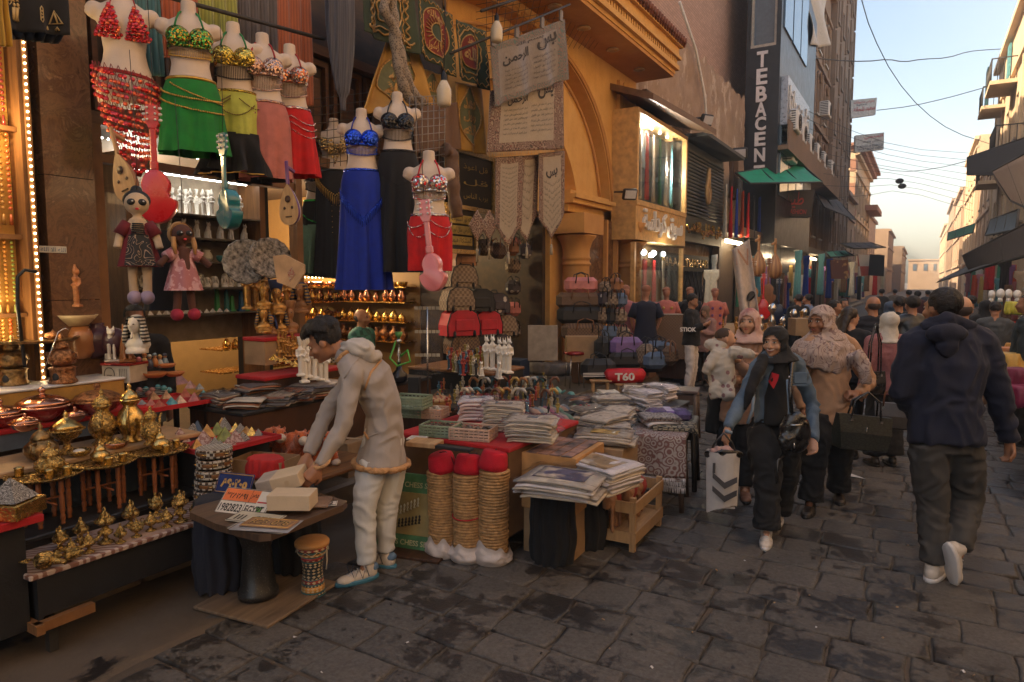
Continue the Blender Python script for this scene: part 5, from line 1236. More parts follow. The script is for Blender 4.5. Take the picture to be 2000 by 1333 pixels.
def cup(loc,s,label,rz=0,g='brass cups on the trays'):
 t=T('brass_cup',label,'cup',loc,rz,g,s);P1(t,'cup_body',Br,lambda m:m.lathe([(.0,0),(.022,0),(.024,.004),(.026,.05),(.028,.055),(.024,.055),(.022,.008),(0,.006)],n=18));return t
def up(q,dx,dy,dz=.004):return(q[0]+dx,q[1]+dy,q[2]+dz)
Bm(up(q1,-.01,.03),1.15,'engraved brass teapot standing on the leftmost tray',EB,2.4);Bm(up(q2,-.02,.0),.8,'squat brass pot on the middle tray',Br,1.0,spout=False);Bm(up(q3,.0,.02),.85,'round brass sugar pot on the rightmost tray',Br,1.0,spout=False)
for i,(q,dx,dy,lb)in enumerate(((q1,.09,-.02,'on the leftmost tray, in front of the teapot'),(q1,.10,.06,'on the leftmost tray, right of the teapot'),(q1,-.09,-.08,'on the leftmost tray, at its left rim'),(q2,.10,-.02,'on the middle tray, front left'),(q2,.08,.07,'on the middle tray, at the right'),(q3,.09,.0,'on the rightmost tray, in front of the sugar pot'),(q3,.02,.11,'on the rightmost tray, at the right rim'))):cup(up(q,dx,dy),.85,'plain brass cup '+lb)
# ---------------- tan table of pots behind the trays
table('pot_table','tan topped table holding the brass coffee pots and the bowls','table',-4.42,1.3,-4.02,2.75,.765,MT((.40,.25,.13),.6),front=.49,fm=MT((.02,.035,.06),.6),legs=False)
TZ=.767
def on(px,py,z):return G(px,py,z)
def Eb(loc,s,label):
 t=T('footed_bowl',label,'bowl',loc,0,None,s)
 P1(t,'bowl',EB,lambda m:m.lathe([(.06,0),(.062,.008),(.035,.02),(.018,.045),(.02,.07),(.05,.085),(.075,.11),(.08,.13),(.095,.135),(.095,.14),(0,.14)],n=26))
 P1(t,'lid',Br,lambda m:m.lathe([(.085,.141),(.07,.165),(.045,.185),(.02,.2),(.01,.21),(.016,.222),(.006,.24),(0,.25)],n=24,rip=.03,ripn=12));return t
Bm(on(82,898,TZ),1.35,'hobnailed brass teapot behind the leftmost tray',Ce,2.3)
Eb(on(132,885,TZ),1.0,'covered brass bowl on a tall foot, left of the coffee pots')
Bm(on(203,868,TZ),1.35,'tall engraved arabic coffee pot in the middle of the tan table',EB,2.6,tall=True);Bm(on(257,862,TZ),1.45,'shiny plain arabic coffee pot, tallest at the right of the tan table',Br,2.5,tall=True);Bm(on(296,868,TZ),.95,'small brass coffee pot right of the shiny tall one',EB,2.0,tall=True)
t=T('brass_bowl','shallow brass bowl in front of the covered footed bowl','bowl',on(155,890,TZ));P1(t,'bowl',EB,lambda m:m.lathe([(.035,0),(.055,.01),(.062,.03),(.06,.034),(.05,.014),(0,.01)],n=24));P1(t,'soap',ALAB,lambda m:m.ell((0,0,.026),(.03,.03,.012)))
t=T('brass_bowl','copper lidded dish between the tall coffee pots','bowl',on(228,875,TZ));P1(t,'bowl',Cm,lambda m:m.lathe([(.04,0),(.055,.01),(.065,.03),(.065,.034),(0,.034)],n=24));P1(t,'lid',EB,lambda m:m.lathe([(.06,.035),(.045,.045),(.012,.05),(.01,.062),(0,.064)],n=20))
t=T('price_card','white card leaning behind the coffee pots','card',on(225,850,.80));P1(t,'card',Ad,lambda m:m.bx((0,0,.03),(.09,.004,.07),(-.3,0,-.6),b=.001))
# ---------------- red shelf with tureens
table('red_shelf','red cloth covered shelf holding the copper tureens','shelf',-4.98,1.0,-4.46,2.8,.905,As,front=.78,fm=MT((.09,.12,.17),.6),legs=False)
def Bw(px,py,s,label,body=Ea,lid=Cm,z=.907):
 t=T('tureen',label,'tureen',on(px,py,z),.4,None,s)
 P1(t,'pot_body',body,lambda m:m.lathe([(.06,0),(.065,.006),(.11,.03),(.145,.075),(.15,.085),(.155,.088),(0,.09)],n=36,rip=.008,ripn=24))
 P1(t,'rim',lid,lambda m:m.lathe([(.152,.0885),(.168,.094),(.165,.100),(.12,.102)],n=36));P1(t,'lid',lid,lambda m:m.lathe([(.15,.1),(.13,.125),(.085,.148),(.04,.158),(.02,.162),(.012,.172),(.022,.182),(.02,.195),(.008,.205),(0,.21)],n=36,rip=.006,ripn=24));return t
Bw(85,822,1.0,'wide red tureen with copper lid on the red shelf');Bw(192,808,.95,'deep hammered red tureen, right one on the red shelf',Ea,EC);Bw(2,835,.8,'red tureen cut by the left edge of the picture');Bw(50,842,.5,'small copper lidded dish in front of the wide tureen',Cm,Cm);Bw(147,822,.42,'tiny copper pot between the two big tureens',Cm,Cm)
# ---------------- white board with incense burners
table('white_board_shelf','white topped shelf with yellow boxes below and incense burners on top','shelf',-5.12,.9,-4.64,2.62,1.10,Ad,front=.95,fm=MT((.42,.23,.05),.7),legs=False,th=.018)
t=T('card_stack','row of yellow cartons below the incense burners','box',(-4.85,1.8,.905));P1(t,'cartons',MT((.45,.24,.06),.7),lambda m:[m.bx((0,-.7+.36*k,.022),(.34,.34,.044),b=.003)for k in range(4)])
def Ci(px,py,s,label,mat):
 t=T('incense_burner',label,'incense burner',on(px,py,1.10),.5,None,s)
 P1(t,'base',mat,lambda m:(m.lathe([(.08,0),(.082,.01),(.07,.03),(.072,.09),(.08,.1),(.05,.11),(0,.112)],n=28,rip=.01,ripn=18)))
 P1(t,'opening',Aa,lambda m:m.ell((.0,-.067,.045),(.022,.010,.028),12,8));P1(t,'pot_body',mat,lambda m:m.lathe([(.05,.112),(.075,.13),(.082,.165),(.07,.195),(.05,.212),(.04,.218),(0,.22)],n=28,rip=.01,ripn=16))
 P1(t,'lid',mat,lambda m:m.lathe([(.042,.221),(.045,.235),(.038,.262),(.02,.275),(.01,.285),(.018,.295),(.008,.312),(0,.32)],n=22))
 for s_ in(-1,1):P1(t,'handle',mat,lambda m:m.path([(s_*.075,0,.15),(s_*.105,0,.165),(s_*.10,0,.195),(s_*.068,0,.192)],.006,6))
 return t
Ci(28,752,1.0,'engraved old brass incense burner, leftmost on the white board',Ce);Ci(124,748,1.0,'reddish copper incense burner beside the leaning wire',EC);Ci(60,738,.9,'dull brass burner behind the two front burners',Ce);Ci(98,730,.95,'dark copper burner at the back under the round tray',EC)
t=T('round_tray','big dark copper tray lying across the burners at the back','tray',FX(55,665,-4.95));P1(t,'tray_body',Ce,lambda m:m.lathe([(0,0),(.26,0),(.28,.014),(.285,.014),(.27,-.006),(0,-.006)],n=40));P1(t,'knob',EC,lambda m:m.lathe([(.02,0),(.05,.02),(.045,.04),(.01,.05),(.0,.07)],c=(.06,.12,0),n=16))
t=T('wire_stick','thin pale wire stick leaning between the burners','stick',FX(84,730,-4.6));P1(t,'stick',Av,lambda m:m.path([(0,0,0),(0,.10,.25),(.0,.14,.27),(0,.16,.26)],.004,6))
m=MB();p=FX(45,655,-4.75);m.path([(p.x,p.y,p.z-.2),(p.x,p.y-.02,p.z+.18),(p.x,p.y-.01,p.z+.36),(p.x,p.y+.03,p.z+.40),(p.x,p.y+.10,p.z+.39)],.011,8);m.build('walking_cane',Aa,None,'black hooked cane hanging in front of the bead cabinet','cane')
# ---------------- bead cabinet
t=T('bead_cabinet','glowing gold cabinet of hanging prayer beads at the left edge','cabinet',(-5.1,2.1,1.0))
P1(t,'back_board',MT((.62,.34,.08),.5),lambda m:m.box(-.02,-.95,.1,.0,.10,2.6));P1(t,'frame',Bb,lambda m:(m.box(-.02,.105,0,.15,.17,2.7),m.box(-.02,-.95,2.605,.15,.10,2.68),m.box(-.02,-.95,0,.15,.10,.09),m.box(.005,-.95,1.02,.10,.10,1.05),m.box(.005,-.95,.52,.10,.10,.545),m.box(.005,-.95,1.7,.10,.10,1.73)))
BC=[(.55,.12,.03),(.75,.50,.18),(.30,.36,.06),(.45,.22,.05),(.08,.05,.03),(.70,.30,.05),(.32,.04,.03)]
for row,(z0,z1)in enumerate(((1.68,1.18),(1.0,.60),(.5,.14),(2.5,1.8))):
 for k in range(14):
  y=.06-k*.042-(.008 if row % 2 else 0);mt=MT(BC[(k*3+row*2+k//3)% 7],.3,0,.1,bump=0,coat=.3)
  m=MB();n=14 if row != 3 else 20
  for i in range(n):zz=z0+(z1-z0)*i/n;m.ell((.06,y,zz),.0125 if row != 1 else .011,8,5)
  m.tube((.06,y,z1),(.06,y,z1-.07),.006,.014,6);m.build('bead_strand',mt,t)
t=T('light_strip','vertical strip of warm little lamps along the bead cabinet','light strip',(-4.92,2.235,1.0));LEDW=MT((1,.72,.36),em=14);
P1(t,'strip',Bb,lambda m:m.box(-.015,-.012,.05,0,.012,2.45))
for k in range(56):P1(t,'lamp',LEDW,lambda m:m.ell((.006,0,.08+k*.0425),.0065,6,4))
lamp('bead_cabinet_lamp',(-4.9,1.95,2.7),5,(1,.7,.32));lamp('bead_cabinet_lamp',(-4.9,1.9,1.5),3,(1,.7,.32))
# ---------------- carved boxes, cats, figures behind
t=T('inlaid_box','cream printed box with red lid carrying the two cat statues','box',FX(245,745,-4.75),.35);bx=t.location
P1(t,'box_body',MT((.45,.40,.33),.6),lambda m:m.bx((0,0,.06),(.22,.17,.12),b=.003));P1(t,'lid',Ea,lambda m:m.bx((0,0,.128),(.235,.185,.018),b=.003))
P1(t,'print',Aa,lambda m:(m.path([(-.05+.04*sin(a),-.087,.06+.045*cos(a))for a in[2*PI*i/16 for i in range(16)]],.0025,4,closed=True),m.box(-.07,-.0875,.05,-.03,-.086,.055),m.box(-.06,-.0875,.03,-.04,-.086,.035),*[m.path([(.03+q*.014,-.087,.02),(.03+q*.014,-.087,.10)],.0015,4)for q in range(5)]))
def Bs(loc,s,label,mat,rz=0,part='body',g=None,cat_='cat statue'):
 t=T('cat_statue',label,cat_,loc,rz,g,s);m=MB()
 m.path([(0,.045,.0),(0,.035,.08),(0,.0,.16),(0,-.012,.20)],[.052,.048,.034,.024],14);m.ell((0,.04,.03),(.05,.06,.04));m.ell((0,-.022,.225),(.03,.036,.027));m.ell((0,-.055,.218),(.014,.014,.012))
 for q in(-1,1):m.path([(q*.018,-.01,.24),(q*.022,-.008,.278)],[.014,.003],8);m.path([(q*.018,-.03,.13),(q*.018,-.04,.05),(q*.018,-.045,0)],[.016,.013,.014],8);m.ell((q*.018,-.058,.008),(.014,.022,.010))
 m.path([(0,.09,.01),(.05,.08,.008),(.055,.02,.01)],[.010,.010,.008],8)
 Ai(Ab(m,.006,2),'body',mat,t);P1(t,'base',mat,lambda m:m.bx((0,.01,-.006),(.11,.19,.014),b=.003));return t
CATB=MT((.33,.13,.04),.3,0,.1,coat=.4)
Bs((bx.x,bx.y+.02,bx.z+.151),.92,'caramel coloured sitting cat statue on the red lidded box',CATB,1.1);Bs((bx.x-.10,bx.y-.03,bx.z+.151),.86,'white sitting cat statue behind the caramel cat',ALAB,1.1)
def bust(loc,s,label,face,cloth,rz=0,tall=0,g=None,name='pharaoh_bust'):
 t=T(name,label,'bust',loc,rz,g,s);m=MB()
 m.ell((0,-.01,.16),(.036,.042,.052));m.path([(0,0,.13),(0,.004,.08)],[.024,.026],10);m.ell((0,.01,.05),(.075,.045,.045));m.ell((0,-.052,.158),(.008,.010,.012));m.ell((0,-.046,.137),(.012,.006,.005));m.path([(0,-.04,.12),(0,-.048,.085)],[.007,.009],6);m.lathe([(.06,0),(.06,.02),(.045,.03)],n=16)
 Ai(Ab(m,.006,1),'body',face,t)
 if tall == 1:P1(t,'crown',cloth,lambda m:m.lathe([(.036,.17),(.044,.20),(.058,.26),(.056,.265),(0,.266)],n=20,c=(0,.01,0)))
 elif tall == 2:P1(t,'crown',cloth,lambda m:(m.lathe([(.040,.17),(.045,.21),(.035,.235),(.02,.25),(.022,.27),(0,.275)],n=18,c=(0,.01,0)),m.ell((0,-.02,.215),(.008,.01,.022))))
 else:
  def nm(u,v):
   a=(u*1.5-.25)*PI+PI;a=PI*.15+u*PI*.7;a=-PI*.22+u*PI*1.44;r=.046+.030*v;return V(cos(a)*r*(1.0),sin(a)*(.045+.012*v)+.0,.205-.14*v)
  P1(t,'headcloth',cloth,lambda m:(m.grid(nm,26,8),m.ell((0,.008,.185),(.045,.044,.036)),m.path([(-.06,-.012,.06),(-.052,-.025,.11),(-.046,-.02,.16)],[.014,.016,.010],8),m.path([(.06,-.012,.06),(.052,-.025,.11),(.046,-.02,.16)],[.014,.016,.010],8)))
 for q in(-1,1):P1(t,'eye',Aa,lambda m:m.ell((q*.014,-.048,.168),(.006,.004,.0035),8,5))
 return t
NEM=Au('striped headcloth',(.42,.25,.06),(.03,.04,.10),'wave',14,.5,rot=(0,R(90),0));BLUEG=MT((.03,.05,.16),.4,.2);BWH=Au('black and white stripes',(.5,.46,.4),(.02,.02,.02),'wave',16,.5,rot=(0,R(90),0));WIN=MT((.05,.012,.02),.35)
bust(FX(268,690,-4.6),1.2,'black and white striped pharaoh bust right of the cats',ALAB,BWH,.5)
t=T('dark_jar','large dark wine coloured jar lying behind the cats','jar',FX(190,700,-5.0),.5);P1(t,'jar_body',WIN,lambda m:(m.lathe([(.05,0),(.11,.04),(.125,.13),(.10,.20),(.05,.23),(.055,.25),(0,.25)],n=26),m.ell((.13,.0,.11),(.10,.09,.11))))
t=T('wooden_bowl_hat','cream wooden hull on an orange jar beside the marble pillar','ornament',FX(160,700,-4.97),.5);P1(t,'jar_body',CATB,lambda m:m.lathe([(.05,0),(.085,.05),(.08,.16),(.05,.22),(0,.22)],n=22));P1(t,'hull',MT((.55,.42,.26),.6),lambda m:m.lathe([(.06,0),(.11,.05),(.13,.075),(.12,.075),(.05,.01)],c=(-.02,0,.225),n=26))
def Ah(loc,s,label,mat,kind='pharaoh',rz=0,g=None,name='statuette',nolid=True):
 """slim standing Egyptian figure"""
 t=T(name,label,'statuette',loc,rz,g,s);t.rotation_euler[2]=rz;m=MB()
 m.bx((0,0,.010),(.075,.06,.02));m.path([(0,0,.02),(0,0,.10),(0,0,.17),(0,0,.20),(0,0,.235)],[.022,.024,.026,.022,.032],12);m.path([(0,0,.23),(0,0,.26)],[.03,.012],10)
 for q in(-1,1):m.path([(q*.032,0,.235),(q*.038,-.004,.19),(q*.03,-.022,.165),(q*.01,-.03,.185)],[.010,.009,.008,.008],6)
 if kind == 'jackal':m.ell((0,-.004,.285),(.019,.024,.02));m.path([(0,-.02,.284),(0,-.05,.275)],[.012,.007],8);[m.path([(q*.011,0,.295),(q*.014,.002,.335)],[.008,.003],6)for q in(-1,1)]
 elif kind == 'queen':m.ell((0,0,.285),(.019,.021,.026));m.lathe([(.022,.295),(.024,.32),(.030,.345),(0,.346)],n=12)
 else:m.ell((0,-.002,.283),(.019,.021,.026));m.ell((0,.008,.283),(.032,.02,.032));m.path([(0,0,.30),(0,.0,.345)],[.020,.008],10)
 Ai(Ab(m,.0055,1),'body',mat,t);return t
WFIG=MT((.45,.18,.07),.4,.2,.3,30,bump=.4)
s0=Ah(FX(150,600,-4.98),.85,'tall carved wooden figure standing at the foot of the marble pillar',WFIG,'pharaoh',.6);Bi(s0,FX(180,603,-5.02),.5,.8,'second carved wooden figure right of the pillar, arms raised')
s0b=Ah(FX(148,488,-5.2),.8,'small golden wood figure on the glass shelf beside the pillar',MT((.5,.26,.08),.4,.3),'queen',.6)
# coloured little sailors, terracotta bowls
t=T('figure_group','pink figurine standing at the left of the terracotta bowls','figurine',FX(272,730,-4.72),.4);P1(t,'body',MT((.60,.20,.22),.5),lambda m:(m.lathe([(.03,0),(.028,.03),(.018,.06),(.014,.08),(0,.085)],n=14),m.ell((0,0,.095),.017),m.lathe([(.022,.1),(.012,.115),(0,.12)],n=12)))
cols=[((.5,.32,.12),'yellow hatted'),((.08,.09,.14),'dark blue coated'),((.48,.20,.06),'orange dressed'),((.45,.45,.42),'white robed'),((.20,.28,.34),'grey blue coated')]
for i,(c,w)in enumerate(cols):
 t=T('figurine',f'small {w} clay figurine, {ORD[i]} from the left behind the terracotta bowls','figurine',FX(283+i*10,716+(i % 2)*3,-4.78),.4,'clay figurines behind the bowls')
 P1(t,'robe',MT(c,.5),lambda m:m.lathe([(.022,0),(.024,.03),(.014,.06),(0,.066)],n=12));P1(t,'head',MT((.5,.28,.16),.5),lambda m:m.ell((0,0,.075),.014,10,6));P1(t,'hat',MT(cols[(i+2)% 5][0],.5),lambda m:m.lathe([(.018,.08),(.012,.095),(0,.1)],n=12))
for i,(px,py,s)in enumerate(((303,737,1.0),(341,735,.85),(327,718,.7))):
 t=T('terracotta_bowl',['wide orange terracotta bowl left of its smaller twin','orange terracotta bowl at the right end of the red cloth','small terracotta bowl behind the other two'][i],'bowl',FX(px,py,-4.65),0,None,s);P1(t,'bowl',TERRA,lambda m:m.lathe([(.05,0),(.075,.02),(.082,.035),(.076,.035),(.05,.008),(0,.006)],n=28))
# ---------------- stone tray and pyramid tray
def tray(name,label,x0,y0,x1,y1,z,lip=.018,mat=As):
 t=T(name,label,'tray',((x0+x1)/2,(y0+y1)/2,z));X,Y=(x1-x0)/2,(y1-y0)/2
 P1(t,'tray_body',mat,lambda m:(m.box(-X,-Y,-.012,X,Y,0),m.box(-X,-Y,.001,-X+.012,Y,lip),m.box(X-.012,-Y,.001,X,Y,lip),m.box(-X+.012,-Y,.001,X-.012,-Y+.012,lip),m.box(-X+.012,Y-.012,.001,X-.012,Y,lip)));return t
tray('stone_tray','red lined tray of coloured stone pyramids and spheres',-4.85,2.50,-4.38,3.12,.885);
P1(OB['stone_tray'],'leg',Bh,lambda m:(m.box(-.2,-.28,-.74,-.17,-.25,-.012),m.box(-.2,.25,-.74,-.17,.28,-.012),m.box(.17,.25,-.74,.2,.28,-.012)))
tray('pyramid_tray','red edged tray crowded with metal and stone pyramids',-4.22,2.50,-3.62,3.06,.715)
P1(OB['pyramid_tray'],'support',Aa,lambda m:m.box(-.28,-.26,-.56,.2,.26,-.013))
def pyr(loc,s,mat,label,g,rz):
 t=T('pyramid',label,'pyramid ornament',loc,rz,g,s);P1(t,'body',mat,lambda m:m.loft([[(-.05,-.05,0),(.05,-.05,0),(.05,.05,0),(-.05,.05,0)],[(-.001,-.001,.082),(.001,-.001,.082),(.001,.001,.082),(-.001,.001,.082)]],smooth=False));return t
STC=[((.52,.25,.22),'rose quartz'),((.60,.56,.50),'white onyx'),((.62,.44,.32),'peach onyx'),((.10,.35,.42),'turquoise'),((.42,.12,.08),'red jasper'),((.30,.34,.38),'grey agate')]
spot=[(262,790),(278,795),(295,796),(312,797),(335,790),(352,787),(262,752),(315,752),(345,750),(372,758),(390,760),(362,775),(380,783),(398,778),(300,780),(325,778)]
for i,(px,py)in enumerate(spot):
 c,nm=STC[(i*5+i//3)% 6];pyr(G(px,py,.887),ru(.55,.95)if i != 8 else 1.4,MT(c,.35,0,.25,30,name=nm,bump=0,coat=.3),f'{nm} pyramid, {ORD[i]} counted along the red stone tray','stone pyramids on the red tray',ru(0,1.5))
for i,(px,py)in enumerate(((285,765),(297,768),(308,762),(272,768),(320,764),(290,775),(330,768))):
 c,nm=STC[(i*3+3)% 6];t=T('stone_ball',f'{nm} ball, {ORD[i]} in the wire dish of the stone tray','stone ball',G(px,py,.90),0,'polished stone balls');P1(t,'body',MT(c,.2,0,.25,30,name=nm,bump=0,coat=.5),lambda m:m.ell((0,0,.022),.024,14,9))
t=T('wire_dish','white wire dish of stone balls on the red tray','dish',G(300,772,.887));P1(t,'wires',Bc,lambda m:[m.path([(.10*cos(a)*(1+k*.05),.10*sin(a)*(1+k*.05),.004+k*.012)for a in[2*PI*i/24 for i in range(24)]],.0018,4,closed=True)for k in range(4)])
PYM=[(Au('hieroglyph silver',(.45,.43,.40),(.12,.11,.10),'scroll',30,.4),'silver engraved'),(Au('rose spotted',(.28,.14,.12),(.50,.36,.32),'noise',60,.5),'speckled rose'),(MT((.20,.24,.05),.35,0,.4,30),'olive green'),(MT((.40,.22,.07),.35,.6,.3,30),'bronze'),(Au('zigzag black',(.03,.03,.03),(.5,.48,.44),'wavy',40,.5),'black and white zigzag'),(MT((.02,.02,.02),.3,coat=.4),'black'),(Cf,'golden')]
k=0
rows=[(332,838,1.15,5),(352,862,1.1,1),(368,848,1.0,0),(398,868,1.1,1),(420,872,.75,4),(385,878,.8,3),(405,852,1.0,3),(425,848,1.0,2),(440,860,1.1,2),(405,832,.9,2),(380,822,.9,0),(430,830,1.0,3),(452,836,1.05,0),(460,862,.95,1),(470,845,.8,0),(475,860,.7,4),(482,838,.75,6),(492,850,.7,6),(500,842,.6,3),(505,850,.55,4),(488,828,.8,5),(466,826,.7,3),(448,874,.8,1),(432,878,.7,4),(510,836,.5,0),(415,815,.8,0)]
for i,(px,py,s,c)in enumerate(rows):
 p=G(px,py,.718);p=V(min(max(p.x,-4.17),-3.67),min(max(p.y,2.55),3.01),.718)
 pyr(p,s,PYM[c][0],f'{PYM[c][1]} pyramid, {ORD[i]} counted from the left in the red edged tray','pyramids in the red edged tray',ru(.2,1.3))
t=pyr(on(10,985,.0),1,PYM[0][0],'big silver hieroglyph pyramid on a gilt box at the left edge',None,.5);t.location=FX(22,975,-3.5);t.scale=(1.5,1.5,1.2)
Aq('gilt_box','gilt paper box under the big silver pyramid',V(t.location.x,t.location.y,t.location.z-.075),(.19,.19,.07),Cf,.5);q=t.location
Aq('red_stand','red cloth covered shelf board at the left edge under the gilt box',V(q.x-.06,q.y-.08,q.z-.115),(.30,.34,.036),As,0)
Aq('dark_chest','black wooden chest carrying the red board at the left edge',V(q.x-.10,q.y-.12,.147),(.28,.30,q.z-.265),Aa,0)
# ---------------- inlaid drum rings stack
INL=Au('mother of pearl mosaic',(.60,.56,.48),(.06,.035,.02),'check',55,.5);c0=FX(413,995,-3.62)
for k in range(7):
 t=T('tambourine',f'inlaid tambourine, {ORD[k]} from the bottom of the leaning stack','tambourine',(c0.x+.004*sin(k*2),c0.y+.006*k,.33+k*.062),k*.7,'stack of inlaid tambourines')
 P1(t,'hoop',Bb,lambda m:(m.lathe([(.098,0),(.102,0),(.102,.05),(.098,.05),(.096,.03)],n=36)));P1(t,'inlay',INL,lambda m:(m.lathe([(.1035,.034),(.1035,.048),(.097,.052),(.095,.05)],n=36),m.lathe([(.1035,.002),(.1035,.010),(.103,.012)],n=36),*[m.bx((.103*cos(a),.103*sin(a),.025),(.004,.045,.022),(0,0,a))for a in[2*PI*i/5 for i in range(5)]]))
 for j in range(4):
  a=2*PI*(j+.5)/5+.3;P1(t,'jingle',Br,lambda m:m.lathe([(0,-.004),(.016,-.003),(.017,0),(.016,.003),(0,.004)],M=Mx((.1*cos(a),.1*sin(a),.025),(0,0,0)),n=10))
Aq('dark_crate','dark crate under the stack of tambourines',(c0.x,c0.y,.147),(.24,.24,.18),Aa)
# ================================================================ licence plate table on a giant goblet drum
t=T('plate_table','irregular brown board table on a giant speckled goblet drum, showing licence plates','table',(-2.93,2.37,0))
TT=.56
P1(t,'board',By((.05,.03,.02),(.14,.08,.045)),lambda m:m.loft([[(a-.0,b,z)for a,b in((-.33,-.20),(-.27,-.27),(.0,-.31),(.30,-.30),(.34,-.26),(.33,.22),(.30,.28),(-.22,.33),(-.27,.30))]for z in(TT-.035,TT)],smooth=False))
SPK=Au('speckled lacquer',(.015,.014,.014),(.16,.15,.13),'fine',120,.60,soft=.03,rough=.35)
d0=G(505,1165,.02);lx,ly=d0.x+2.93,d0.y-2.37
P1(t,'drum_pedestal',SPK,lambda m:m.lathe([(.105,.03),(.108,.06),(.095,.075),(.082,.20),(.075,.30),(.09,.36),(.14,.42),(.17,.46),(.172,.52)],c=(lx,ly,0),n=36))
Aq('plywood_sheet','thin worn plywood sheet on the paving under the goblet drum table',(d0.x+.02,d0.y+.05,.003),(.52,.56,.018),By((.12,.08,.05),(.24,.17,.11)),.12,cat='board')
# sacks / dark cloth under the table
def Az(w,d,h,seed=0,vx=.016):
 m=MB();m.lathe([(.0,0),(w*.5,.0),(w*.54,h*.25),(w*.52,h*.7),(w*.48,h),(0,h)],n=24,sy=d/w);me=Ab(m,vx,2,disp=lambda p,n:.010*sin(math.atan2(p.y,p.x)*11+2*noise.noise(p*5)+seed)*min(1,abs(n.z-1))+.008*noise.noise(p*9+V(seed,0,0)));return me
Ai(Az(.26,.26,.52,1),'dark_sack',Al((.012,.014,.026)),None,'navy black sack standing behind the speckled goblet drum','sack',loc=G(432,1145,.02))
Ai(Az(.26,.26,.5,4),'dark_sack',Ar,None,'black cloth covered drum right of the speckled goblet drum','sack',loc=G(580,1110,.02))
# plates
def plate(px,py,w,h,rz,tilt,label,base,parts,z=None,d=None,th=.004):
 p=G(px,py,z or TT+.004)if d is None else W(px,py,d)
 t=T('licence_plate',label,'licence plate',p,rz);t.rotation_euler=Euler((tilt,0,rz));
 P1(t,'plate',base,lambda m:m.bx((0,0,0),(w,h,th),b=.0018))
 for nm,mat,fn in parts:P1(t,nm,mat,fn)
 return t
NAVY=MT((.01,.025,.13),.4);YEL=MT((.55,.33,.10),.4);ORR=MT((.70,.16,.05),.4);PLW=MT((.62,.58,.52),.45,var=.06);BRWN=MT((.30,.17,.09),.5);LGR=MT((.5,.46,.36),.5)
I4=Matrix.Identity(4)
def Ec(s,x,y,w,h,ar=False,bold=.0,z=.0035):return lambda m:Ag(m,s,MTr((x,y,z)),width=w,height=h,ar=ar,bold=bold)
rzP=R(14)
plate(458,945,.23,.115,rzP,R(62),'navy plate with ochre arabic numerals leaning at the back of the table',NAVY,[('rim',YEL,lambda m:m.path([(-.108,-.05,.003),(.108,-.05,.003),(.108,.05,.003),(-.108,.05,.003)],.003,4,closed=True)),('numerals',YEL,Ec('٨٩٠٢٠٥',0,0,.17,.05,bold=.06))],d=3.72)
plate(478,982,.30,.16,rzP,R(42),'orange and white plate reading EGYPT and 1982823',PLW,[('orange_field',ORR,lambda m:m.box(-.142,.003,.0022,.07,.072,.0026)),('rim',Aa,lambda m:(m.path([(-.145,-.075,.003),(.145,-.075,.003),(.145,.075,.003),(-.145,.075,.003)],.002,4,closed=True),m.box(-.145,-.0005,.0027,.07,.0015,.0033),m.box(.008,-.072,.0027,.0105,.0,.0033),m.box(.02,.0,.0027,.022,.072,.0033))),
  ('writing',Aa,lambda m:(Ec('1982823',-.068,-.037,.135,.045,bold=.02)(m),Ec('EGYPT',.075,-.037,.11,.045,bold=.02)(m),Ec('٣٢٨٢٨٩١',-.062,.036,.13,.04,bold=.03)(m),Ec('مصر',.045,.036,.042,.03,True,.02)(m))),('emblem',MT((.10,.25,.05),.5),lambda m:m.prism([(.082,.02),(.125,.02),(.105,.065)],.001,Mx((0,0,.0026),(R(-90),0,0),(1,1,-1)))),('flag_band',MT((.45,.02,.03),.5),lambda m:m.box(.075,.004,.0026,.138,.012,.003))],d=3.55)
plate(500,1012,.27,.13,rzP,0.05,'khaki plate with black strokes lying in front of the orange plate',LGR,[('numerals',Aa,Ec('١١١  ٤٦٣',0,-.01,.22,.07,bold=.02)),('rim',Aa,lambda m:m.path([(-.13,-.06,.003),(.13,-.06,.003),(.13,.06,.003),(-.13,.06,.003)],.0015,4,closed=True))],z=TT+.012)
plate(527,1022,.26,.12,rzP+.1,0.0,'brown plate with a pale number frame at the front edge of the table',BRWN,[('frame',YEL,lambda m:m.path([(-.12,-.05,.003),(.12,-.05,.003),(.12,.05,.003),(-.12,.05,.003)],.003,4,closed=True)),('numerals',Aa,Ec('R23 078',0,0,.2,.06,bold=.04)),('numerals_line',YEL,Ec('R23 078',.002,.002,.2,.058,bold=.0,z=.0045))],z=TT+.016)
plate(621,985,.20,.08,R(40),0.0,'white plate reading 829 1932 at the right edge of the table',PLW,[('rim',Aa,lambda m:m.path([(-.095,-.035,.003),(.095,-.035,.003),(.095,.035,.003),(-.095,.035,.003)],.002,4,closed=True)),('numerals',Aa,Ec('829 1932',0,0,.16,.05,bold=.03))],z=TT+.008)
for k in range(4):plate(515+k*2,1026,.30,.17,rzP+.05*k,0,f'plate in the pile under the khaki one, {ORD[k]} from the bottom',MT([(.05,.05,.06),(.4,.37,.3),(.12,.08,.05),(.3,.3,.32)][k],.4),[],z=TT+.002+.0025*k,th=.002)
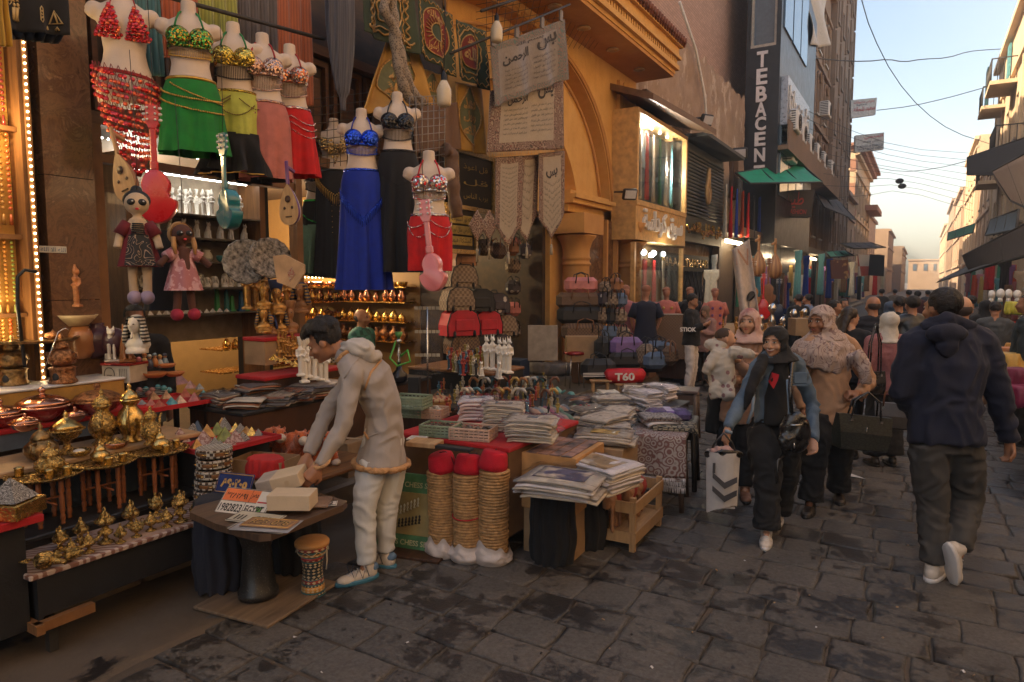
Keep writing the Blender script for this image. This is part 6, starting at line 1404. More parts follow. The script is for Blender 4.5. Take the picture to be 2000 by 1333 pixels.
# boxes held and below
CRB=MT((.58,.46,.32),.7,0,.06)
b1=T('white_box','cream cardboard box tilted in the young man\'s hand','box',W(552,937,3.72),R(28));b1.rotation_euler=(R(8),R(-14),R(28))
P1(b1,'box_body',CRB,lambda m:m.bx((0,0,0),(.24,.14,.075),b=.003));P1(b1,'sleeve',MT((.42,.36,.32),.7),lambda m:m.bx((-.08,0,0),(.085,.1425,.0775),b=.003))
P1(b1,'crest',MT((.45,.33,.2),.6),lambda m:[m.path([(.05+.012*cos(a)*r,-.0715,.012*sin(a)*r)for a in[2*PI*i/10 for i in range(10)]],.0008,4,closed=True)for r in(1,.5)])
b2=T('white_box','cream cardboard box resting on the table under the held one','box',G(572,990,TT+.03),R(30));P1(b2,'box_body',CRB,lambda m:m.bx((0,0,.04),(.22,.14,.08),b=.003))
t=T('wrapped_packet','flat packet in clear film under the lower cream box','packet',G(600,985,TT+.006),R(35));P1(t,'packet',MT((.35,.22,.14),.5),lambda m:m.bx((0,0,.008),(.24,.16,.015),b=.004));P1(t,'film',Du,lambda m:m.bx((0,0,.012),(.27,.18,.022),b=.008))
Aq('open_carton','open brown carton with red cloth inside behind the licence plates',G(520,935,.50),(.36,.22,.14),Bz,R(16),open_=True)
Ai(Az(.26,.18,.12,6,.012),'red_cloth',Al((.5,.02,.02)),None,'crumpled red cloth heaped in the open carton','cloth',loc=G(520,930,.54))
# little darbuka on the ground
DM=Au('mosaic lozenges',(.02,.03,.04),(.52,.42,.26),'check',34,.5,C=None)
d0=G(612,1160);t=T('darbuka','small goblet drum with mosaic bands standing on the paving','drum',d0,.4)
P1(t,'shell',MT((.02,.035,.045),.35),lambda m:m.lathe([(.062,0),(.068,.004),(.064,.03),(.055,.10),(.052,.16),(.06,.22),(.08,.255),(.085,.265),(.085,.285)],n=40))
P1(t,'skin',MT((.55,.28,.10),.5,0,.15),lambda m:m.lathe([(.086,.284),(.094,.288),(.095,.305),(.088,.314),(.04,.316),(0,.316)],n=40))
def lz(m,z,r,n,h,w=None,hr=None):
 for i in range(n):
  a=2*PI*i/n;w_=w or r*PI/n*.8;rr=r+.0015
  m.add([(rr*cos(a-w_/rr),rr*sin(a-w_/rr),z),(rr*1.005*cos(a),rr*1.005*sin(a),z-h),(rr*cos(a+w_/rr),rr*sin(a+w_/rr),z),(rr*1.005*cos(a),rr*1.005*sin(a),z+h)],[(0,1,2,3)])
CRM=MT((.58,.47,.30),.4);REDI=MT((.30,.03,.03),.4);ORI=MT((.55,.26,.05),.4)
def rad(z):
 P=[(.068,.004),(.064,.03),(.055,.10),(.052,.16),(.06,.22),(.08,.255),(.085,.265),(.085,.285)]
 for(r0,z0),(r1,z1)in zip(P,P[1:]):
  if z0 <= z <= z1:return r0+(r1-r0)*(z-z0)/(z1-z0)
 return .085
P1(t,'red_band',REDI,lambda m:[m.lathe([(rad(z0)+.0008,z0),(rad(z1)+.0008,z1)],n=40)for z0,z1 in((.268,.284),(.205,.228),(.075,.095))])
P1(t,'amber_band',ORI,lambda m:[m.lathe([(rad(z0)+.0008,z0),(rad(z1)+.0008,z1)],n=40)for z0,z1 in((.235,.252),(.03,.06))])
P1(t,'bone_inlay',CRM,lambda m:[lz(m,z,rad(z)+.0005,n,h)for z,n,h in((.276,14,.007),(.243,16,.006),(.216,12,.009),(.19,14,.006),(.175,14,.006),(.155,12,.008),(.138,12,.006),(.118,12,.008),(.104,16,.004),(.085,12,.008),(.066,20,.004),(.052,16,.006),(.038,16,.006),(.018,20,.005))])
P1(t,'blue_line',MT((.05,.22,.26),.4),lambda m:[m.path([((rad(z)+.001)*cos(a),(rad(z)+.001)*sin(a),z)for a in[2*PI*i/32 for i in range(32)]],.002,4,closed=True)for z in(.262,.230,.2,.098,.072,.026,.006)])
P1(t,'cord',MT((.5,.42,.30),.8),lambda m:(m.path([(.088*cos(a),.088*sin(a),.27-.018*abs(sin(a*4)))for a in[2*PI*i/40 for i in range(40)]],.0025,4,closed=True),m.path([(.085,.0,.26),(.088,-.005,.2),(.082,-.006,.15)],.004,5)))
# ================================================================ shelves in the costume shop
def ow(n):return ORD[n]if n<30 else['thirty','forty','fifty','sixty','seventy','eighty','ninety'][(n+1)//10-3]+('ieth' if 0 else '-')+['zeroth',*ORD[:9]][(n+1)% 10]
def At(pr,locs,lab,g,s=(1,1),rz=None,rot=None):
 out=[]
 for i,p in enumerate(locs):
  L_=lab.format(ow(i));k=ru(*s)*pr.get('_s',1)
  z=ru(0,6)if rz is None else rz+ru(-.25,.25)
  if i == 0:pr.location=p;pr.scale=(k,)*3;pr.rotation_euler=(0,0,z);pr['label']=L_;pr['group']=g;o=pr
  else:o=Bi(pr,p,z,k,L_,group=g)
  out.append(o)
 return out
def lin(a,b,n,j=.0,dz=0):return[a.lerp(b,(i+.5)/n)+V(ru(-j,j),ru(-j,j),dz)for i in range(n)]
def LT(name,cat,mat,prof,n=16,part='body',**k):t=T(name,'x',cat,(0,0,0));P1(t,part,mat,lambda m:m.lathe(prof,n=n,**k));return t
SX=-5.62
t=T('glass_shelves','lit glass shelves of white alabaster ware behind the dolls','shelf',(SX,3.85,0));P1(t,'back_board',MT((.30,.24,.17),.5),lambda m:m.box(-.22,-.62,1.2,-.2,.62,2.75))
SH=[FX(400,py,SX).z for py in(423,467,512,562,611)]
for z in SH:P1(t,'shelf',MT((.10,.09,.07),.2),lambda m:m.box(-.2,-.62,z-.014,.12,.62,z))
P1(t,'post',Bb,lambda m:(m.box(-.2,.62,0,.12,.68,2.8),m.box(-.2,-.68,0,.12,-.62,2.8)))
P1(t,'light_tube',MT((1,.95,.85),em=9),lambda m:(m.bx((.02,0,SH[0]+.33),(.02,1.1,.012)),m.bx((-.1,0,SH[1]+.2),(.015,1.1,.008))))
AL2=MT((.72,.69,.64),.5,0,.06);def_l=lambda z,n,x=-.02,y0=-.56,y1=.56:lin(V(SX+x,3.85+y0,z+.002),V(SX+x,3.85+y1,z+.002),n,.012)
A_=Ah((0,0,0),.85,'x',AL2,'pharaoh');A_['_s']=.72;B_=Ah((0,0,0),.85,'x',AL2,'queen');B_['_s']=.72
At(A_,def_l(SH[0],11),'white alabaster statuette, {} in the front row of the top glass shelf','alabaster statuettes on the top shelf',(.9,1.05),1.1);At(B_,def_l(SH[0],9,-.12),'white alabaster queen, {} in the back row of the top glass shelf','alabaster queens on the top shelf',(.95,1.1),1.1)
C_=Bs((0,0,0),.6,'x',AL2);C_['_s']=.62;At(C_,def_l(SH[1],9,.02),'white alabaster animal, {} from the left on the second glass shelf','alabaster animals',(.8,1.05),1.2)
VZ=LT('alabaster_jar','jar',AL2,[(.03,0),(.055,.03),(.06,.06),(.04,.10),(.03,.115),(.04,.13),(.035,.13),(0,.12)]);At(VZ,def_l(SH[2],7,-.06,-.5,.2),'white alabaster jar, {} from the left on the third glass shelf','alabaster jars',(.7,1.1))
for i,c in enumerate(((.05,.22,.24),(.5,.42,.30),(.28,.30,.12),(.06,.25,.22))):BW=LT('stone_bowl','bowl',MT(c,.35),[(.03,0),(.05,.02),(.055,.05),(.05,.055),(.03,.02),(0,.015)]);At(BW,[V(SX+.04,4.1+.085*i,SH[2]+.002)],f'{["blue green", "cream", "olive", "turquoise"][i]} stone bowl at the right of the third glass shelf','stone bowls',(1,1.2))
D_=bust((0,0,0),.5,'x',AL2,AL2);D_['_s']=.5;At(D_,def_l(SH[3],13,.03),'small white bust, {} from the left in front on the fourth glass shelf','small white busts',(.8,1),1.1);At(Bi(D_,(0,0,0)),def_l(SH[3],9,-.1),'small white bust, {} from the left at the back of the fourth shelf','small white busts at the back',(.9,1.2),1.1)
E_=pyr((0,0,0),1,AL2,'x',None,0);E_['_s']=.55;At(E_,def_l(SH[4],12,.04,-.5,.3),'tiny white pyramid, {} along the lowest glass shelf','tiny white pyramids',(.7,1))
for i,c in enumerate(((.06,.32,.10),(.04,.20,.20),(.06,.34,.12),(.02,.12,.28),(.08,.36,.14))):
 t=T('obelisk',f'{["tall green", "teal", "short green", "deep blue", "pale green"][i]} obelisk on the lowest glass shelf','obelisk',(SX-.04+.03*(i % 2),4.08+.08*i,SH[4]+.001));hh=(.24,.19,.14,.18,.13)[i];P1(t,'shaft',MT(c,.4),lambda m:(m.loft([[(-.018,-.018,.015),(.018,-.018,.015),(.018,.018,.015),(-.018,.018,.015)],[(-.012,-.012,hh),(.012,-.012,hh),(.012,.012,hh),(-.012,.012,hh)],[(-.001,-.001,hh+.02),(.001,-.001,hh+.02),(.001,.001,hh+.02),(-.001,.001,hh+.02)]],smooth=False),m.bx((0,0,.0075),(.055,.055,.015))))
# dark jewellery showcase left of the shelves
t=T('dark_showcase','dark jewellery showcase with rows of silver crescents behind the pillar','showcase',(-5.9,2.85,0));P1(t,'back_board',Aa,lambda m:(m.box(-.1,-.5,.15,0,.36,2.9),m.box(-.1,1.7,.15,.0,2.05,2.9)));P1(t,'light_tube',MT((1,.95,.85),em=9),lambda m:(m.bx((.08,.05,2.22),(.012,.3,.01)),m.bx((.08,-.2,2.5),(.012,.5,.008))))
for r_ in range(2):
 for k in range(8):P1(t,'crescent',Av,lambda m:m.path([(.03,.0+.04*k-.12+.030*cos(a),2.13-.13*r_+.045*sin(a))for a in[.5+i*.5 for i in range(11)]],[.002+.005*sin(PI*i/10)for i in range(11)],5))
for k in range(5):
 P1(t,'necklace',STEEL,lambda m:[m.path([(.03,-.12+.07*q+.02*cos(a),1.75-.16*k-.04*abs(sin(a)))for a in[PI*i/6 for i in range(13)]],.004,4)for q in range(4)])
P1(t,'led_row',MT((1,.95,.85),em=12),lambda m:[m.ell((.72,-.15+i*.045,2.80-.002*i),.007,6,4)for i in range(26)])
# warm brass shelves at the back
t=T('brass_shelves','gold lit wall shelves full of copper and brass under the long skirts','shelf',(-6.9,6.0,0));WZ=[FX(650,py,-6.8).z for py in(560,588,625,662,700)]
for z in WZ:P1(t,'shelf',Cf,lambda m:m.box(-.25,-1.1,z-.015,.15,.95,z))
P1(t,'lamp_row',LEDW,lambda m:[m.ell((.16,-1.0+i*.06,WZ[0]+.12),.008,6,4)for i in range(32)])
for i,pr in enumerate(([(.03,0),(.05,.01),(.06,.045),(.055,.05),(.03,.01),(0,.01)],[(.02,0),(.035,.03),(.04,.06),(.015,.1),(.02,.13),(0,.13)],[(.03,0),(.01,.02),(.012,.06),(.04,.09),(.042,.1),(0,.1)],[(.04,0),(.045,.06),(.03,.08),(.02,.1),(.005,.12),(0,.12)])):
 o=LT('metal_ware','metalware',[Cm,Br,EC,Cf][i],pr);At(o,lin(V(-6.82,4.95,WZ[i]+.001),V(-6.82,6.9,WZ[i]+.001),15,.02),['copper bowl','brass vase','copper goblet','gilt lidded jar'][i]+', {} along its gold lit wall shelf',f'ware on the {ORD[i]} wall shelf',(.8,1.35))
for i in range(4):
 z=WZ[i];P1(t,'shelf',Cf,lambda m:m.box(-1.5,.72,z-.014,1.3,.96,z));o=LT('metal_ware','metalware',[Br,Cm,Cf,EC][i],[[(.03,0),(.05,.01),(.06,.045),(.055,.05),(.03,.01),(0,.01)],[(.03,0),(.045,.05),(.02,.09),(.03,.12),(0,.12)],[(.045,0),(.05,.05),(.01,.1),(0,.12)],[(.02,0),(.05,.05),(.05,.08),(.02,.11),(.03,.14),(0,.14)]][i]);At(o,lin(V(-8.3,6.83,z+.001),V(-5.65,6.83,z+.001),18,.02),['brass bowl','copper vase','gilt pot','engraved jar'][i]+', {} along its side wall shelf',f'ware on the {ORD[i]} side wall shelf',(.9,1.6))
o=LT('brass_plate','plate',EB,[(0,0),(.09,.003),(.13,.02),(.13,.024),(.09,.01),(0,.007)],30);At(o,[V(-6.8,y,WZ[3]+.13)for y in(5.5,5.8,6.15)],'engraved plate, {} of three standing on the wall shelf','standing brass plates',(.8,1.1));[setattr(q,'rotation_euler',(0,R(75),0))for q in OB if q.name.startswith('brass_plate')]
SILV=MT((.20,.18,.165),.38,.95,.6,30,1.0,60,'chased silver')
for i,(px,py,s)in enumerate(((482,512,1.05),(527,505,.95))):t=T('silver_tray',f'round chased silver tray hung up, {["left", "right"][i]} one','tray',W(px,py,5.3));P1(t,'tray_body',SILV,lambda m:m.lathe([(0,0),(.12,.004),(.165,.02),(.17,.014),(.12,-.004),(0,-.006)],n=48,rip=.02,ripn=16));t.scale=(s,)*3;t.rotation_euler=(R(80),0,YAW+.3+.2*i)
t=T('papyrus_fan','cream felt cone bag with a rose medallion hanging beside the silver trays','bag',W(562,533,4.9),YAW-.1);P1(t,'bag_body',MT((.50,.33,.19),.8),lambda m:m.prism([(-.13,.09),(-.05,.12),(.10,.085),(.115,.03),(.07,-.10),(-.06,-.085)],.03));P1(t,'medallion',Au('rose medallion',(.35,.08,.06),(.45,.38,.28),'rings',40,.5),lambda m:m.prism([(0,.05),(.035,0),(.01,-.06),(-.02,0)],.004,Mx((.02,-.005,0))));t.rotation_euler=(0,.25,YAW)
# busts on red shelves
table('bust_shelf','small red edged shelf of painted pharaoh busts','shelf',-4.72,3.62,-4.45,4.15,1.30,As,legs=False,front=1.08,fm=Bz)
FG=MT((.52,.27,.07),.3,.5,.3,30);BSK=MT((.35,.17,.07),.4,.1,.2,30)
bl=[(516,648,1.0,FG,NEM,0,'striped gold'),(516,602,.8,FG,FG,2,'crowned gilt'),(530,650,.75,BSK,BLUEG,0,'small blue hooded'),(541,612,1.1,FG,BLUEG,1,'tall crowned blue'),(548,650,1.0,FG,NEM,0,'cream and gold'),(566,648,1.05,BSK,BSK,1,'slim bronze queen')]
for px,py,s,a,b_,k,w in bl:bust(FX(px,py+3,-4.6),s,f'{w} bust on the red edged shelf',a,b_,.9,k)
bust(FX(588,612,-4.7),1.25,'large dark bronze pharaoh bust hung above the red edged shelf',BSK,NEM,.5)
fg=Ah((0,0,0),1,'x',FG,'jackal');fg['_s']=.85;At(fg,[FX(x,y,-4.75)for x,y in((484,605),(500,607),(520,605),(560,610))],'black and gold standing guardian, {} under the silver trays','gold guardians',(1.2,1.4),.8)
gm=Ah((0,0,0),1,'x',FG,'queen');gm['_s']=.5;At(gm,[FX(545+(i*13)% 45,690+(i*7)% 28,-4.45)for i in range(11)],'tiny gilt god figure, {} on the counter under the busts','tiny gilt gods',(.8,1.2),.8)
table('lower_bust_shelf','red fronted counter with gold pyramids under the busts','counter',-4.6,3.45,-4.25,4.3,1.02,As,front=.93,fm=Cj,legs=False)
gp=pyr((0,0,0),1,Cf,'x',None,0);gp['_s']=.6;At(gp,[FX(536+i*10,704+i*3,-4.35)for i in range(5)],'little golden pyramid, {} from the left under the busts','golden pyramids',(.8,1.1))
wf=Ah((0,0,0),1.0,'x',AL2,'queen');wf['_s']=1.0;At(wf,[FX(x,y,-4.1)for x,y in((588,735),(602,738),(614,742),(626,744),(636,748),(595,748))],'white plaster goddess, {} behind the leaning young man','white plaster goddesses',(.85,1.1),.9)
# papers and papyrus on the counter
PC=[MT(c,.5)for c in((.42,.34,.25),(.16,.14,.13),(.30,.12,.06),(.10,.09,.10),(.50,.46,.40),(.22,.20,.17))]
def pile(name,label,cat,loc,w,d,n,th,mats,rz=0,jit=.02,g=None,film=False,top=None):
 t=T(name,label,cat,loc,rz,g)
 for q in range(len(mats)):
  m=MB()
  for k in range(q,n,len(mats)):
   a=ru(-jit*4,jit*4);ox,oy=ru(-jit,jit),ru(-jit,jit);M=Mx((ox,oy,k*th),(ru(-.01,.01),ru(-.01,.01),a));ph=ru(0,6)
   m.cloth(lambda u,v:V((u-.5)*w,(v-.5)*d,th*.5+.004*sin(u*5+ph)*cos(v*4+ph)-.012*max(0,abs(u-.5)*2-.8)*5*th/.02),8,8,th*.72,M=M)
  m.build('layers',mats[q],t)
 if film:
  m=MB()
  for k in(n*.5,n):m.grid(lambda u,v:V((u-.5)*(w+.09+.03*noise.noise(V(v*6,k,1))),(v-.5)*(d+.09+.03*noise.noise(V(u*6,k,2))),k*th+.006+.022*noise.noise(V(u*7+k,v*7,0))-.03*max(0,max(abs(u-.5),abs(v-.5))*2-.82)*4),22,22)
  m.build('film',Du,t)
 if top:top(t,n*th+.004)
 return t
table('paper_counter','long dark counter carrying stacks of papyrus and magazines','counter',-4.62,3.05,-4.0,5.2,.84,Aa,front=.4,fm=Cj,legs=False)
k=0
for px,py,n,w,th in((470,742,14,.26,.012),(505,757,8,.22,.01),(440,765,6,.22,.014),(545,750,9,.28,.009),(580,765,10,.26,.009),(615,775,11,.26,.009),(640,770,8,.24,.01),(475,775,5,.24,.012),(530,775,5,.24,.01),(420,752,8,.2,.01),(452,750,12,.22,.01),(500,745,16,.2,.01),(562,762,12,.2,.01),(600,760,15,.24,.008),(485,765,9,.2,.012),(650,790,9,.2,.01),(625,785,9,.2,.01)):
 p=G(px,py,.842);p=V(min(max(p.x,-4.5),-4.05),min(max(p.y,3.15),5.0),.842);pile('paper_stack',f'untidy stack of wrapped papyrus sheets, {ORD[k]} counted along the dark counter','paper stack',p,w,w*.75,n,th,PC[k % 3:k % 3+3],.4+.5*k,.03,'papyrus stacks on the dark counter',film=k % 3 == 0);k += 1
for k,(x,y,n)in enumerate(((-4.42,3.2,8),(-4.15,3.2,6),(-4.3,3.42,12),(-4.08,3.45,7),(-4.5,3.5,9),(-4.1,3.72,10),(-4.32,3.68,7),(-4.1,3.98,9))):pile('paper_stack',f'stack of papyrus and foil envelopes, {ORD[k]} from the near end of the dark counter','paper stack',V(x,y,.842),.24,.19,n,.011,PC[(k*2)% 3:(k*2)% 3+3],k*.7,.03,'papyrus stacks on the dark counter',film=k % 3 == 0)
# orange plush camels
PLU=MT((.50,.10,.015),.95,0,.25,30,.9,90,'orange plush',sheen=.4);PLW2=MT((.62,.52,.42),.95,0,.1,30,.9,90,'cream plush')
table('plush_shelf','low brown shelf of orange plush camels','shelf',-4.25,3.15,-3.45,3.85,.42,Bb,Aa)
def plush(loc,rz,s):
 t=T('plush_camel','x','plush toy',loc,rz,None,s);m=MB();m.path([(0,.12,.07),(0,.03,.12),(0,-.06,.10),(0,-.12,.14),(0,-.15,.20)],[.05,.085,.06,.04,.045],14);m.ell((0,-.17,.205),(.04,.05,.04))
 for a in(-.045,.045):
  for b_ in(-.06,.08):m.path([(a,b_,.08),(a*1.4,b_-.03,.03)],[.035,.028],8)
 for a in(-1,1):m.ell((a*.03,-.15,.24),(.012,.01,.018),8,6)
 Ai(Ab(m,.01,2,disp=lambda p,n:.003*noise.noise(p*60)),'body',PLU,t);P1(t,'muzzle',PLW2,lambda m:m.ell((0,-.215,.19),(.034,.036,.030),12,8))
 for a in(-.063,.063):
  for b_ in(-.09,.05):P1(t,'foot',PLW2,lambda m:m.ell((a,b_-.012,.022),(.03,.032,.024),10,7))
 for a in(-1,1):P1(t,'eye',Aa,lambda m:m.ell((a*.028,-.205,.222),.006,6,5))
 return t
a=plush((0,0,0),0,1)
for i,(px,py,r_)in enumerate(((450,895,.5),(490,890,.6),(520,893,.7),(545,898,.6),(575,905,.8),(605,905,.7),(630,905,.7))):
 p=G(px,py,.422);p.x=min(max(p.x,-4.15),-3.55);lb_=f'orange plush camel with cream muzzle, {ORD[i]} from the left on the low shelf'
 if i:Bi(a,p,r_+YAW-.2,1.12,lb_)
 else:a.location=p;a.rotation_euler=(0,0,r_+YAW);a['label']=lb_
 (OB[a.name]if not i else OB[a.name])['group']='orange plush camels on the low shelf'
Aq('carton','plain carton under the paper counter',(-4.1,4.2,.147),(.4,.5,.3),Bz);Aq('carton','small brown carton behind the plush camels',(-4.42,3.55,.147),(.3,.3,.35),Bz)
# ================================================================ fez towers, chess box
STRAW=MT((.42,.24,.10),.8,0,.25,40,.5,60,'woven straw');FEZ=Al((.48,.004,.02),bump=.4);BAGW=MT((.52,.46,.44),.45,0,.08,14,.5,16,'thin white plastic')
for i,(px,py,top_,d,r)in enumerate(((868,1078,915,4.34,.094),(914,1088,920,4.22,.090),(962,1092,912,4.20,.094))):
 p=G(px,py,.012);zt=W(px,top_,depth(p)).z;n=30
 t=T('straw_hat_tower',f'tall column of nested straw hats, {["left", "middle", "right"][i]} one of three','hat stack',p,0,'columns of straw hats')
 for k in range(n):
  z=(zt-.012)*k/n;w_=ru(-.004,.004);P1(t,'straw_hat',STRAW,lambda m:m.lathe([(r-.006,z),(r+.002,z+.002),(r+.003+w_*.3,z+(zt/n)*.6),(r-.004,z+(zt/n)*.98)],c=(w_*.6+.014*(k/n)*(i-1),w_,0),n=28))
 if i == 1:P1(t,'red_cord',FEZ,lambda m:m.path([((r+.006)*cos(a),(r+.006)*sin(a),zt*.50+.01*sin(a))for a in[2*PI*j/24 for j in range(24)]],.004,5,closed=True))
 P1(t,'plastic_bag',BAGW,lambda m:m.grid(lambda u,v:(lambda a,rr,z:V(cos(a)*rr,sin(a)*rr,z))(u*2*PI,r+.012+.020*sin(PI*min(1,v*1.3))*(1+.9*noise.noise(V(cos(u*2*PI)*2,sin(u*2*PI)*5,v*5+i*7))),-.010+v*(.11+.08*noise.noise(V(cos(u*2*PI)*1.5,sin(u*2*PI)*1.5,i*5)))),60,12))
 f=T('fez',f'red felt fez on top of the {["left", "middle", "right"][i]} hat column','hat',V(p.x,p.y,zt+.004),i*1.1,'red fezzes');f.rotation_euler=(R((8,-6,10)[i]),R((-10,8,6)[i]),i)
 P1(f,'crown',FEZ,lambda m:m.lathe([(r-.002,-.006),(r*.98,.03),(r*.86,.09),(r*.80,.105),(r*.7,.112),(0,.114)],n=32));P1(f,'tassel',Aa,lambda m:(m.path([(0,0,.116),(.05,.0,.12),(.085,0,.08),(.094,0,.02)],.003,5),m.lathe([(.004,0),(.012,-.03),(.010,-.05)],c=(.094,0,.02),n=8)))
GM=MT((.07,.20,.10),.35,0,.35,7,.05);p=G(790,1060);p2=G(842,1072)
t=T('chess_set_box','big green marbled box reading GLASS CHESS SET leaning on the stall','box',G(812,1066)+V(0,-.12,0),0);cw=.42;ch=.50;t.rotation_euler=(R(-12),0,R(12));P1(t,'box_body',GM,lambda m:m.bx((0,.03,ch/2),(cw,.05,ch),b=.003))
P1(t,'picture',MT((.30,.24,.10),.4,0,.3,5),lambda m:m.box(-.17,.002,.11,.17,.0045,.38));P1(t,'lettering',MT((.45,.45,.28),.5),lambda m:(Ag(m,'GLASS CHESS SET',Aw((0,.0035,.43),(0,-1,0)),width=.36,height=.035,bold=.02),Ag(m,'GLASS CHESS SET',Aw((0,.0035,.06),(0,-1,0)),width=.36,height=.035,bold=.02)))
P1(t,'chessmen_print',MT((.5,.5,.42),.4),lambda m:[m.lathe([(.009,0),(.004,.014),(.008,.022),(.003,.034)],c=(-.12+.024*(i % 9),-.002,.20+.022*(i//9)+.012*(i % 9)),n=8,sy=.3)for i in range(20)]);P1(t,'chessmen_print',Aa,lambda m:[m.lathe([(.010,0),(.004,.016),(.008,.024),(.003,.036)],c=(-.10+.024*(i % 9),-.003,.14+.020*(i//9)+.006*(i % 9)),n=8,sy=.3)for i in range(18)])
Aq('pallet_board','dark slatted board on the paving under the chess box',G(800,1075),(.55,.3,.02),Cj,R(12),cat='board')
# ================================================================ red table of the middle stall
table('red_table','red cloth covered stall table with crates and stacks of folded shirts','table',-3.05,3.55,-2.14,4.55,.72,As,front=.15,fm=MT((.14,.075,.035),.8),legs=False)
GC=MT((.22,.30,.22),.5);PCR=MT((.50,.36,.28),.5)
def Co(px,py,z,w,d,h,mat,label,rz=.25,fill=None):
 t=T('plastic_crate',label,'crate',G(px,py,z),rz);m=MB();m.box(-w/2,-d/2,0,w/2,d/2,.006)
 for q in range(4):
  zz=.010+q*(h-.012)/3.3;[m.box(-w/2,s*(d/2)-.004,zz,w/2,s*(d/2)+.004,zz+.012)for s in(-1,1)];[m.box(s*(w/2)-.004,-d/2,zz,s*(w/2)+.004,d/2,zz+.012)for s in(-1,1)]
 for q in range(9):[m.box(-w/2+w*q/8-.003,s*d/2-.005,0,-w/2+w*q/8+.003,s*d/2+.005,h)for s in(-1,1)]
 for q in range(6):[m.box(s*w/2-.005,-d/2+d*q/5-.003,0,s*w/2+.005,-d/2+d*q/5+.003,h)for s in(-1,1)]
 m.path([(-w/2,-d/2,h),(w/2,-d/2,h),(w/2,d/2,h),(-w/2,d/2,h)],.007,6,closed=True);m.build('crate_body',mat,t)
 if fill:P1(t,'trinkets',fill,lambda m:[m.ell((ru(-w*.42,w*.42),ru(-d*.4,d*.4),h*ru(.4,.95)),(ru(.01,.028),ru(.01,.02),ru(.006,.014)),8,5,mat=0)for _ in range(60)])
 return t
Co(862,850,.723,.24,.17,.075,GC,'green plastic crate of dark scarab beads in the middle of the red table',fill=MT((.08,.05,.035),.35,.2,.6,40));Co(925,856,.723,.27,.18,.075,PCR,'pinkish plastic crate of silver trinkets beside the green crate',fill=SILV)
Co(800,812,.723,.26,.18,.085,GC,'pale green crate at the left edge of the red table, lower of two');Co(803,796,.81,.26,.18,.085,GC,'pale green crate stacked on top of the other one');Co(845,815,.723,.2,.16,.07,PCR,'small crate of cream packets behind the green crate',fill=PC[4])
TEE=MT((.74,.69,.70),.85,0,.06,12,.3,40,'folded white cotton');OFF=MT((.58,.50,.40),.8,0,.1,14,.3,40,'folded cream cotton');PRT=Au('painted print',(.50,.44,.36),(.26,.13,.06),'noise',8,.55,soft=.05,C=(.12,.16,.22))
tp=lambda w,d,mt:(lambda t,z:P1(t,'print',mt,lambda m:m.cloth(lambda u,v:V((u-.5)*w,(v-.5)*d,z+.004*sin(u*6)),6,6,.002)))
pile('shirt_stack','stack of white folded shirts behind the pinkish crate','shirt stack',G(932,818,.725),.25,.22,6,.027,[TEE],.5,.012,film=True,top=tp(.12,.05,PRT))
pile('shirt_stack','stack of cream shirts in film, tallest on the red table','shirt stack',G(985,838,.725),.27,.2,13,.014,[OFF,PC[4]],.45,.012,film=True,top=tp(.12,.08,PRT));pile('shirt_stack','stack of cream shirts in film at the right end of the red table','shirt stack',G(1040,858,.725),.30,.22,11,.013,[OFF,PC[4]],.3,.014,film=True,top=tp(.07,.05,PRT))
t=Aq('postcard_carton','open orange carton showing a grid of dark postcards',V(-1.98,3.98,.30),(.38,.50,.36),MT((.48,.25,.09),.8),.06);P1(t,'postcard',Au('postcards',(.05,.045,.05),(.36,.20,.16),'noise',6,.5,soft=.1),lambda m:[m.bx((-.12+.08*a,-.19+.125*b_,.3645),(.07,.115,.004))for a in range(4)for b_ in range(4)])
P1(t,'cup_mark',Aa,lambda m:(m.prism([(-.03,.02),(.03,.02),(.015,-.005),(-.015,-.005)],.002,Mx((-.02,-.2525,.25))),m.box(-.022,-.2525,.2,-.018,-.2505,.25),m.prism([(-.03,-.01),(.03,-.01),(.02,.02),(-.02,.02)],.002,Mx((.10,-.2525,.25)))));Aq('carton','lower brown carton under the postcard carton',V(-1.98,4.0,0),(.36,.5,.296),Bz,.03)
Aq('book_row','row of dark cassette boxes along the front of the red table',G(880,878,.723),(.30,.06,.02),Aa,.1,cat='boxes');Aq('book_row','wooden framed games at the front of the red table',G(830,870,.723),(.2,.14,.03),Bd,.2,cat='boxes');Aq('picture_frame','cream framed tile lying at the left of the red table',G(815,858,.723),(.12,.1,.012),Ad,.3,cat='frame')
# wrapped prints on draped black pedestals
for i,(px,py,w)in enumerate(((1080,1108,.27),(1148,1080,.24))):Ai(Az(w,w*.9,.50-i*.02,i*3,.014),'draped_pedestal',Ar,None,['black draped round pedestal under the front pile of wrapped shirts','black draped pedestal behind, nearest the camel crate'][i],'pedestal',loc=G(px,py-14,0))
PR1=Au('horse and sphinx print',(.50,.42,.34),(.34,.10,.045),'noise',5,.56,soft=.04,C=(.10,.09,.16));PR2=Au('pyramids print',(.50,.45,.38),(.22,.16,.10),'noise',5,.56,soft=.05,C=(.36,.24,.12))
pile('wrapped_shirts','wide front pile of printed shirts in crackling film on the black pedestal','shirt stack',V(-1.77,3.56,.505),.46,.36,7,.015,[OFF,TEE,PC[4]],R(8),.022,film=True,top=tp(.32,.22,PR1));pile('wrapped_shirts','second pile of wrapped shirts printed with pyramids, behind the front pile','shirt stack',V(-1.72,3.88,.49),.52,.32,10,.014,[OFF,TEE],R(-18),.022,film=True,top=tp(.38,.22,PR2))
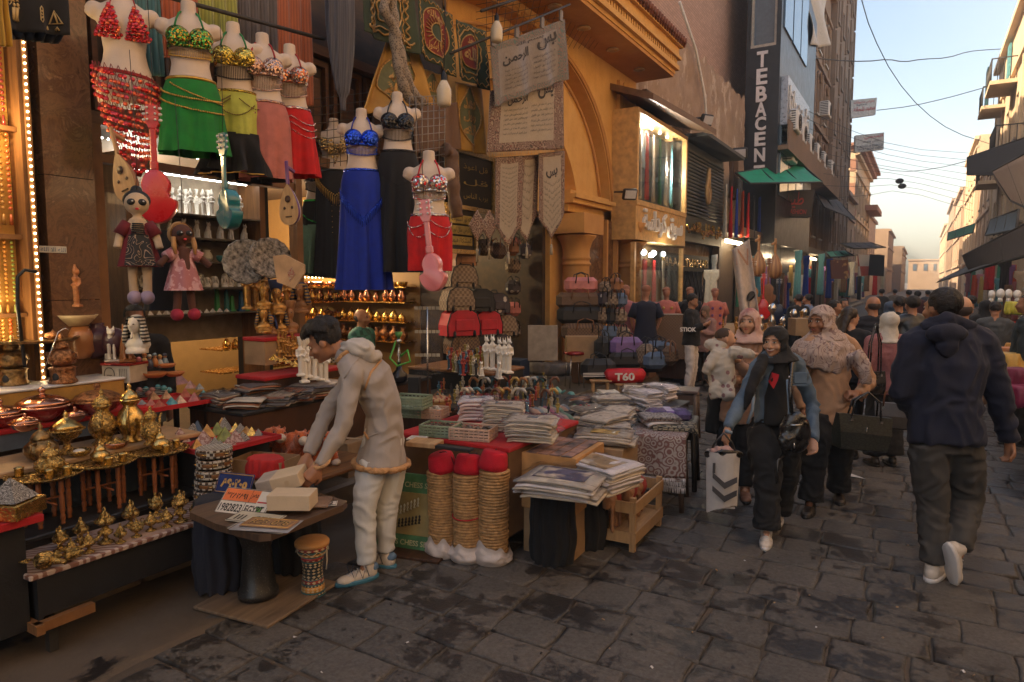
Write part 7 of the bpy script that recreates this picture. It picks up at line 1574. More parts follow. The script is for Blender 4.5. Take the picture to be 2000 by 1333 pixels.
Aq('cover_box','box carrying the yellow wrapped papyrus behind the shirts',V(-1.93,4.5,.0),(.42,.40,.60),Bz,.1);pile('wrapped_papyrus','yellow and brown papyrus prints in film between the shirt piles','paper stack',V(-1.90,4.48,.602),.40,.28,6,.012,[OFF,PC[0]],.2,.03,film=True,top=tp(.2,.12,MT((.52,.33,.08),.5)))
# slatted crate with wooden camels
p=V(-1.70,4.36,0);t=T('wooden_crate','slatted pale wood crate on the paving holding carved camels','crate',p,0.03)
[P1(t,'post',Bd,lambda m:m.box(a-.018,b_-.018,0,a+.018,b_+.018,.36))for a in(-.16,.16)for b_ in(-.28,.28)];P1(t,'slat',Bd,lambda m:[(m.box(s*.18-.006,-.30,z,s*.18+.006,.30,z+.075),m.box(-.17,s*.30-.006,z,.17,s*.30+.006,z+.075))for z in(.06,.26)for s in(-1,1)]);P1(t,'base',Bd,lambda m:m.box(-.16,-.28,.10,.16,.28,.115))
CWD=MT((.34,.17,.09),.5,0,.25,20,.3,40,'carved wood');t=T('carved_camel','x','camel figure',(0,0,0));m=MB();m.path([(0,.05,.12),(0,0,.14),(0,-.04,.12)],[.03,.045,.03],10);m.path([(0,-.04,.12),(0,-.075,.12),(0,-.085,.18),(0,-.09,.21)],[.02,.016,.013,.016],8);m.path([(0,-.08,.22),(0,-.125,.212)],[.018,.011],8);[m.path([(a,b_,.11),(a,b_,0)],[.012,.009],6)for a in(-.02,.02)for b_ in(-.04,.04)];Ai(Ab(m,.006,1),'body',CWD,t);P1(t,'saddle',Al((.30,.04,.03)),lambda m:m.lathe([(.047,-.02),(.05,0),(.047,.02)],M=Mx((0,0,.135),(R(90),0,0)),n=14));t['_s']=1.6
At(t,[V(-1.78,4.15,.117),V(-1.66,4.26,.117),V(-1.78,4.36,.117),V(-1.66,4.48,.117),V(-1.76,4.58,.117),V(-1.70,4.10,.117)],'carved wooden camel, {} in the slatted crate','carved camels in the slatted crate',(.9,1.15),.3)
# ================================================================ canes, figures, platform
table('figure_table','dark platform crowded with painted figures and cane heads','table',-4.2,4.75,-2.45,5.9,.66,Aa,front=.1,fm=Cj,legs=False);table('raised_figure_shelf','raised brown shelf of gods, white cats and guardians','shelf',-4.6,5.55,-3.55,6.2,.86,Bb,front=.5,fm=Aa,legs=False)
GX=lambda px,py,z:G(px,py,z)
cols_=[((.42,.16,.05),'amber'),((.03,.03,.03),'black'),((.35,.05,.04),'dark red'),((.45,.40,.30),'cream'),((.05,.16,.26),'blue'),((.30,.24,.06),'olive gold')]
for ci,(c,nm)in enumerate(cols_):
 fg_=Ah((0,0,0),1,'x',MT(c,.4,.1,.4,40,.3,50,name=nm+' paint'),['pharaoh','jackal','queen'][ci % 3]);fg_['_s']=.42
 At(fg_,[GX(850+(i*67+ci*31)% 240,752+((i*29+ci*17)% 62),.662)for i in range(13)],nm+' painted figurine, {} among the small figures on the dark platform',nm+' figurines on the dark platform',(.7,1.15),.9)
 fh=Bi(fg_,(0,0,0));fh['_s']=.55;At(fh,[GX(875+(i*23+ci*9)% 80,708+(i*11+ci*5)% 28,.862)for i in range(5)],nm+' god figure, {} on the raised brown shelf',nm+' gods on the raised shelf',(.9,1.2),.9)
wf2=Ah((0,0,0),1,'x',AL2,'jackal');wf2['_s']=1.05;At(wf2,[GX(x,y,.862)for x,y in((950,722),(962,724),(975,725),(985,728),(994,730))],'tall white plaster god, {} in the row on the raised shelf','tall white gods',(.95,1.1),.9)
cw_=Bs((0,0,0),1,'x',AL2);cw_['_s']=.55;At(cw_,[GX(x,y,.862)for x,y in((912,726),(928,730),(940,733),(975,738))],'white sitting cat, {} below the tall white gods','white cats on the raised shelf',(.9,1.2),.9)
HM_=[(.5,.44,.34),(.03,.03,.03),(.32,.14,.05),(.05,.14,.18),(.40,.26,.07),(.40,.38,.36),(.15,.06,.03)]
for i in range(26):
 p=GX(905+(i % 13)*13+(i//13)*7,835-(i//13)*30-(i % 13)*0,.50);c=HM_[(i*5)% 7];hh=.30;t=T('walking_cane',f'walking cane with {["ivory", "black", "brown", "blue", "yellow", "silver", "dark wood"][(i*5) % 7]} handle, {ow(i)} counted in the standing bundle','cane',V(min(p.x,-2.3),max(p.y,4.62),.35),YAW+ru(-.5,.5),'walking canes in the bundle');t.rotation_euler[1]=ru(-.12,.12)
 P1(t,'shaft',Aa if i % 3 else Bb,lambda m:m.tube((0,0,0),(0,0,.42),.009,n=7));P1(t,'handle',MT(c,.35,.1,.3,40),lambda m:m.path([(0,0,.41),(0,0,.45),(.02,0,.485),(.05,0,.485),(.075,0,.46),(.08,0,.44)],[.010,.013,.014,.015,.014,.008],8))
Aq('cane_stand','dark stand holding the bundle of walking canes',V(-2.62,4.85,0),(.75,.45,.36),Aa,.3,cat='stand')
# ---------------- flat goods towards the street corner
table('goods_table','black draped table of socks, gloves and small packets','table',-2.65,4.65,-1.97,5.5,.60,Aa,front=.05,fm=Ar,legs=False)
table('far_goods_table','low table of wrapped scarves beside the street corner','table',-2.7,5.85,-1.9,6.6,.58,Aa,front=.05,fm=Ar,legs=False)
SC=[((.30,.22,.20),'rose grey'),((.12,.20,.16),'dark green'),((.40,.26,.20),'salmon'),((.22,.26,.30),'slate'),((.45,.42,.36),'cream'),((.28,.10,.16),'plum')]
for i in range(16):
 c,nm=SC[i % 6];t=T('rolled_scarf',f'rolled {nm} scarf, {ow(i)} in the leaning row on the black table','scarf',G(1048+(i % 8)*9,832-(i//8)*16-(i % 8)*1,.62),YAW+.6,'rolled scarves in the leaning row');mobj_=P1(t,'roll',Al(c,name=nm+' wool'),lambda m:m.path([(0,-.09,.0),(0,0,.035),(0,.09,.05)],[.02,.03,.026],10))
k=0
for px,py,n,w,mt,z in((1100,835,3,.1,[PC[4],PC[0]],.602),(1120,825,3,.12,[PC[0]],.602),(1095,815,4,.1,[PC[4],PC[2]],.602),(1150,815,6,.3,[OFF,PC[5]],.602),(1175,845,9,.34,[OFF,PC[5]],.602),(1205,830,9,.32,[OFF,PC[4]],.602),(1160,790,5,.3,[PC[5],OFF],.582),(1215,795,6,.3,[OFF,PC[5]],.582),(1260,800,12,.26,[TEE],.582),(1290,780,10,.26,[TEE],.582),(1130,850,4,.16,[PC[0],PC[4]],.602),(1195,852,6,.26,[OFF],.602),(1190,800,8,.3,[PC[5],OFF],.602),(1212,812,5,.24,[OFF,PC[2]],.602),(1140,800,7,.2,[PC[2],OFF],.582),(1100,795,5,.2,[OFF],.582),(1240,775,7,.3,[OFF,TEE],.582),(1185,775,4,.26,[PC[4]],.582)):
 t=pile('wrapped_goods',f'pile of {"white" if mt[0] is TEE else "cream"} wrapped textiles, {ORD[k]} counted from the left on the corner tables','textile stack',G(px,py,z),w,w*.7,n,.015,mt,.2+.3*k,.02,'wrapped textiles on the corner tables',film=n>4);k += 1
BB=MB();[BB.ell((ru(-.09,.09),ru(-.07,.07),.03+rnd.random()*.05),.017,8,6,mat=rnd.randrange(4))for _ in range(70)];t=T('bead_heap','dark heap of red, green and yellow beaded purses on the black table','beads',G(1135,810,.602));BB.build('beads',[Aa,MT((.45,.02,.02),.4),MT((.05,.2,.06),.4),MT((.5,.35,.05),.4)],t);P1(t,'purse',Aa,lambda m:m.ell((-.04,.02,.05),(.10,.08,.07)))
VIO=MT((.13,.09,.24),.9,0,.3,30,.5,60,'violet knit');t=T('blanket_pack','violet blanket packed in clear film at the table corner','blanket',G(1305,822,.60),.5);P1(t,'blanket',VIO,lambda m:m.bx((0,0,.05),(.36,.2,.095),b=.03));P1(t,'ribbon',MT((.30,.20,.55),.4),lambda m:m.box(-.03,-.102,.0,.03,.102,.0985));P1(t,'film',Du,lambda m:m.bx((0,0,.052),(.39,.23,.115),b=.035))
t=T('turquoise_teapot','turquoise glazed teapot on the far goods table','teapot',G(1088,775,.60));P1(t,'body',MT((.10,.28,.28),.3),lambda m:(m.lathe([(.03,0),(.055,.03),(.05,.06),(.02,.085),(.01,.1),(0,.1)],n=20),m.ell((.14,.03,.03),(.04,.03,.03)),m.path([(.04,0,.03),(.09,0,.07)],[.014,.008],8)))
# prayer rugs hanging over a stool
def stool(px,py,z,w,mat,label,h=.0,zb=0):
 t=T('plastic_stool',label,'stool',G(px,py,zb),.2);h=z-zb;P1(t,'seat',mat,lambda m:m.bx((0,0,h-.02),(w,w,.035),b=.01));[P1(t,'leg',mat,lambda m:m.path([(a*w*.42,b_*w*.42,h-.03),(a*w*.5,b_*w*.5,0)],[.025,.022],6))for a in(-1,1)for b_ in(-1,1)];P1(t,'apron',mat,lambda m:[m.bx((a*w*.44 if a else 0,b_*w*.44 if b_ else 0,h-.10),(.02 if a else w*.86,.02 if b_ else w*.86,.10))for a,b_ in((1,0),(-1,0),(0,1),(0,-1))]);return t
BRP=MT((.09,.055,.04),.5);stool(1286,980,.55,.40,BRP,'brown plastic stool under the fringed prayer rugs');stool(1318,945,.58,.36,MT((.03,.025,.022),.5),'dark plastic stool right of the prayer rugs');stool(1330,860,.58,.36,BRP,'second dark stool behind, near the violet blanket')
RUG=Au('paisley rug',(.46,.40,.37),(.22,.10,.09),'rings',17,.5,soft=.05,C=(.34,.28,.27));RUGB=Au('grey lattice rug',(.40,.36,.35),(.14,.12,.12),'edge',34,.12,soft=.04)
rp=G(1286,980,0)
for k in range(3):
 t=T('prayer_rug',f'{["pale", "fringed", "paisley patterned"][k]} prayer rug hanging over the brown stool, {["lowest", "middle", "topmost"][k]} of three','rug',(rp.x,rp.y,0),.22,'prayer rugs on the stool');e=.012*k;lo=(.20,.24,.27)[k]
 def rf(u,v,e=e,lo=lo):s=v*1.0;x=(u-.5)*.44;return V(x+.004*sin(v*9),-.21-e-.012*sin(u*9+k)if s>.45 else-.22-e+.42*(1-s/.45)+.0,.562+e if s<.45 else .562+e-(s-.45)/.55*(.562+e-lo)-.0)
 P1(t,'cloth',[RUGB,RUG,RUG][k],lambda m:m.cloth(lambda u,v:rf(u,1-v),24,24,.008));P1(t,'fringe',TEE,lambda m:[m.tube(rf((i+.5)/60,1),rf((i+.5)/60,1)+V(ru(-.005,.005),-.003,-.05),.003,.002,4)for i in range(60)])
pile('folded_rug','folded pink and cream rugs lying on top of the prayer rugs','rug',V(rp.x-.02,rp.y+.1,.60),.3,.24,4,.022,[RUGB,TEE,RUG],.6,.03)
pile('patterned_cloth','black and cream patterned cloth folded under the violet blanket','cloth',G(1318,838,.583),.34,.28,3,.014,[Au('black lattice cloth',(.03,.03,.03),(.40,.34,.24),'edge',24,.10)],.3,.01)
# hookah, baskets, display rack
t=T('hookah','black glass hookah with green hose behind the young man','hookah',G(780,748,.84),0);P1(t,'vase',MT((.02,.02,.025),.1,.3),lambda m:m.lathe([(.05,0),(.075,.03),(.07,.08),(.03,.12),(.025,.16),(0,.16)],n=24));P1(t,'stem',Av,lambda m:m.lathe([(.012,.16),(.02,.2),(.012,.22),(.025,.26),(.012,.3),(.012,.36),(.03,.38),(.01,.40)],n=14));P1(t,'bowl',MT((.10,.30,.08),.4),lambda m:m.lathe([(.01,.40),(.03,.43),(.035,.46),(0,.46)],n=14));P1(t,'hose',MT((.10,.42,.06),.5),lambda m:m.path([(.02,0,.24),(.10,.0,.30),(.13,0,.20),(.03,-.06,.16),(-.08,-.03,.22),(-.03,0,.38)],.010,7))
t=T('lidded_basket','round lidded basket with red stitching on the figure platform','basket',G(855,800,.70));P1(t,'basket',Dt,lambda m:m.lathe([(.08,-.04),(.09,.06),(.095,.07),(0,.07)],n=26));P1(t,'lid',Au('stitched basket lid',(.42,.30,.16),(.25,.06,.04),'check',30,.5),lambda m:m.lathe([(.10,.071),(.10,.09),(.08,.105),(0,.11)],n=26));P1(t,'handle',CWD,lambda m:m.path([(-.05,0,.10),(0,0,.15),(.05,0,.10)],.006,6))
t=T('film_rack','wire rack hung with little clear bags beside the shop counter','rack',W(835,700,6.4),YAW);P1(t,'post',Av,lambda m:m.tube((0,0,-.55),(0,0,.48),.01,n=6));P1(t,'clear_bag',Du,lambda m:[m.bx((-.10+.04*i,.01*(i % 2),.38-.22*j),(.036,.006,.19),b=.002)for i in range(6)for j in range(3)]);P1(t,'card',MT((.40,.36,.28),.7),lambda m:[m.bx((-.10+.04*i,-.005,.47-.22*j),(.034,.004,.03))for i in range(6)for j in range(3)])
Aq('game_box','tall black box with green writing beside the hookah',G(810,780,.70),(.10,.08,.20),Aa,.4)
for i,(px,py,w)in enumerate(((652,640,.16),(628,665,.2),(655,690,.22),(705,690,.2))):Aq('inlaid_chest',f'mother of pearl inlaid chest, {ORD[i]} from the left behind the young man\'s head',FX(px-20,py+18,-5.3),(w,w*.7,w*.9),INL,.6)
# ================================================================ people
SK1=MT((.36,.17,.095),.5,0,.08,14,.08,80,'warm skin');SK2=MT((.46,.25,.16),.5,0,.06,14,.08,80,'fair skin');SK3=MT((.27,.12,.065),.5,0,.08,14,.08,80,'brown skin')
Cp=MT((.012,.009,.008),.55,0,.4,60,.9,120,'black hair');LIPM=MT((.34,.08,.07),.45,bump=0);EYW=MT((.6,.55,.5),.3,bump=0)
TP=dict(pel=(0,0,.53),wai=(0,.004,.61),che=(0,.0,.72),nek=(0,-.012,.825),hed=(0,.006,.928),sL=(-.108,0,.80),sR=(.108,0,.80),eL=(-.135,-.015,.625),eR=(.135,-.015,.625),wL=(-.138,.03,.485),wR=(.138,.03,.485),
          hL=(-.052,0,.51),hR=(.052,0,.51),kL=(-.056,.015,.285),kR=(.056,.015,.285),aL=(-.056,-.012,.045),aR=(.056,-.012,.045),tL=(-.064,.075,.018),tR=(.064,.075,.018))
def JT(loc,h,rz,**ov):
 M=MTr(Vector(loc))@ Euler((0,0,rz)).to_matrix().to_4x4();J={k:M @(Vector(ov.get(k,v))*h)for k,v in TP.items()};J['fd']=(M.to_3x3()@ Vector(ov.get('fd',(0,1,-.03)))).normalized();return J
def Ed(a,b):return math.atan2(-(b[0]-a[0]),b[1]-a[1])
def Af(m,pts,rx,ry,side,n=20):
 R_=[]
 for i,p in enumerate(pts):
  d=(pts[min(i+1,len(pts)-1)]-pts[max(i-1,0)]).normalized();s=(side-d*side.dot(d)).normalized();f=d.cross(s);R_.append([p+s*(cos(2*PI*j/n)*rx[i])+f*(sin(2*PI*j/n)*ry[i])for j in range(n)])
 m.loft(R_)
def hand(m,w,d,pn,h,curl=.5,side=1):
 d=d.normalized();pn=(pn-d*pn.dot(d)).normalized();s=d.cross(pn)*side;u=h
 m.path([w,w+d*.022*u,w+d*.055*u],[.015*u,.018*u,.018*u],8)
 for k in range(4):
  o=s*(k-1.5)*.0115*u;L=(.040,.046,.043,.034)[k]*u;b0=w+d*.050*u+o;b1=b0+(d*cos(curl*.7)+pn*sin(curl*.7))*L*.5;b2=b1+(d*cos(curl*1.8)+pn*sin(curl*1.8))*L*.5;m.path([b0,b1,b2],[.0062*u,.0055*u,.0048*u],7)
  m.path([w+d*.01*u+o*.7,b0],[.010*u,.0075*u],7)
 t0=w+d*.015*u-s*.016*u;m.path([t0,t0+(d*.6-s*.6+pn*.3)*.028*u,t0+(d*.95-s*.35+pn*.6)*.045*u],[.0085*u,.0068*u,.0055*u],7)
def Bq(label,J,h,skin=SK1,top=None,bot=None,shoes=None,hair='short',hmat=None,vx=.012,bulk=1.0,cat='person',topadd=.016,hem=.35,coat=None,wide=None,group=None,face=True,hcurl=.5,sleeve=True,legw=1.0,fold=.008,hemw=1.0,hijdrape=1.0,shoeband=None,puff=0):
 root=(J['aL']+J['aR'])/2;root.z=min(J['aL'].z,J['aR'].z)-.045*h;base=Vector(root)
 t=Ae('person',label,cat,base,0,group);Mi=MTr(-base);u=h
 loc=lambda m:setattr(m,'v',[tuple(Mi @ Vector(p))for p in m.v])or m
 side=(J['sR']-J['sL']).normalized();hs=(J['hR']-J['hL']).normalized()
 fd=J['fd'];hsd=fd.cross(ZUP).normalized();hup=hsd.cross(fd).normalized();HM=MTr(J['hed'])@ Matrix((hsd,fd,hup)).transposed().to_4x4()@ Matrix.Diagonal((u,u,u,1))
 def headm(m,k=0.0):
  m.ell((0,-.010,.014),(.0435+k,.0545+k,.049+k),20,14,M=HM);m.ell((0,.012,-.012),(.0365+k,.040+k,.050+k),18,12,M=HM);m.ell((0,.024,-.043),(.023+k,.024+k,.018+k),12,8,M=HM)
 m=MB();headm(m)
 if face:
  m.path([HM @ V(0,.049,.004),HM @ V(0,.058,-.008),HM @ V(0,.064,-.018),HM @ V(0,.054,-.023)],[.0045*u,.0062*u,.0088*u,.0065*u],8)
  for s in(-1,1):m.ell((s*.0445,-.004,-.008),(.005,.011,.016),8,6,M=HM);m.ell((s*.024,.036,-.018),(.014,.014,.013),10,6,M=HM);m.ell((s*.017,.044,.014),(.016,.008,.005),8,6,M=HM);m.ell((s*.008,.0565,-.019),(.005,.006,.004),6,5,M=HM)
  m.ell((0,.048,-.034),(.013,.010,.0065),10,6,M=HM);m.ell((0,.043,-.053),(.011,.012,.009),8,6,M=HM)
 m.path([J['nek'],J['nek'].lerp(J['hed'],.45),HM @ V(0,-.010,-.03)],[.038*u,.031*u,.030*u],12)
 Af(m,[J['pel'],J['wai'],J['che'],J['nek']],[.085*u*bulk,.07*u*bulk,.09*u*bulk,.05*u],[.06*u*bulk,.052*u*bulk,.06*u*bulk,.04*u],side)
 for s in 'LR':m.path([J['s'+s],J['s'+s].lerp(J['e'+s],.5),J['e'+s],J['e'+s].lerp(J['w'+s],.4),J['w'+s]],[.022*u,.021*u,.019*u,.019*u,.0145*u],10);m.path([J['h'+s],J['k'+s],J['k'+s].lerp(J['a'+s],.4),J['a'+s],J['a'+s].lerp(J['t'+s],.3)],[.05*u,.032*u,.03*u,.018*u,.012*u],10);m.ell(J['s'+s],.024*u,10,8);m.path([J['nek'],J['s'+s]],[.026*u,.022*u],8)
 for s in 'LR':
  d=(J['w'+s]-J['e'+s]);pn=J.get('pn'+s,(J['nek']-J['w'+s]));hand(m,J['w'+s],J.get('hd'+s,d),pn,u,hcurl,1 if s == 'R' else-1)
 body=Ai(Ab(loc(m),min(vx,.0075)if vx<.011 else vx,1),'body',skin,t)
 if face:
  for s in(-1,1):
   m=MB();m.ell((s*.0165,.0475,.003),(.0082,.0045,.0042),10,7,M=HM);e=loc(m).build('eye',EYW,t)
   m=MB();m.ell((s*.0165,.0505,.003),(.0042,.0030,.0040),8,6,M=HM);loc(m).build('iris',Cp,e)
   m=MB();m.path([HM @ V(s*(.0165+q*.0098),.0500-abs(q)*.0035,.0068-abs(q)*.002)for q in(-1,-.5,0,.5,1)],.0011*u,4);loc(m).build('lash',Cp,e)
   m=MB();m.path([HM @ V(s*(.0165+q*.012),.0525-abs(q)*.004,.0165+.0015*s*0-abs(q)*.0025)for q in(-1,-.4,.3,1)],[.0012*u,.0018*u,.0018*u,.001*u],5);loc(m).build('eyebrow',Cp,t)
  m=MB();m.path([HM @ V(q*.0135,.0575-q*q*.006,-.0345+q*q*.0025)for q in(-1,-.5,0,.5,1)],[.0008*u,.0026*u,.003*u,.0026*u,.0008*u],6);loc(m).build('lips',LIPM,t)
 hm=hmat or Cp
 if hair in('short','curly','long','fringe'):
  m=MB();m.ell((0,-.016,.020),(.0485,.056,.0505),20,14,M=HM)
  if hair == 'curly':
   rr=RNG(3)
   for i in range(150):
    a,b=rr.uniform(0,2*PI),rr.uniform(-.1,1.3);p=V(cos(a)*cos(b)*.050,-.006+sin(a)*cos(b)*.058,.034+sin(b)*.042)
    if p.y>.0 and p.z<.035:continue
    if p.z<.012:continue
    m.ell(p*1.06,rr.uniform(.008,.014),6,5,M=HM)
  if hair == 'long':Af(m,[HM @ V(0,-.03,.02),HM @ V(0,-.045,-.04),HM @ V(0,-.05,-.11),HM @ V(0,-.048,-.16)],[.046*u,.055*u,.06*u,.035*u],[.035*u,.03*u,.025*u,.015*u],hsd)
  me=Ab(loc(m),min(vx,.008),2,disp=Ao(.004,26));bm=bmesh.new();bm.from_mesh(me);Hi=(Mi @ HM).inverted()
  bmesh.ops.delete(bm,geom=[f for f in bm.faces if(lambda q:q.y>.012 and q.z<.040 and hair != 'fringe' or(q.z<(-.040 if q.y<-.022 else-.006)and hair != 'long'))(Hi @ f.calc_center_median())],context='FACES');bm.to_mesh(me);bm.free();Ai(me,'hair',hm,t)
 elif hair == 'stubble':m=MB();m.ell((0,-.022,.000),(.0445,.045,.034),16,10,M=HM);Ai(Ab(loc(m),.01,1),'hair',MT((.05,.035,.03),.8),t)
 elif hair == 'hijab':
  m=MB();headm(m,.0065);m.ell((0,-.020,.016),(.052,.058,.054),20,14,M=HM)
  nb=J['nek'];hh=J['hed'];Af(m,[hh-ZUP*.01*u,hh.lerp(nb,.55),nb+fd*.012*u,nb-ZUP*.03*u+fd*.01*u],[.050*u,.052*u,.066*u,.11*u*hijdrape],[.055*u,.054*u,.062*u,.085*u*hijdrape],side)
  if hijdrape>1:Af(m,[nb+ZUP*.0*u,nb-ZUP*.06*u,nb-ZUP*.12*u+fd*.02*u],[.10*u,.135*u,.12*u],[.07*u,.10*u,.105*u],side)
  me=Ab(loc(m),vx if vx>.011 else .009,2,disp=Ao(.007,11,(1,1,1)));bm=bmesh.new();bm.from_mesh(me);Hi=(Mi @ HM).inverted()
  bmesh.ops.delete(bm,geom=[f for f in bm.faces if(lambda q:q.y>-.005 and(q.x/.0385)**2+((q.z+.014)/.049)**2<1)(Hi @ f.calc_center_median())],context='FACES');bm.to_mesh(me);bm.free();Ai(me,'headscarf',hm,t)
 if top:
  m=MB();a=topadd;hp=J['pel']+(J['pel']-J['wai'])*hem
  Af(m,[hp,J['pel'],J['wai'],J['che'],J['nek'].lerp(J['che'],.25),J['nek']],[(.092*bulk*hemw+a)*u,(.092*bulk+a)*u,(.080*bulk+a)*u,(.095*bulk+a)*u,(.085+a)*u,(.045+a*.6)*u],[(.07*bulk*hemw+a)*u,(.068*bulk+a)*u,(.060*bulk+a)*u,(.064*bulk+a)*u,(.05+a)*u,(.038+a*.6)*u],side)
  for s in 'LR':
   e,w,sh=J['e'+s],J['w'+s],J['s'+s];m.path([sh,sh.lerp(e,.5),e,e.lerp(w,.5),e.lerp(w,.97 if sleeve else .1)],[(.032*bulk+a*.6)*u,(.030*bulk+a*.6)*u,(.025+a*.65)*u,(.022+a*.65)*u,(.018+a*.55)*u],12);m.ell(sh,(.033+a*.55)*u,12,8);m.path([J['nek'],sh],[(.036+a*.6)*u,(.034+a*.7)*u],10)
  dsp=Ao(fold,7.5,(1,1,1))if not puff else(lambda p,n:.010*abs(sin(p.z*48))-.004+.004*noise.noise(p*14))
  me=Ab(loc(m),vx,2,disp=dsp);Ai(me,top[0],top[1],t)
 if coat:  # coat tails hanging below the top
  m=MB();k0=coat[2];lo=J['pel']-ZUP*(k0*u);Af(m,[J['wai'],J['pel'],lo],[.10*u*bulk,.115*u*bulk,.135*u*bulk],[.075*u*bulk,.085*u*bulk,.10*u*bulk],side);Ai(Ab(loc(m),vx,2,disp=Ao(.012,6)),coat[0],coat[1],t)
 if bot:
  m=MB();W_=legw;Af(m,[J['wai'].lerp(J['pel'],.5),J['pel'],(J['hL']+J['hR'])/2-(J['wai']-J['pel'])*.35],[.082*u*bulk,.092*u*bulk,.088*u*bulk],[.062*u*bulk,.070*u*bulk,.062*u*bulk],hs)
  if wide:Af(m,[(J['hL']+J['hR'])/2,(J['kL']+J['kR'])/2,(J['aL']+J['aR'])/2+ZUP*.03*u],[.10*u*bulk,wide*u,wide*1.08*u],[.075*u*bulk,wide*.62*u,wide*.62*u],hs)
  for s in 'LR':hpt,k,an=J['h'+s],J['k'+s],J['a'+s];m.path([hpt,hpt.lerp(k,.5),k,k.lerp(an,.5),k.lerp(an,.93)],[.056*u*bulk,.050*u*W_,.040*u*W_,.036*u*W_,.031*u*W_*(1.25 if W_>1.3 else 1)],14)
  Ai(Ab(loc(m),vx,2,disp=Ao(fold*.9,8,(1,1,1.3))),bot[0],bot[1],t)
 if shoes:
  for s in 'LR':
   an,to=J['a'+s],J['t'+s];d=(to-an);f=V(d.x,d.y,0).normalized()if not J.get('lift'+s)else d.normalized();dn=-ZUP if not J.get('lift'+s)else(f.cross(ZUP.cross(f))).normalized()
   upv=(ZUP-f*ZUP.dot(f)).normalized();sd=f.cross(upv);SM=MTr(an-upv*.045*u)@ Matrix((sd,f,upv)).transposed().to_4x4()@ Matrix.Diagonal((u,u,u,1))
   m=MB();m.ell((0,-.012,.026),(.024,.028,.026),12,8,M=SM);m.ell((0,.03,.020),(.026,.05,.020),12,8,M=SM);m.ell((0,.075,.016),(.026,.036,.016),12,8,M=SM);m.path([SM @ V(0,-.006,.03),SM @ V(0,-.006,.058)],[.025*u,.024*u],12);sh=Ai(Ab(loc(m),min(vx,.009),2),'shoe',shoes[0],t)
   m=MB();o=[(.026*cos(a)*(1-.18*sin(a)if sin(a)<0 else 1),.036+.078*sin(a))for a in[2*PI*i/24 for i in range(24)]];m.loft([[(x*k,.036+(y-.036)*k,z)for x,y in o]for z,k in((-.002,.96),(.0,1.03),(.010,1.05),(.014,1.0))],M=SM);loc(m).build('sole',shoes[1],sh)
   if shoes[0]is WSH:m=MB();[m.path([SM @ V(-.015,.03+k*.012,.041-k*.004),SM @ V(0,.034+k*.012,.046-k*.0045),SM @ V(.015,.03+k*.012,.041-k*.004)],.002*u,4)for k in range(4)];loc(m).build('lace',Ad,sh)
 t['_']=1;del t['_']
 return t,Mi,HM,loc
WSH=MT((.58,.52,.46),.5,var=.12);BSH=MT((.03,.022,.018),.4);Dq=Al((.010,.013,.032));Aj=Al((.010,.010,.012));SOLEB=MT((.05,.18,.28),.5)
DEN=Au('faded denim',(.06,.10,.16),(.14,.20,.27),'fine',14,.5,soft=.3,rough=.85);LDEN=Au('bleached denim',(.58,.60,.63),(.74,.75,.76),'noise',7,.5,soft=.3,rough=.85);GDEN=Au('washed black denim',(.035,.033,.032),(.09,.083,.078),'noise',7,.5,soft=.35,rough=.9)
SUEDE=Au('grey beige suede',(.35,.31,.29),(.43,.385,.36),'noise',5,.5,soft=.4,rough=.8);Cu=Al((.55,.30,.13),bump=.8);HOODW=Al((.52,.48,.44))
# -------- young man leaning over the plates
J=dict(aL=W(716,1092,4.02),tL=W(680,1122,3.96),aR=W(753,1082,4.2),tR=W(728,1098,4.24),kL=W(712,990,4.02),kR=W(756,985,4.2),hL=W(728,900,4.05),hR=W(766,895,4.22),pel=W(748,862,4.13),wai=W(752,806,4.12),che=W(727,738,4.08),
         nek=W(676,690,4.03),hed=W(633,668,4.0),sL=W(688,735,3.9),sR=W(716,695,4.2),eL=W(668,838,3.82),wL=W(624,912,3.74),eR=W(640,800,4.15),wR=W(602,890,4.0))
fdir=(-cR*.86+cU*-.46+cF*.06).normalized();J['fd']=fdir;J['hdL']=(W(596,942,3.72)-W(624,912,3.74));J['pnL']=-cR*.4-cU*.2+cF*1.0
J['aL'].z=.075;J['tL'].z=.03;J['aR'].z=.075;J['tR'].z=.03
t,Mi,HM,loc=Bq('young man with curly black hair in a grey suede jacket leaning over the licence plates',J,1.68,SK1,('jacket',SUEDE),('jeans',LDEN),(WSH,SOLEB),'curly',vx=.0095,topadd=.006,hem=.75,hemw=1.22,bulk=.95,fold=.007,legw=1.0)
hp=J['pel']+(J['pel']-J['wai'])*.75
def band(a,b,r0,r1,col,name,n=24,wd=.02):
 d=(b-a).normalized();s=((J['sR']-J['sL'])-d*(J['sR']-J['sL']).dot(d)).normalized();f=d.cross(s);m=MB();m.path([a+s*cos(2*PI*i/n)*r0+f*sin(2*PI*i/n)*r1 for i in range(n)],wd,8,closed=True);me=Ab(loc(m),.009,1,disp=Ao(.008,30,(1,1,1)));return Ai(me,name,col,t)
band(hp+(hp-J['pel'])*.02,hp+(hp-J['pel'])*.1,.203,.160,Cu,'fleece_hem',wd=.016)
m=MB();m.path([J['wL']+(J['eL']-J['wL'])*.10+p for p in[V(.042*cos(a),.042*sin(a),.02*sin(a))for a in[2*PI*i/14 for i in range(14)]]],.010,6,closed=True);loc(m).build('fleece_cuff',Cu,t)
bv=Cw([c for c in t.children if c.name.startswith('jacket')][0])
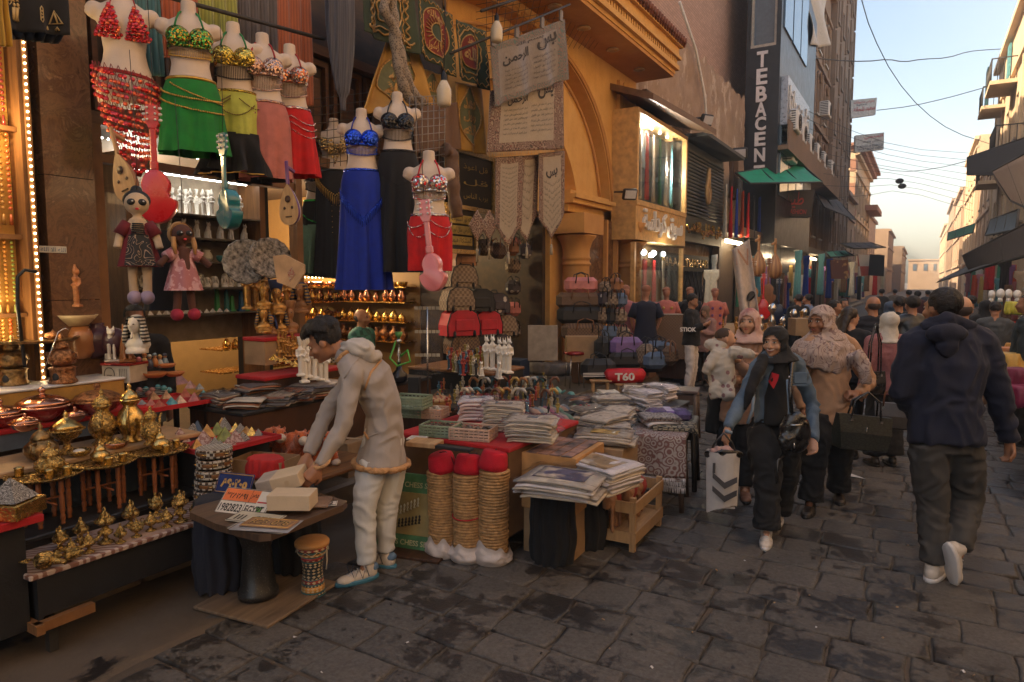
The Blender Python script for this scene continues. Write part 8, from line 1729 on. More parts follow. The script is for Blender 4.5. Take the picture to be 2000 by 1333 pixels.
for i,(pts,r_)in enumerate((([(655,712),(668,694),(690,680)],.014),([(712,762),(724,728),(744,704),(762,692)],.007),([(704,826),(712,845),(720,858)],.008),([(738,846),(700,862),(676,856)],.005),([(672,740),(690,712),(702,698)],.004))):
 q=Ds(bv,pts,.002)
 if len(q)>2:m=MB();m.path(q,r_,6);loc(m).build('fleece_trim' if i<3 else 'seam',Cu if i<3 else SUEDE,t)
m=MB();m.ell(W(704,680,3.99),(.085,.075,.05),18,12,rot=(.2,.3,.3));m.ell(W(722,696,4.03),(.07,.07,.04),16,10);m.ell(W(684,678,3.99),(.06,.06,.04));Ai(Ab(loc(m),.01,3,disp=Ao(.010,12,(1,1,1))),'hood',HOODW,t)
for s_,an in(('L',J['aL']),('R',J['aR'])):
 f_=V(J['t'+s_].x-an.x,J['t'+s_].y-an.y,0).normalized();sd=f_.cross(ZUP);m=MB();m.path([an+f_*(.0+.022*k)+sd*(.046-.006*abs(k-2))*1.0+V(0,0,(.02 if k % 2 else-.045))for k in range(6)],.0035,4);m.path([an+f_*(.0+.022*k)-sd*(.046-.006*abs(k-2))+V(0,0,(.02 if k % 2 else-.045))for k in range(6)],.0035,4);loc(m).build('zigzag_trim',MT((.03,.04,.08),.5),t)
 m=MB();m.ell(an-f_*.035+V(0,0,-.005),(.04,.035,.028),10,8);loc(m).build('heel_patch',MT((.10,.18,.30),.6),t)
# -------- woman in the denim jacket
p0=G(1505,1050);h=1.50
J=JT((p0.x,p0.y,0),h,Ed(p0,W(1350,1000,1.0)),aR=(-.0,0,0))if False else None
def at(px,py,d):return W(px,py,d)
J=dict(aL=at(1497,1040,4.60),tL=at(1494,1068,4.42),aR=at(1520,1000,4.95),tR=at(1512,1020,4.80),kL=at(1500,930,4.62),kR=at(1535,925,4.82),hL=at(1484,835,4.72),hR=at(1530,835,4.78),pel=at(1508,820,4.75),wai=at(1510,775,4.74),che=at(1515,735,4.72),nek=at(1518,690,4.70),hed=at(1513,668,4.66),
         sL=at(1480,722,4.62),sR=at(1556,715,4.80),eL=at(1448,785,4.58),wL=at(1421,838,4.42),eR=at(1588,790,4.82),wR=at(1588,862,4.62))
J['fd']=(-cF*.72-cR*.62-cU*.10).normalized();J['aL'].z=.07;J['tL'].z=.022;J['aR'].z=.08;J['tR'].z=.03;J['hdL']=-ZUP-cR*.15;J['pnL']=cR
# left/right are swapped for someone facing the camera
def swap(J):
 for a in 'sewhkat':J[a+'L'],J[a+'R']=J[a+'R'],J[a+'L']
 for a in('hd','pn','lift'):
  x,y=J.pop(a+'L',None),J.pop(a+'R',None)
  if x is not None:J[a+'R']=x
  if y is not None:J[a+'L']=y
 return J
J=swap(J)
t,Mi,HM,loc=Bq('smiling woman in black headscarf, blue denim jacket and wide black trousers carrying a white tote',J,1.56,SK2,('denim_jacket',DEN),('trousers',Aj),(WSH,Ad),'hijab',Aj,vx=.0095,topadd=.006,hem=.10,legw=1.45,bulk=.92,fold=.010)
m=MB();Af(m,[J['pel']-ZUP*.02,J['wai'],J['che'],J['nek']-ZUP*.02],[.10,.095,.09,.05],[.06,.06,.06,.04],(J['sR']-J['sL']).normalized());m.v=[tuple(Vector(p)-cF*.068)for p in m.v];Ai(Ab(loc(m),.011,2,disp=Ao(.006,8)),'black_blouse',Aj,t)
bv=Cw([c for c in t.children if c.name.startswith('black_blouse')][0]);m=MB();q=[proj(bv,*a,.010)for a in((1494,732),(1508,728),(1522,732),(1519,744),(1511,760),(1501,745))];q=[v if v is not None else W(1508,740,4.5)for v in q];m.add(q,[tuple(range(6))]);m.add([v+cF*.006 for v in q],[tuple(range(5,-1,-1))]);loc(m).build('red_shirt',Al((.50,.02,.03)),t)
m=MB();m.path([at(1494,698,4.62),at(1478,730,4.53),at(1464,768,4.50),at(1455,800,4.52)],[.04,.035,.028,.010],10);Ai(Ab(loc(m),.01,2,disp=Ao(.008,12)),'scarf_end',Aj,t)
m=MB()
for s,X in((0,1474),(1,1538)):m.path([at(X,742,4.52),at(X+(4 if s else-4),800,4.48),at(X+(2 if s else-14),828,4.5)],.011,6)
m.path([at(1416,842,4.36),at(1430,846,4.34)],.012,6);loc(m).build('jacket_seam',MT((.20,.26,.33),.8),t)
for X,Y in((1541,737),(1543,760),(1545,783)):m=MB();m.ell(at(X,Y,4.46),.008,8,6);loc(m).build('button',Av,t)
m=MB();m.bx((0,0,0),(.10,.012,.012));m.bx((0,0,-.045),(.09,.010,.075),b=.004);m.v=[tuple(Aw(at(1563,752,4.56),-cF)@ Mx((0,0,0),(R(90),0,0))@ Vector(p))for p in m.v];loc(m).build('pocket',DEN,t)
m=MB();m.path([HM @ V(q*.016,.0560-q*q*.007,-.0325+q*q*.006)for q in(-1,-.5,0,.5,1)],[.001*h,.003*h,.0035*h,.003*h,.001*h],6);loc(m).build('smile',Ad,t)
LEA=MT((.016,.015,.016),.28,0,.3,20,.4,30,'black leather',coat=.3)
b=Ae('backpack','small black leather backpack carried in front by the woman in denim','backpack',at(1553,845,4.50));Mb=MTr(-b.location)
m=MB();m.ell((0,0,0),(.105,.06,.14),20,14,rot=(0,0,YAW));m.ell((-.02,-.05,-.05),(.08,.03,.07),14,10,rot=(0,0,YAW));Ai(Ab(m,.01,2,disp=Ao(.006,12,(1,1,1))),'bag_body',LEA,b)
m=MB();m.path([at(1546,806,4.46),at(1543,760,4.46),at(1546,712,4.58),at(1552,700,4.7)],.014,6);m.path([at(1530,890,4.5),at(1519,900,4.45),at(1517,945,4.45)],.010,6);m.v=[tuple(Mb @ Vector(p))for p in m.v];m.build('strap',LEA,b)
m=MB();m.path([V(-.09,-.04,.02),V(-.03,-.085,.06),V(.05,-.075,.07)],.004,5);m.ell((.01,-.09,-.07),(.006,.006,.02),6,5);m.build('zip',Av,b)
# tote bag with chevrons
b=Ae('tote_bag','white plastic tote with dark chevrons carried at knee height','bag',at(1411,935,4.38),YAW-.12)
def tot(u,v):a=u*2*PI;w=.125*(1-.10*v);th=.055*(1-.3*v)*(1+.3*sin(a*3));return V(cos(a)*w*(abs(cos(a))**-.35 if abs(cos(a))>.3 else 1)*.85,sin(a)*th,.18-.37*v-.015*sin(a*2+1)*v+.02*v*cos(a))
m=MB();m.grid(tot,40,20);m.box(-.08,-.02,-.19,.08,.02,-.18);m.build('bag_body',MT((.52,.50,.50),.35,0,.08,12,.5,14,'white bag plastic'),b)
m=MB()
for z in(.03,-.055):m.prism([(-.075,z+.03),(0,z-.035),(.075,z+.005),(.075,z-.03),(0,z-.075),(-.075,z-.005)],.006,Mx((0,-.082,0)))
m.box(-.076,-.080,.055,-.06,-.074,.12);m.build('chevron',MT((.06,.06,.07),.5),b)
m=MB();m.path([(-.08,.0,.17),(-.05,0,.24),(0,0,.295),(.05,.0,.24),(.08,0,.17)],.008,6);m.path([(-.10,-.02,.16),(-.02,-.06,.185),(.10,-.02,.165),(.0,.05,.18)],.022,8,closed=True);m.build('black_lining',LEA,b)
m=MB();m.ell((0,0,.175),(.085,.035,.035),14,8);Ai(Ab(m,.01,1,disp=Ao(.01,20)),'pink_contents',Al((.45,.28,.26)),b)
# -------- woman in beige with flowered scarf
FLS=Au('flowered scarf',(.44,.34,.30),(.20,.12,.12),'scroll',7,.80,soft=.10);BEI=Al((.40,.235,.14))
J=swap(dict(aL=at(1582,995,5.2),tL=at(1572,1020,5.05),aR=at(1638,975,5.5),tR=at(1640,990,5.35),kL=at(1590,900,5.2),kR=at(1640,895,5.4),hL=at(1595,810,5.25),hR=at(1640,810,5.32),pel=at(1620,795,5.3),wai=at(1622,745,5.28),che=at(1618,695,5.28),nek=at(1612,650,5.28),hed=at(1602,627,5.24),sL=at(1582,676,5.22),sR=at(1660,678,5.36),eL=at(1558,745,5.3),wL=at(1568,800,5.25),eR=at(1700,748,5.35),wR=at(1678,770,5.12)))
J['fd']=(-cR*.80-cF*.55-cU*.12).normalized();J['aR'].z=.07;J['tR'].z=.02;J['aL'].z=.07;J['tL'].z=.02;J['hdL']=-cR;J['pnL']=-ZUP
t,Mi,HM,loc=Bq('woman in beige sweater with a flowered headscarf and two handbags on her arm',J,1.68,SK3,('sweater',BEI),('trousers',Aj),(BSH,Aa),'hijab',FLS,vx=.0105,topadd=.010,hem=.55,bulk=1.05,legw=1.4,hcurl=1.3)
m=MB();sd_=(J['sR']-J['sL']).normalized();c_=J['nek'];Af(m,[c_+ZUP*.03,c_-ZUP*.03,c_-ZUP*.10,c_-ZUP*.20+sd_*.02,c_-ZUP*.30+sd_*.05],[.08,.17,.245,.27,.22],[.08,.12,.165,.18,.16],sd_);m.path([at(1668,690,5.15),at(1688,720,5.12),at(1692,752,5.12)],[.06,.05,.03],10);Ai(Ab(loc(m),.011,2,disp=Ao(.012,11,(1,1,.4))),'scarf_drape',FLS,t)
def handbag(px,py,d,w,hh,dp,label,mat,rz=0,strap=.16,trim=None,name='handbag',g=None,hx=.55):
 b=Ae(name,label,'handbag',W(px,py,d),rz,g);m=MB();m.loft([[(-w/2*k,-dp/2*q,z),(w/2*k,-dp/2*q,z),(w/2*k,dp/2*q,z),(-w/2*k,dp/2*q,z)]for z,k,q in((-hh/2,.84,.8),(-hh/2+.01,.86,1),(0,.95,.9),(hh/2,1,.35))],smooth=False);m.build('bag_body',mat,b)
 for s in(-1,1):m=MB();m.path([(-w*hx/2,s*dp*.2,hh/2-.03),(-w*hx/2.3,s*dp*.15,hh/2+strap*.6),(0,s*.004,hh/2+strap),(w*hx/2.3,s*dp*.15,hh/2+strap*.6),(w*hx/2,s*dp*.2,hh/2-.03)],.007,6);m.build('handle',trim or mat,b)
 for s in(-1,1):m=MB();m.bx((s*w*hx/2,-dp*.30,hh/2-.035),(.022,.008,.02));m.build('buckle',Av,b)
 return b
b=handbag(1683,845,4.95,.42,.25,.12,'large black crocodile patterned handbag swinging from the beige woman\'s arm',Au('black crocodile leather',(.012,.014,.013),(.03,.035,.03),'edge',26,.08,rough=.3,st=(1,1,2.2)),YAW+.12,.17,LEA);b.rotation_euler=(0,R(7),YAW+.12)
m=MB();m.bx((0,-.052,.03),(.012,.01,.035),b=.003);m.build('zip_pull',Av,b)
handbag(1745,812,5.15,.26,.19,.12,'brown leather handbag behind the crocodile patterned one',MT((.05,.035,.025),.4),YAW-.5,.12,MT((.18,.07,.03),.5))
# -------- mother and baby
J=swap(dict(aL=at(1425,970,5.75),tL=at(1420,990,5.6),aR=at(1455,965,5.55),tR=at(1458,985,5.4),kL=at(1418,890,5.7),kR=at(1455,890,5.6),hL=at(1425,810,5.7),hR=at(1465,810,5.65),pel=at(1445,795,5.68),wai=at(1448,750,5.66),che=at(1458,700,5.64),nek=at(1464,655,5.62),hed=at(1463,630,5.58),sL=at(1428,685,5.6),sR=at(1508,680,5.7),eL=at(1392,742,5.62),wL=at(1424,742,5.38),eR=at(1478,752,5.5),wR=at(1440,703,5.30)))
J['fd']=(-cF*.80-cR*.52).normalized();J['aL'].z=.07;J['tL'].z=.02;J['aR'].z=.07;J['tR'].z=.02;J['hdR']=cR*.9;J['hdL']=-cR*1.0;J['pnL']=cF;J['pnR']=cF
PKH=Au('rose printed scarf',(.55,.36,.31),(.36,.12,.12),'noise',9,.58,soft=.06)
t,Mi,HM,loc=Bq('mother in rose headscarf and open black coat holding a baby in her arms',J,1.66,SK2,('sweater',Al((.36,.22,.16))),('trousers',Aj),(MT((.20,.09,.05),.5),Aa),'hijab',PKH,vx=.0115,hem=.6,legw=1.1)
m=MB();m.path([J['sR'],J['eR'],J['eR'].lerp(J['wR'],.5)],[.085,.075,.06],12);m.path([J['sL'],J['eL'],J['eL'].lerp(J['wL'],.6)],[.085,.075,.06],12);m.path([J['sL'],J['wai'].lerp(J['eL'],.35)+cR*.06,at(1490,810,5.66)],[.08,.08,.06],12);m.path([J['sR']+cF*.03,at(1398,780,5.7),at(1390,845,5.72)],[.06,.07,.05],12);Ai(Ab(loc(m),.012,2,disp=Ao(.009,8)),'coat',Aj,t)
b=Ae('baby','baby in a white printed hooded suit held against the mother\'s shoulder','baby',at(1410,720,5.25));Mb=MTr(-b.location);lb=lambda m:setattr(m,'v',[tuple(Mb @ Vector(p))for p in m.v])or m
BFD=(cR*.85+cU*.10-cF*.25).normalized();bs=BFD.cross(ZUP).normalized();BM=MTr(at(1419,661,5.28))@ Matrix((bs,BFD,bs.cross(BFD))).transposed().to_4x4()
m=MB();m.ell((0,-.012,.012),(.066,.072,.066),M=BM);m.ell((0,.018,-.015),(.055,.052,.05),M=BM);m.ell((0,.072,-.012),(.010,.012,.009),M=BM)
for s in(-1,1):m.ell((s*.067,-.005,-.008),(.008,.014,.018),8,6,M=BM);m.ell((s*.03,.048,-.026),(.02,.018,.018),8,6,M=BM)
m.path([at(1416,672,5.28),at(1413,690,5.28),at(1410,735,5.28)],[.035,.05,.06],10);m.path([at(1430,692,5.22),at(1475,692,5.20)],[.022,.016],8);m.ell(at(1479,693,5.20),.017,8,6);Ai(Ab(lb(m),.008,2),'body',SK2,b)
m=MB();m.ell((0,-.018,.020),(.0685,.072,.064),M=BM);me=Ab(lb(m),.009,2);bm=bmesh.new();bm.from_mesh(me);Hi=(Mb @ BM).inverted();bmesh.ops.delete(bm,geom=[f for f in bm.faces if(lambda q:q.y>.02 and q.z<.06 or q.z<.01)(Hi @ f.calc_center_median())],context='FACES');bm.to_mesh(me);bm.free();Ai(me,'hair',MT((.05,.028,.018),.8),b)
for s in(-1,1):m=MB();m.ell((s*.026,.063,-.002),(.011,.007,.008),8,6,M=BM);lb(m).build('eye',Cp,b)
SUIT=Au('printed white fleece',(.24,.12,.13),(.50,.45,.39),'vor',15,.24,soft=.02)
m=MB();m.path([at(1412,684,5.27),at(1408,712,5.26),at(1411,752,5.27)],[.085,.105,.10],14);m.path([at(1400,690,5.22),at(1384,715,5.2),at(1378,730,5.22)],[.045,.04,.03],10);m.path([at(1425,688,5.2),at(1450,690,5.18),at(1474,693,5.18)],[.05,.045,.03],10);m.ell(at(1398,674,5.3),(.09,.07,.05));Ai(Ab(lb(m),.010,2,disp=Ao(.006,14,(1,1,1))),'suit',SUIT,b)
m=MB();m.path([at(1402,748,5.24),at(1396,764,5.2),at(1400,778,5.2)],[.06,.05,.045],10);m.path([at(1420,750,5.22),at(1422,770,5.18),at(1424,780,5.16)],[.055,.05,.045],10);Ai(Ab(lb(m),.010,2,disp=Ao(.006,14,(1,1,1))),'suit_leg',SUIT,b)
# -------- man in the navy hoodie, from behind
J=dict(aL=at(1822,1108,4.02),tL=at(1838,1140,4.16),aR=at(1872,1075,3.95),tR=at(1880,1128,3.98),kL=at(1822,985,4.05),kR=at(1890,975,4.12),hL=at(1812,860,3.98),hR=at(1880,860,3.98),pel=at(1848,838,3.98),wai=at(1848,778,3.98),che=at(1850,715,3.98),nek=at(1850,640,4.0),hed=at(1838,602,4.02),sL=at(1784,672,3.98),sR=at(1918,672,3.98),eL=at(1762,765,4.0),wL=at(1790,810,4.2),eR=at(1950,770,4.0),wR=at(1972,862,4.05))
J['fd']=(cF*.85-cR*.2+ZUP*.05).normalized();J['aL'].z=.075;J['tL'].z=.03;J['hdR']=-ZUP+cR*.1;J['pnR']=-cR;J['liftR']=1
t,Mi,HM,loc=Bq('man in a navy hooded sweatshirt and dark grey jeans walking away',J,1.74,SK1,('hoodie',Dq),('jeans',GDEN),(WSH,Ad),'short',vx=.0115,topadd=.022,hem=.45,bulk=1.08,legw=1.2,hcurl=1.0,fold=.010,face=True)
m=MB();m.ell(at(1848,652,3.86),(.12,.045,.055),18,10,rot=(.3,0,YAW));m.ell(at(1852,680,3.86),(.065,.035,.055),14,10,rot=(.2,0,YAW));m.path([at(1800,640,3.95),at(1848,622,3.90),at(1897,640,3.95)],.035,10);Ai(Ab(loc(m),.011,3,disp=Ao(.010,9,(1,1,1))),'hood',Dq,t)
# -------- everybody else: template poses
LEATH=MT((.018,.022,.028),.35,0,.3,12,.3,24,'dark leather');GREYF=Al((.06,.065,.07));PKT=Au('pink tweed',(.24,.07,.08),(.36,.16,.16),'fine',60,.5,soft=.2);WHH=Al((.56,.52,.46));BLUS=Al((.16,.22,.36));BRJ=Al((.16,.10,.07));WTR=Al((.56,.50,.47))
def by(label,px,pytop,d,heading_,zb=0,skin=SK1,**k):
 """stand a person so that the crown of the head meets the photo at depth d"""
 p=W(px,pytop,d);h=(p.z-zb)/1.0;ov=k.pop('ov',{});
 v={'away':cF*1.0,'cam':-cF,'left':-cR,'right':cR}[heading_]if isinstance(heading_,str)else heading_
 J=JT((p.x,p.y,zb),h,math.atan2(-v.x,v.y),**ov);return Bq(label,J,h,skin,vx=k.pop('vx',.015),**k)
Dd=dict(aL=(-.05,.09,.045),tL=(-.05,.17,.03),kL=(-.052,.07,.29),aR=(.05,-.09,.05),tR=(.055,-.01,.018),kR=(.05,.0,.28));PH=dict(eR=(.12,.02,.65),wR=(.05,.13,.70),eL=(-.12,.02,.65),wL=(-.03,.13,.69),fd=(0,1,-.45))
q_=by('slim young man in a black sweater and white trousers looking down at his phone',1352,574,9.5,(cR*.8-cF*.5),.147,top=('sweater',Aj),bot=('trousers',WTR),shoes=(BSH,Aa),ov=PH,vx=.014,hair='short')
m=MB();Ag(m,'STIOK',Aw(W(1344,644,9.32),-cF),width=.22,height=.06,bold=.03);m.v=[tuple(Vector(v)-q_[0].location)for v in m.v];m.build('writing',Ad,q_[0])
by('woman in a dusty pink coat checking her phone behind the man in white trousers',1378,598,10.4,-cR*.5-cF*.5,.147,SK2,top=('coat',Al((.30,.17,.15))),bot=('trousers',Aj),shoes=(BSH,Aa),ov=PH,hair='hijab',hmat=BRJ,hem=1.2)
by('bald man in a black quilted jacket walking away',1706,577,7.6,cF,0,SK1,top=('puffer_jacket',Al((.010,.012,.02))),bot=('trousers',Aj),shoes=(BSH,Aa),hair='stubble',bulk=1.15,puff=1,ov=Dd)
by('young woman with long dark hair in a black jacket, head turned to the right',1662,600,6.7,cF*.8+cR*.4,0,SK2,top=('jacket',Aj),bot=('trousers',Aj),shoes=(BSH,Aa),hair='long',ov=dict(fd=(.75,.55,-.3)),hmat=MT((.022,.013,.010),.5))
by('woman in a pink tweed jacket and white headscarf seen from behind',1737,608,6.4,cF,0,SK2,top=('tweed_jacket',PKT),bot=('skirt',Aj),shoes=(BSH,Aa),hair='hijab',hmat=WHH,wide=.12,hem=.7,bulk=1.05)
handbag(1706,748,6.0,.22,.20,.08,'dark grey shoulder bag at the back of the woman in pink tweed',LEA,YAW+.3,.42,LEA)
by('man in a shiny dark leather jacket ahead of the white headscarf',1783,577,8.2,cF,0,top=('leather_jacket',LEATH),bot=('trousers',Aj),shoes=(BSH,Aa),hair='short',bulk=1.12,ov=Dd)
by('person in a dark coat and knitted cap left of the leather jacket',1757,578,9.4,cF,0,top=('coat',Aj),bot=('trousers',Aj),shoes=(BSH,Aa),hair='short',ov=Dd)
by('person with a slate blue headscarf in the crowd behind the white headscarf',1738,588,10.4,cF,0,top=('coat',Al((.04,.05,.07))),bot=('skirt',Aj),shoes=(BSH,Aa),hair='hijab',hmat=Al((.06,.09,.15)),wide=.11)
by('old bald man in brown walking just in front of the man in the navy hoodie',1880,575,5.2,cF,0,SK2,top=('jacket',BRJ),bot=('trousers',BRJ),shoes=(BSH,Aa),hair='stubble',ov={**Dd,'fd':(.4,.9,-.05)})
by('young man in a grey hooded top at the sunglasses stall on the right',1945,590,9.2,cF*.8+cR*.5,0,top=('hoodie',GREYF),bot=('trousers',GREYF),shoes=(WSH,Ad),hair='short',ov=PH)
by('woman in black beside the man in the grey hooded top',1925,586,10.0,cF,0,top=('coat',Aj),bot=('skirt',Aj),shoes=(BSH,Aa),hair='hijab',hmat=Aj,wide=.12,hem=1.0)
by('man in a worn grey leather jacket near the rack of glasses',1897,577,11.5,cF,0,top=('jacket',Al((.07,.07,.075))),bot=('trousers',Aj),shoes=(BSH,Aa),hair='short',ov=Dd)
by('person in dark clothes cut by the right edge of the picture',2010,572,7.2,cF*.6-cR*.6,0,top=('jacket',Al((.02,.03,.035))),bot=('trousers',Aj),shoes=(BSH,Aa),hair='short')
by('man in a light blue shirt browsing below the hanging ouds',1578,574,13.5,cF*.6-cR*.6,.0,top=('shirt',BLUS),bot=('trousers',Aj),shoes=(BSH,Aa),hair='short',bulk=1.05)
by('man in a dark coat with grey hood next to the light blue shirt',1560,574,13.0,cF*.9-cR*.2,.0,top=('coat',Aj),bot=('trousers',Aj),shoes=(BSH,Aa),hair='short',bulk=1.1)
by('man with a dark face scarf between the blue shirt and the long haired woman',1632,586,9.6,-cF*.4+cR*.7,.0,top=('jacket',Al((.02,.025,.035))),bot=('trousers',Aj),shoes=(BSH,Aa),hair='short')
by('vendor in a blue grey shirt behind the costume stalls farther down',1650,583,12.5,-cF,0,top=('shirt',Al((.08,.11,.15))),bot=('trousers',Aj),shoes=(BSH,Aa),hair='short')
for i,(px,d,c)in enumerate(((1792,17,(.08,.02,.02)),(1812,22,(.05,.05,.06)),(1775,19,(.02,.03,.05)),(1748,24,(.12,.10,.08)),(1722,20,(.03,.03,.03)))):
 by(['distant shopper in dark red in the middle of the street','farthest visible shopper, right of the distant red one','distant shopper in dark blue','distant shopper in a beige coat','distant shopper in black near the hanging rugs'][i],px,568-i,d,cF,0,top=('coat',Al(c)),bot=('trousers',Aj),shoes=(BSH,Aa),hair='short',vx=.03,face=False,ov=Dd)
# seated vendors inside the shop
p=W(706,604,8.2);by('bald vendor in a green checked shirt sitting inside the lit shop',706,602,8.2,cR*.9-cF*.3,p.z-1.62,SK1,top=('checked_shirt',Au('green plaid',(.02,.10,.09),(.04,.20,.17),'check',16,.5)),bot=('trousers',Aj),shoes=(BSH,Aa),hair='stubble')
p=W(262,594,5.3);by('vendor half hidden behind the cat statues, only his face showing',262,594,5.3,cR*.5-cF*.8,max(p.z-1.62,.0),SK3,top=('shirt',Aj),bot=('trousers',Aj),shoes=(BSH,Aa),hair='short')
# ================================================================ bags
BM=[(Au('beige check canvas',(.30,.22,.15),(.16,.11,.075),'check',28,.5),'beige checked'),(MT((.02,.02,.022),.6,0,.2),'black'),(MT((.42,.015,.03),.6,0,.15),'red'),(Au('printed white canvas',(.50,.46,.42),(.05,.04,.05),'vor',9,.3),'black and white printed'),(Au('brown monogram canvas',(.09,.05,.035),(.19,.12,.07),'check',40,.5),'brown patterned'),(MT((.10,.15,.24),.7),'slate blue'),(MT((.55,.20,.19),.5),'pink'),(MT((.20,.12,.30),.6),'purple'),(MT((.26,.11,.045),.5),'tan leather')]
def Ee(i,lab,loc,s=1,rz=1.25,kind='trolley_bag'):
 mt,nm=BM[i];t=T(kind,lab,'bag',loc,rz,None,s)
 P1(t,'bag_body',mt,lambda m:m.loft([[(x*k,y,z*k2)for x,z in((-.21,0),(.21,0),(.215,.12),(.17,.25),(.08,.30),(-.08,.30),(-.17,.25),(-.215,.12))]for y,k,k2 in((-.12,.93,.95),(-.105,1,1),(.105,1,1),(.12,.93,.95))],smooth=False));P1(t,'piping',Aa,lambda m:[m.path([(x,y,z)for x,z in((-.21,.0),(-.215,.12),(-.17,.25),(-.08,.30),(.08,.30),(.17,.25),(.215,.12),(.21,0))],.008,5)for y in(-.11,.11)])
 P1(t,'pocket',mt,lambda m:m.bx((0,-.128,.12),(.24,.02,.13),b=.008));P1(t,'handle',Aa,lambda m:m.path([(-.06,0,.30),(-.04,0,.345),(.04,0,.345),(.06,0,.30)],.010,6));[P1(t,'wheel',Aa,lambda m:m.ell((q*.13,-.12,.02),(.018,.03,.04),8,6))for q in(-1,1)];return t
for k,(i,px,py,s)in enumerate(((0,900,560,.9),(8,905,520,.7),(0,893,606,.95),(1,933,608,.95),(3,965,612,.9),(2,897,655,1.1),(2,945,652,1.05),(0,980,655,.95),(4,902,690,1.0),(3,972,692,.9),(1,940,696,.9))):Ee(i,f'{BM[i][1]} wheeled holdall, {ORD[k]} counted down the bag stack',FX(px,py,-4.95),s,1.15)
def holdall(i,lab,loc,w,h,rz=1.2,name='holdall',str_=True):
 mt=BM[i][0];t=T(name,lab,'bag',loc,rz);P1(t,'bag_body',mt,lambda m:m.bx((0,0,h/2),(w,h*.8,h),b=h*.25));P1(t,'handle',Aa if i != 4 else BM[8][0],lambda m:[m.path([(-w*.2,y,h*.6),(-w*.17,y,h*1.15),(0,y*.6,h*1.3),(w*.17,y,h*1.15),(w*.2,y,h*.6)],.009,6)for y in(-h*.41,h*.3)]);return t
ds=10.6
for k,(i,px,py,w,h)in enumerate(((6,1134,572,.52,.24),(4,1130,603,.70,.25),(1,1133,632,.72,.27),(4,1140,664,.70,.26),(0,1183,575,.22,.2),(8,1202,573,.22,.24),(3,1178,600,.2,.25),(0,1196,602,.24,.24),(5,1212,600,.2,.22),(0,1176,632,.2,.24),(1,1192,634,.2,.26),(0,1210,634,.22,.24),(5,1190,662,.3,.2),(1,1160,664,.25,.2),(0,1215,664,.25,.2))):holdall(i,f'{BM[i][1]} holdall, {ORD[k]} counted in the wall of bags beside the column',W(px,py,ds),w,h,YAW+.15)
Aq('brown_carton','big brown carton below the wall of bags',W(1138,705,10.4),(.52,.4,.38),Bz,YAW)
for i,lab,px,py,d,w,h in((1,'black sports backpack lying by the brown carton',1178,702,10.1,.26,.34),(1,'navy sports bag with white stripes on a little stool',1168,742,9.7,.50,.30),(7,'purple holdall with a white tag on top of the black one',1222,696,10.0,.48,.28),(1,'black holdall under the purple one',1222,718,9.9,.50,.22),(0,'white diamond patterned holdall tipped on its side',1262,718,9.9,.30,.34),(5,'dark blue quilted bag at the back of the plinth',1285,700,10.2,.40,.26),(1,'black woven bag at the right end of the plinth',1300,712,10.1,.34,.28),(5,'slate quilted bag in front on the plinth',1278,720,9.8,.34,.24),(4,'brown patterned bag at the plinth corner',1308,714,9.8,.22,.28)):b=holdall(i,lab,W(px,py,d),w,h,YAW+.1);
sb=[o for o in OB if o.get('label','').startswith('navy sports')][0];P1(sb,'stripe',Bc,lambda m:[m.box(-.24,-.125,.06+.022*k,.24,-.1205,.07+.022*k)for k in range(3)])
t=T('red_duffel','red duffel bag reading T60 on a small wooden stool','bag',W(1220,748,9.6),YAW+.1);P1(t,'bag_body',MT((.55,.012,.02),.5),lambda m:m.path([(-.27,0,.09),(-.25,0,.10),(0,0,.10),(.25,0,.10),(.28,0,.09)],[.06,.10,.11,.10,.06],14));P1(t,'writing',Bc,lambda m:Ag(m,'T60',Aw((-.03,-.112,.10),(0,-1,0)),width=.28,height=.11,ext=.004,bold=.03))
for q,(px,py)in enumerate(((1172,765),(1220,772))):t=T('small_stool',f'small wooden stool under the {["striped", "red"][q]} bag','stool',W(px,py,9.6),YAW);P1(t,'seat',Bd,lambda m:m.bx((0,0,.16),(.3,.2,.025),b=.005));[P1(t,'leg',Bd,lambda m:m.box(a-.015,b-.015,0,a+.015,b+.015,.148))for a in(-.1,.1)for b in(-.06,.06)]
p=G(1122,757,.15);t=T('red_stool','chrome legged stool with a round red seat','stool',p);P1(t,'seat',Ea,lambda m:m.lathe([(.14,.50),(.17,.51),(.17,.54),(.12,.56),(0,.56)],n=24));[P1(t,'leg',Av,lambda m:m.tube((.12*cos(a),.12*sin(a),.5),(.16*cos(a),.16*sin(a),0),.008,n=6))for a in(0,1.57,3.14,4.71)]
Aq('plinth','reddish stone plinth at the street side of the bags',V(-4.25,10.4,.147),(.95,1.3,.36),Ap('red stone',(.20,.10,.055),(.28,.15,.08)),0,cat='plinth')
k=0
for r_ in range(7):
 for c in range(4):
  i=(r_*3+c*5)% 9;holdall(i,f'{BM[i][1]} handbag, {ow(k)} counted on the dark rack inside the bag shop',FX(1002+c*27,408+r_*42,-5.9),.30,.24,1.3,'handbag');k += 1
for c in range(6):i=(c*4+1)% 9;holdall(i,f'{BM[i][1]} handbag, {ORD[c]} of six hanging from the shop lintel',FX(895+c*26,500+(c % 2)*6,-5.5),.26,.24,1.3,'handbag')
t=T('lit_shelf','lit shelf of purses deep inside the bag shop','shelf',(-7.7,9.0,0));P1(t,'shelf',Bb,lambda m:[m.box(-.2,-1.3,z,.2,1.1,z+.02)for z in(.9,1.35,1.8,2.25)]);P1(t,'back_board',MT((.62,.40,.14),.6),lambda m:m.box(-.25,-1.3,.9,-.22,1.1,2.5));P1(t,'lamp',MT((1,.8,.45),em=9),lambda m:m.box(.1,-1.2,2.2,.13,1.0,2.23))
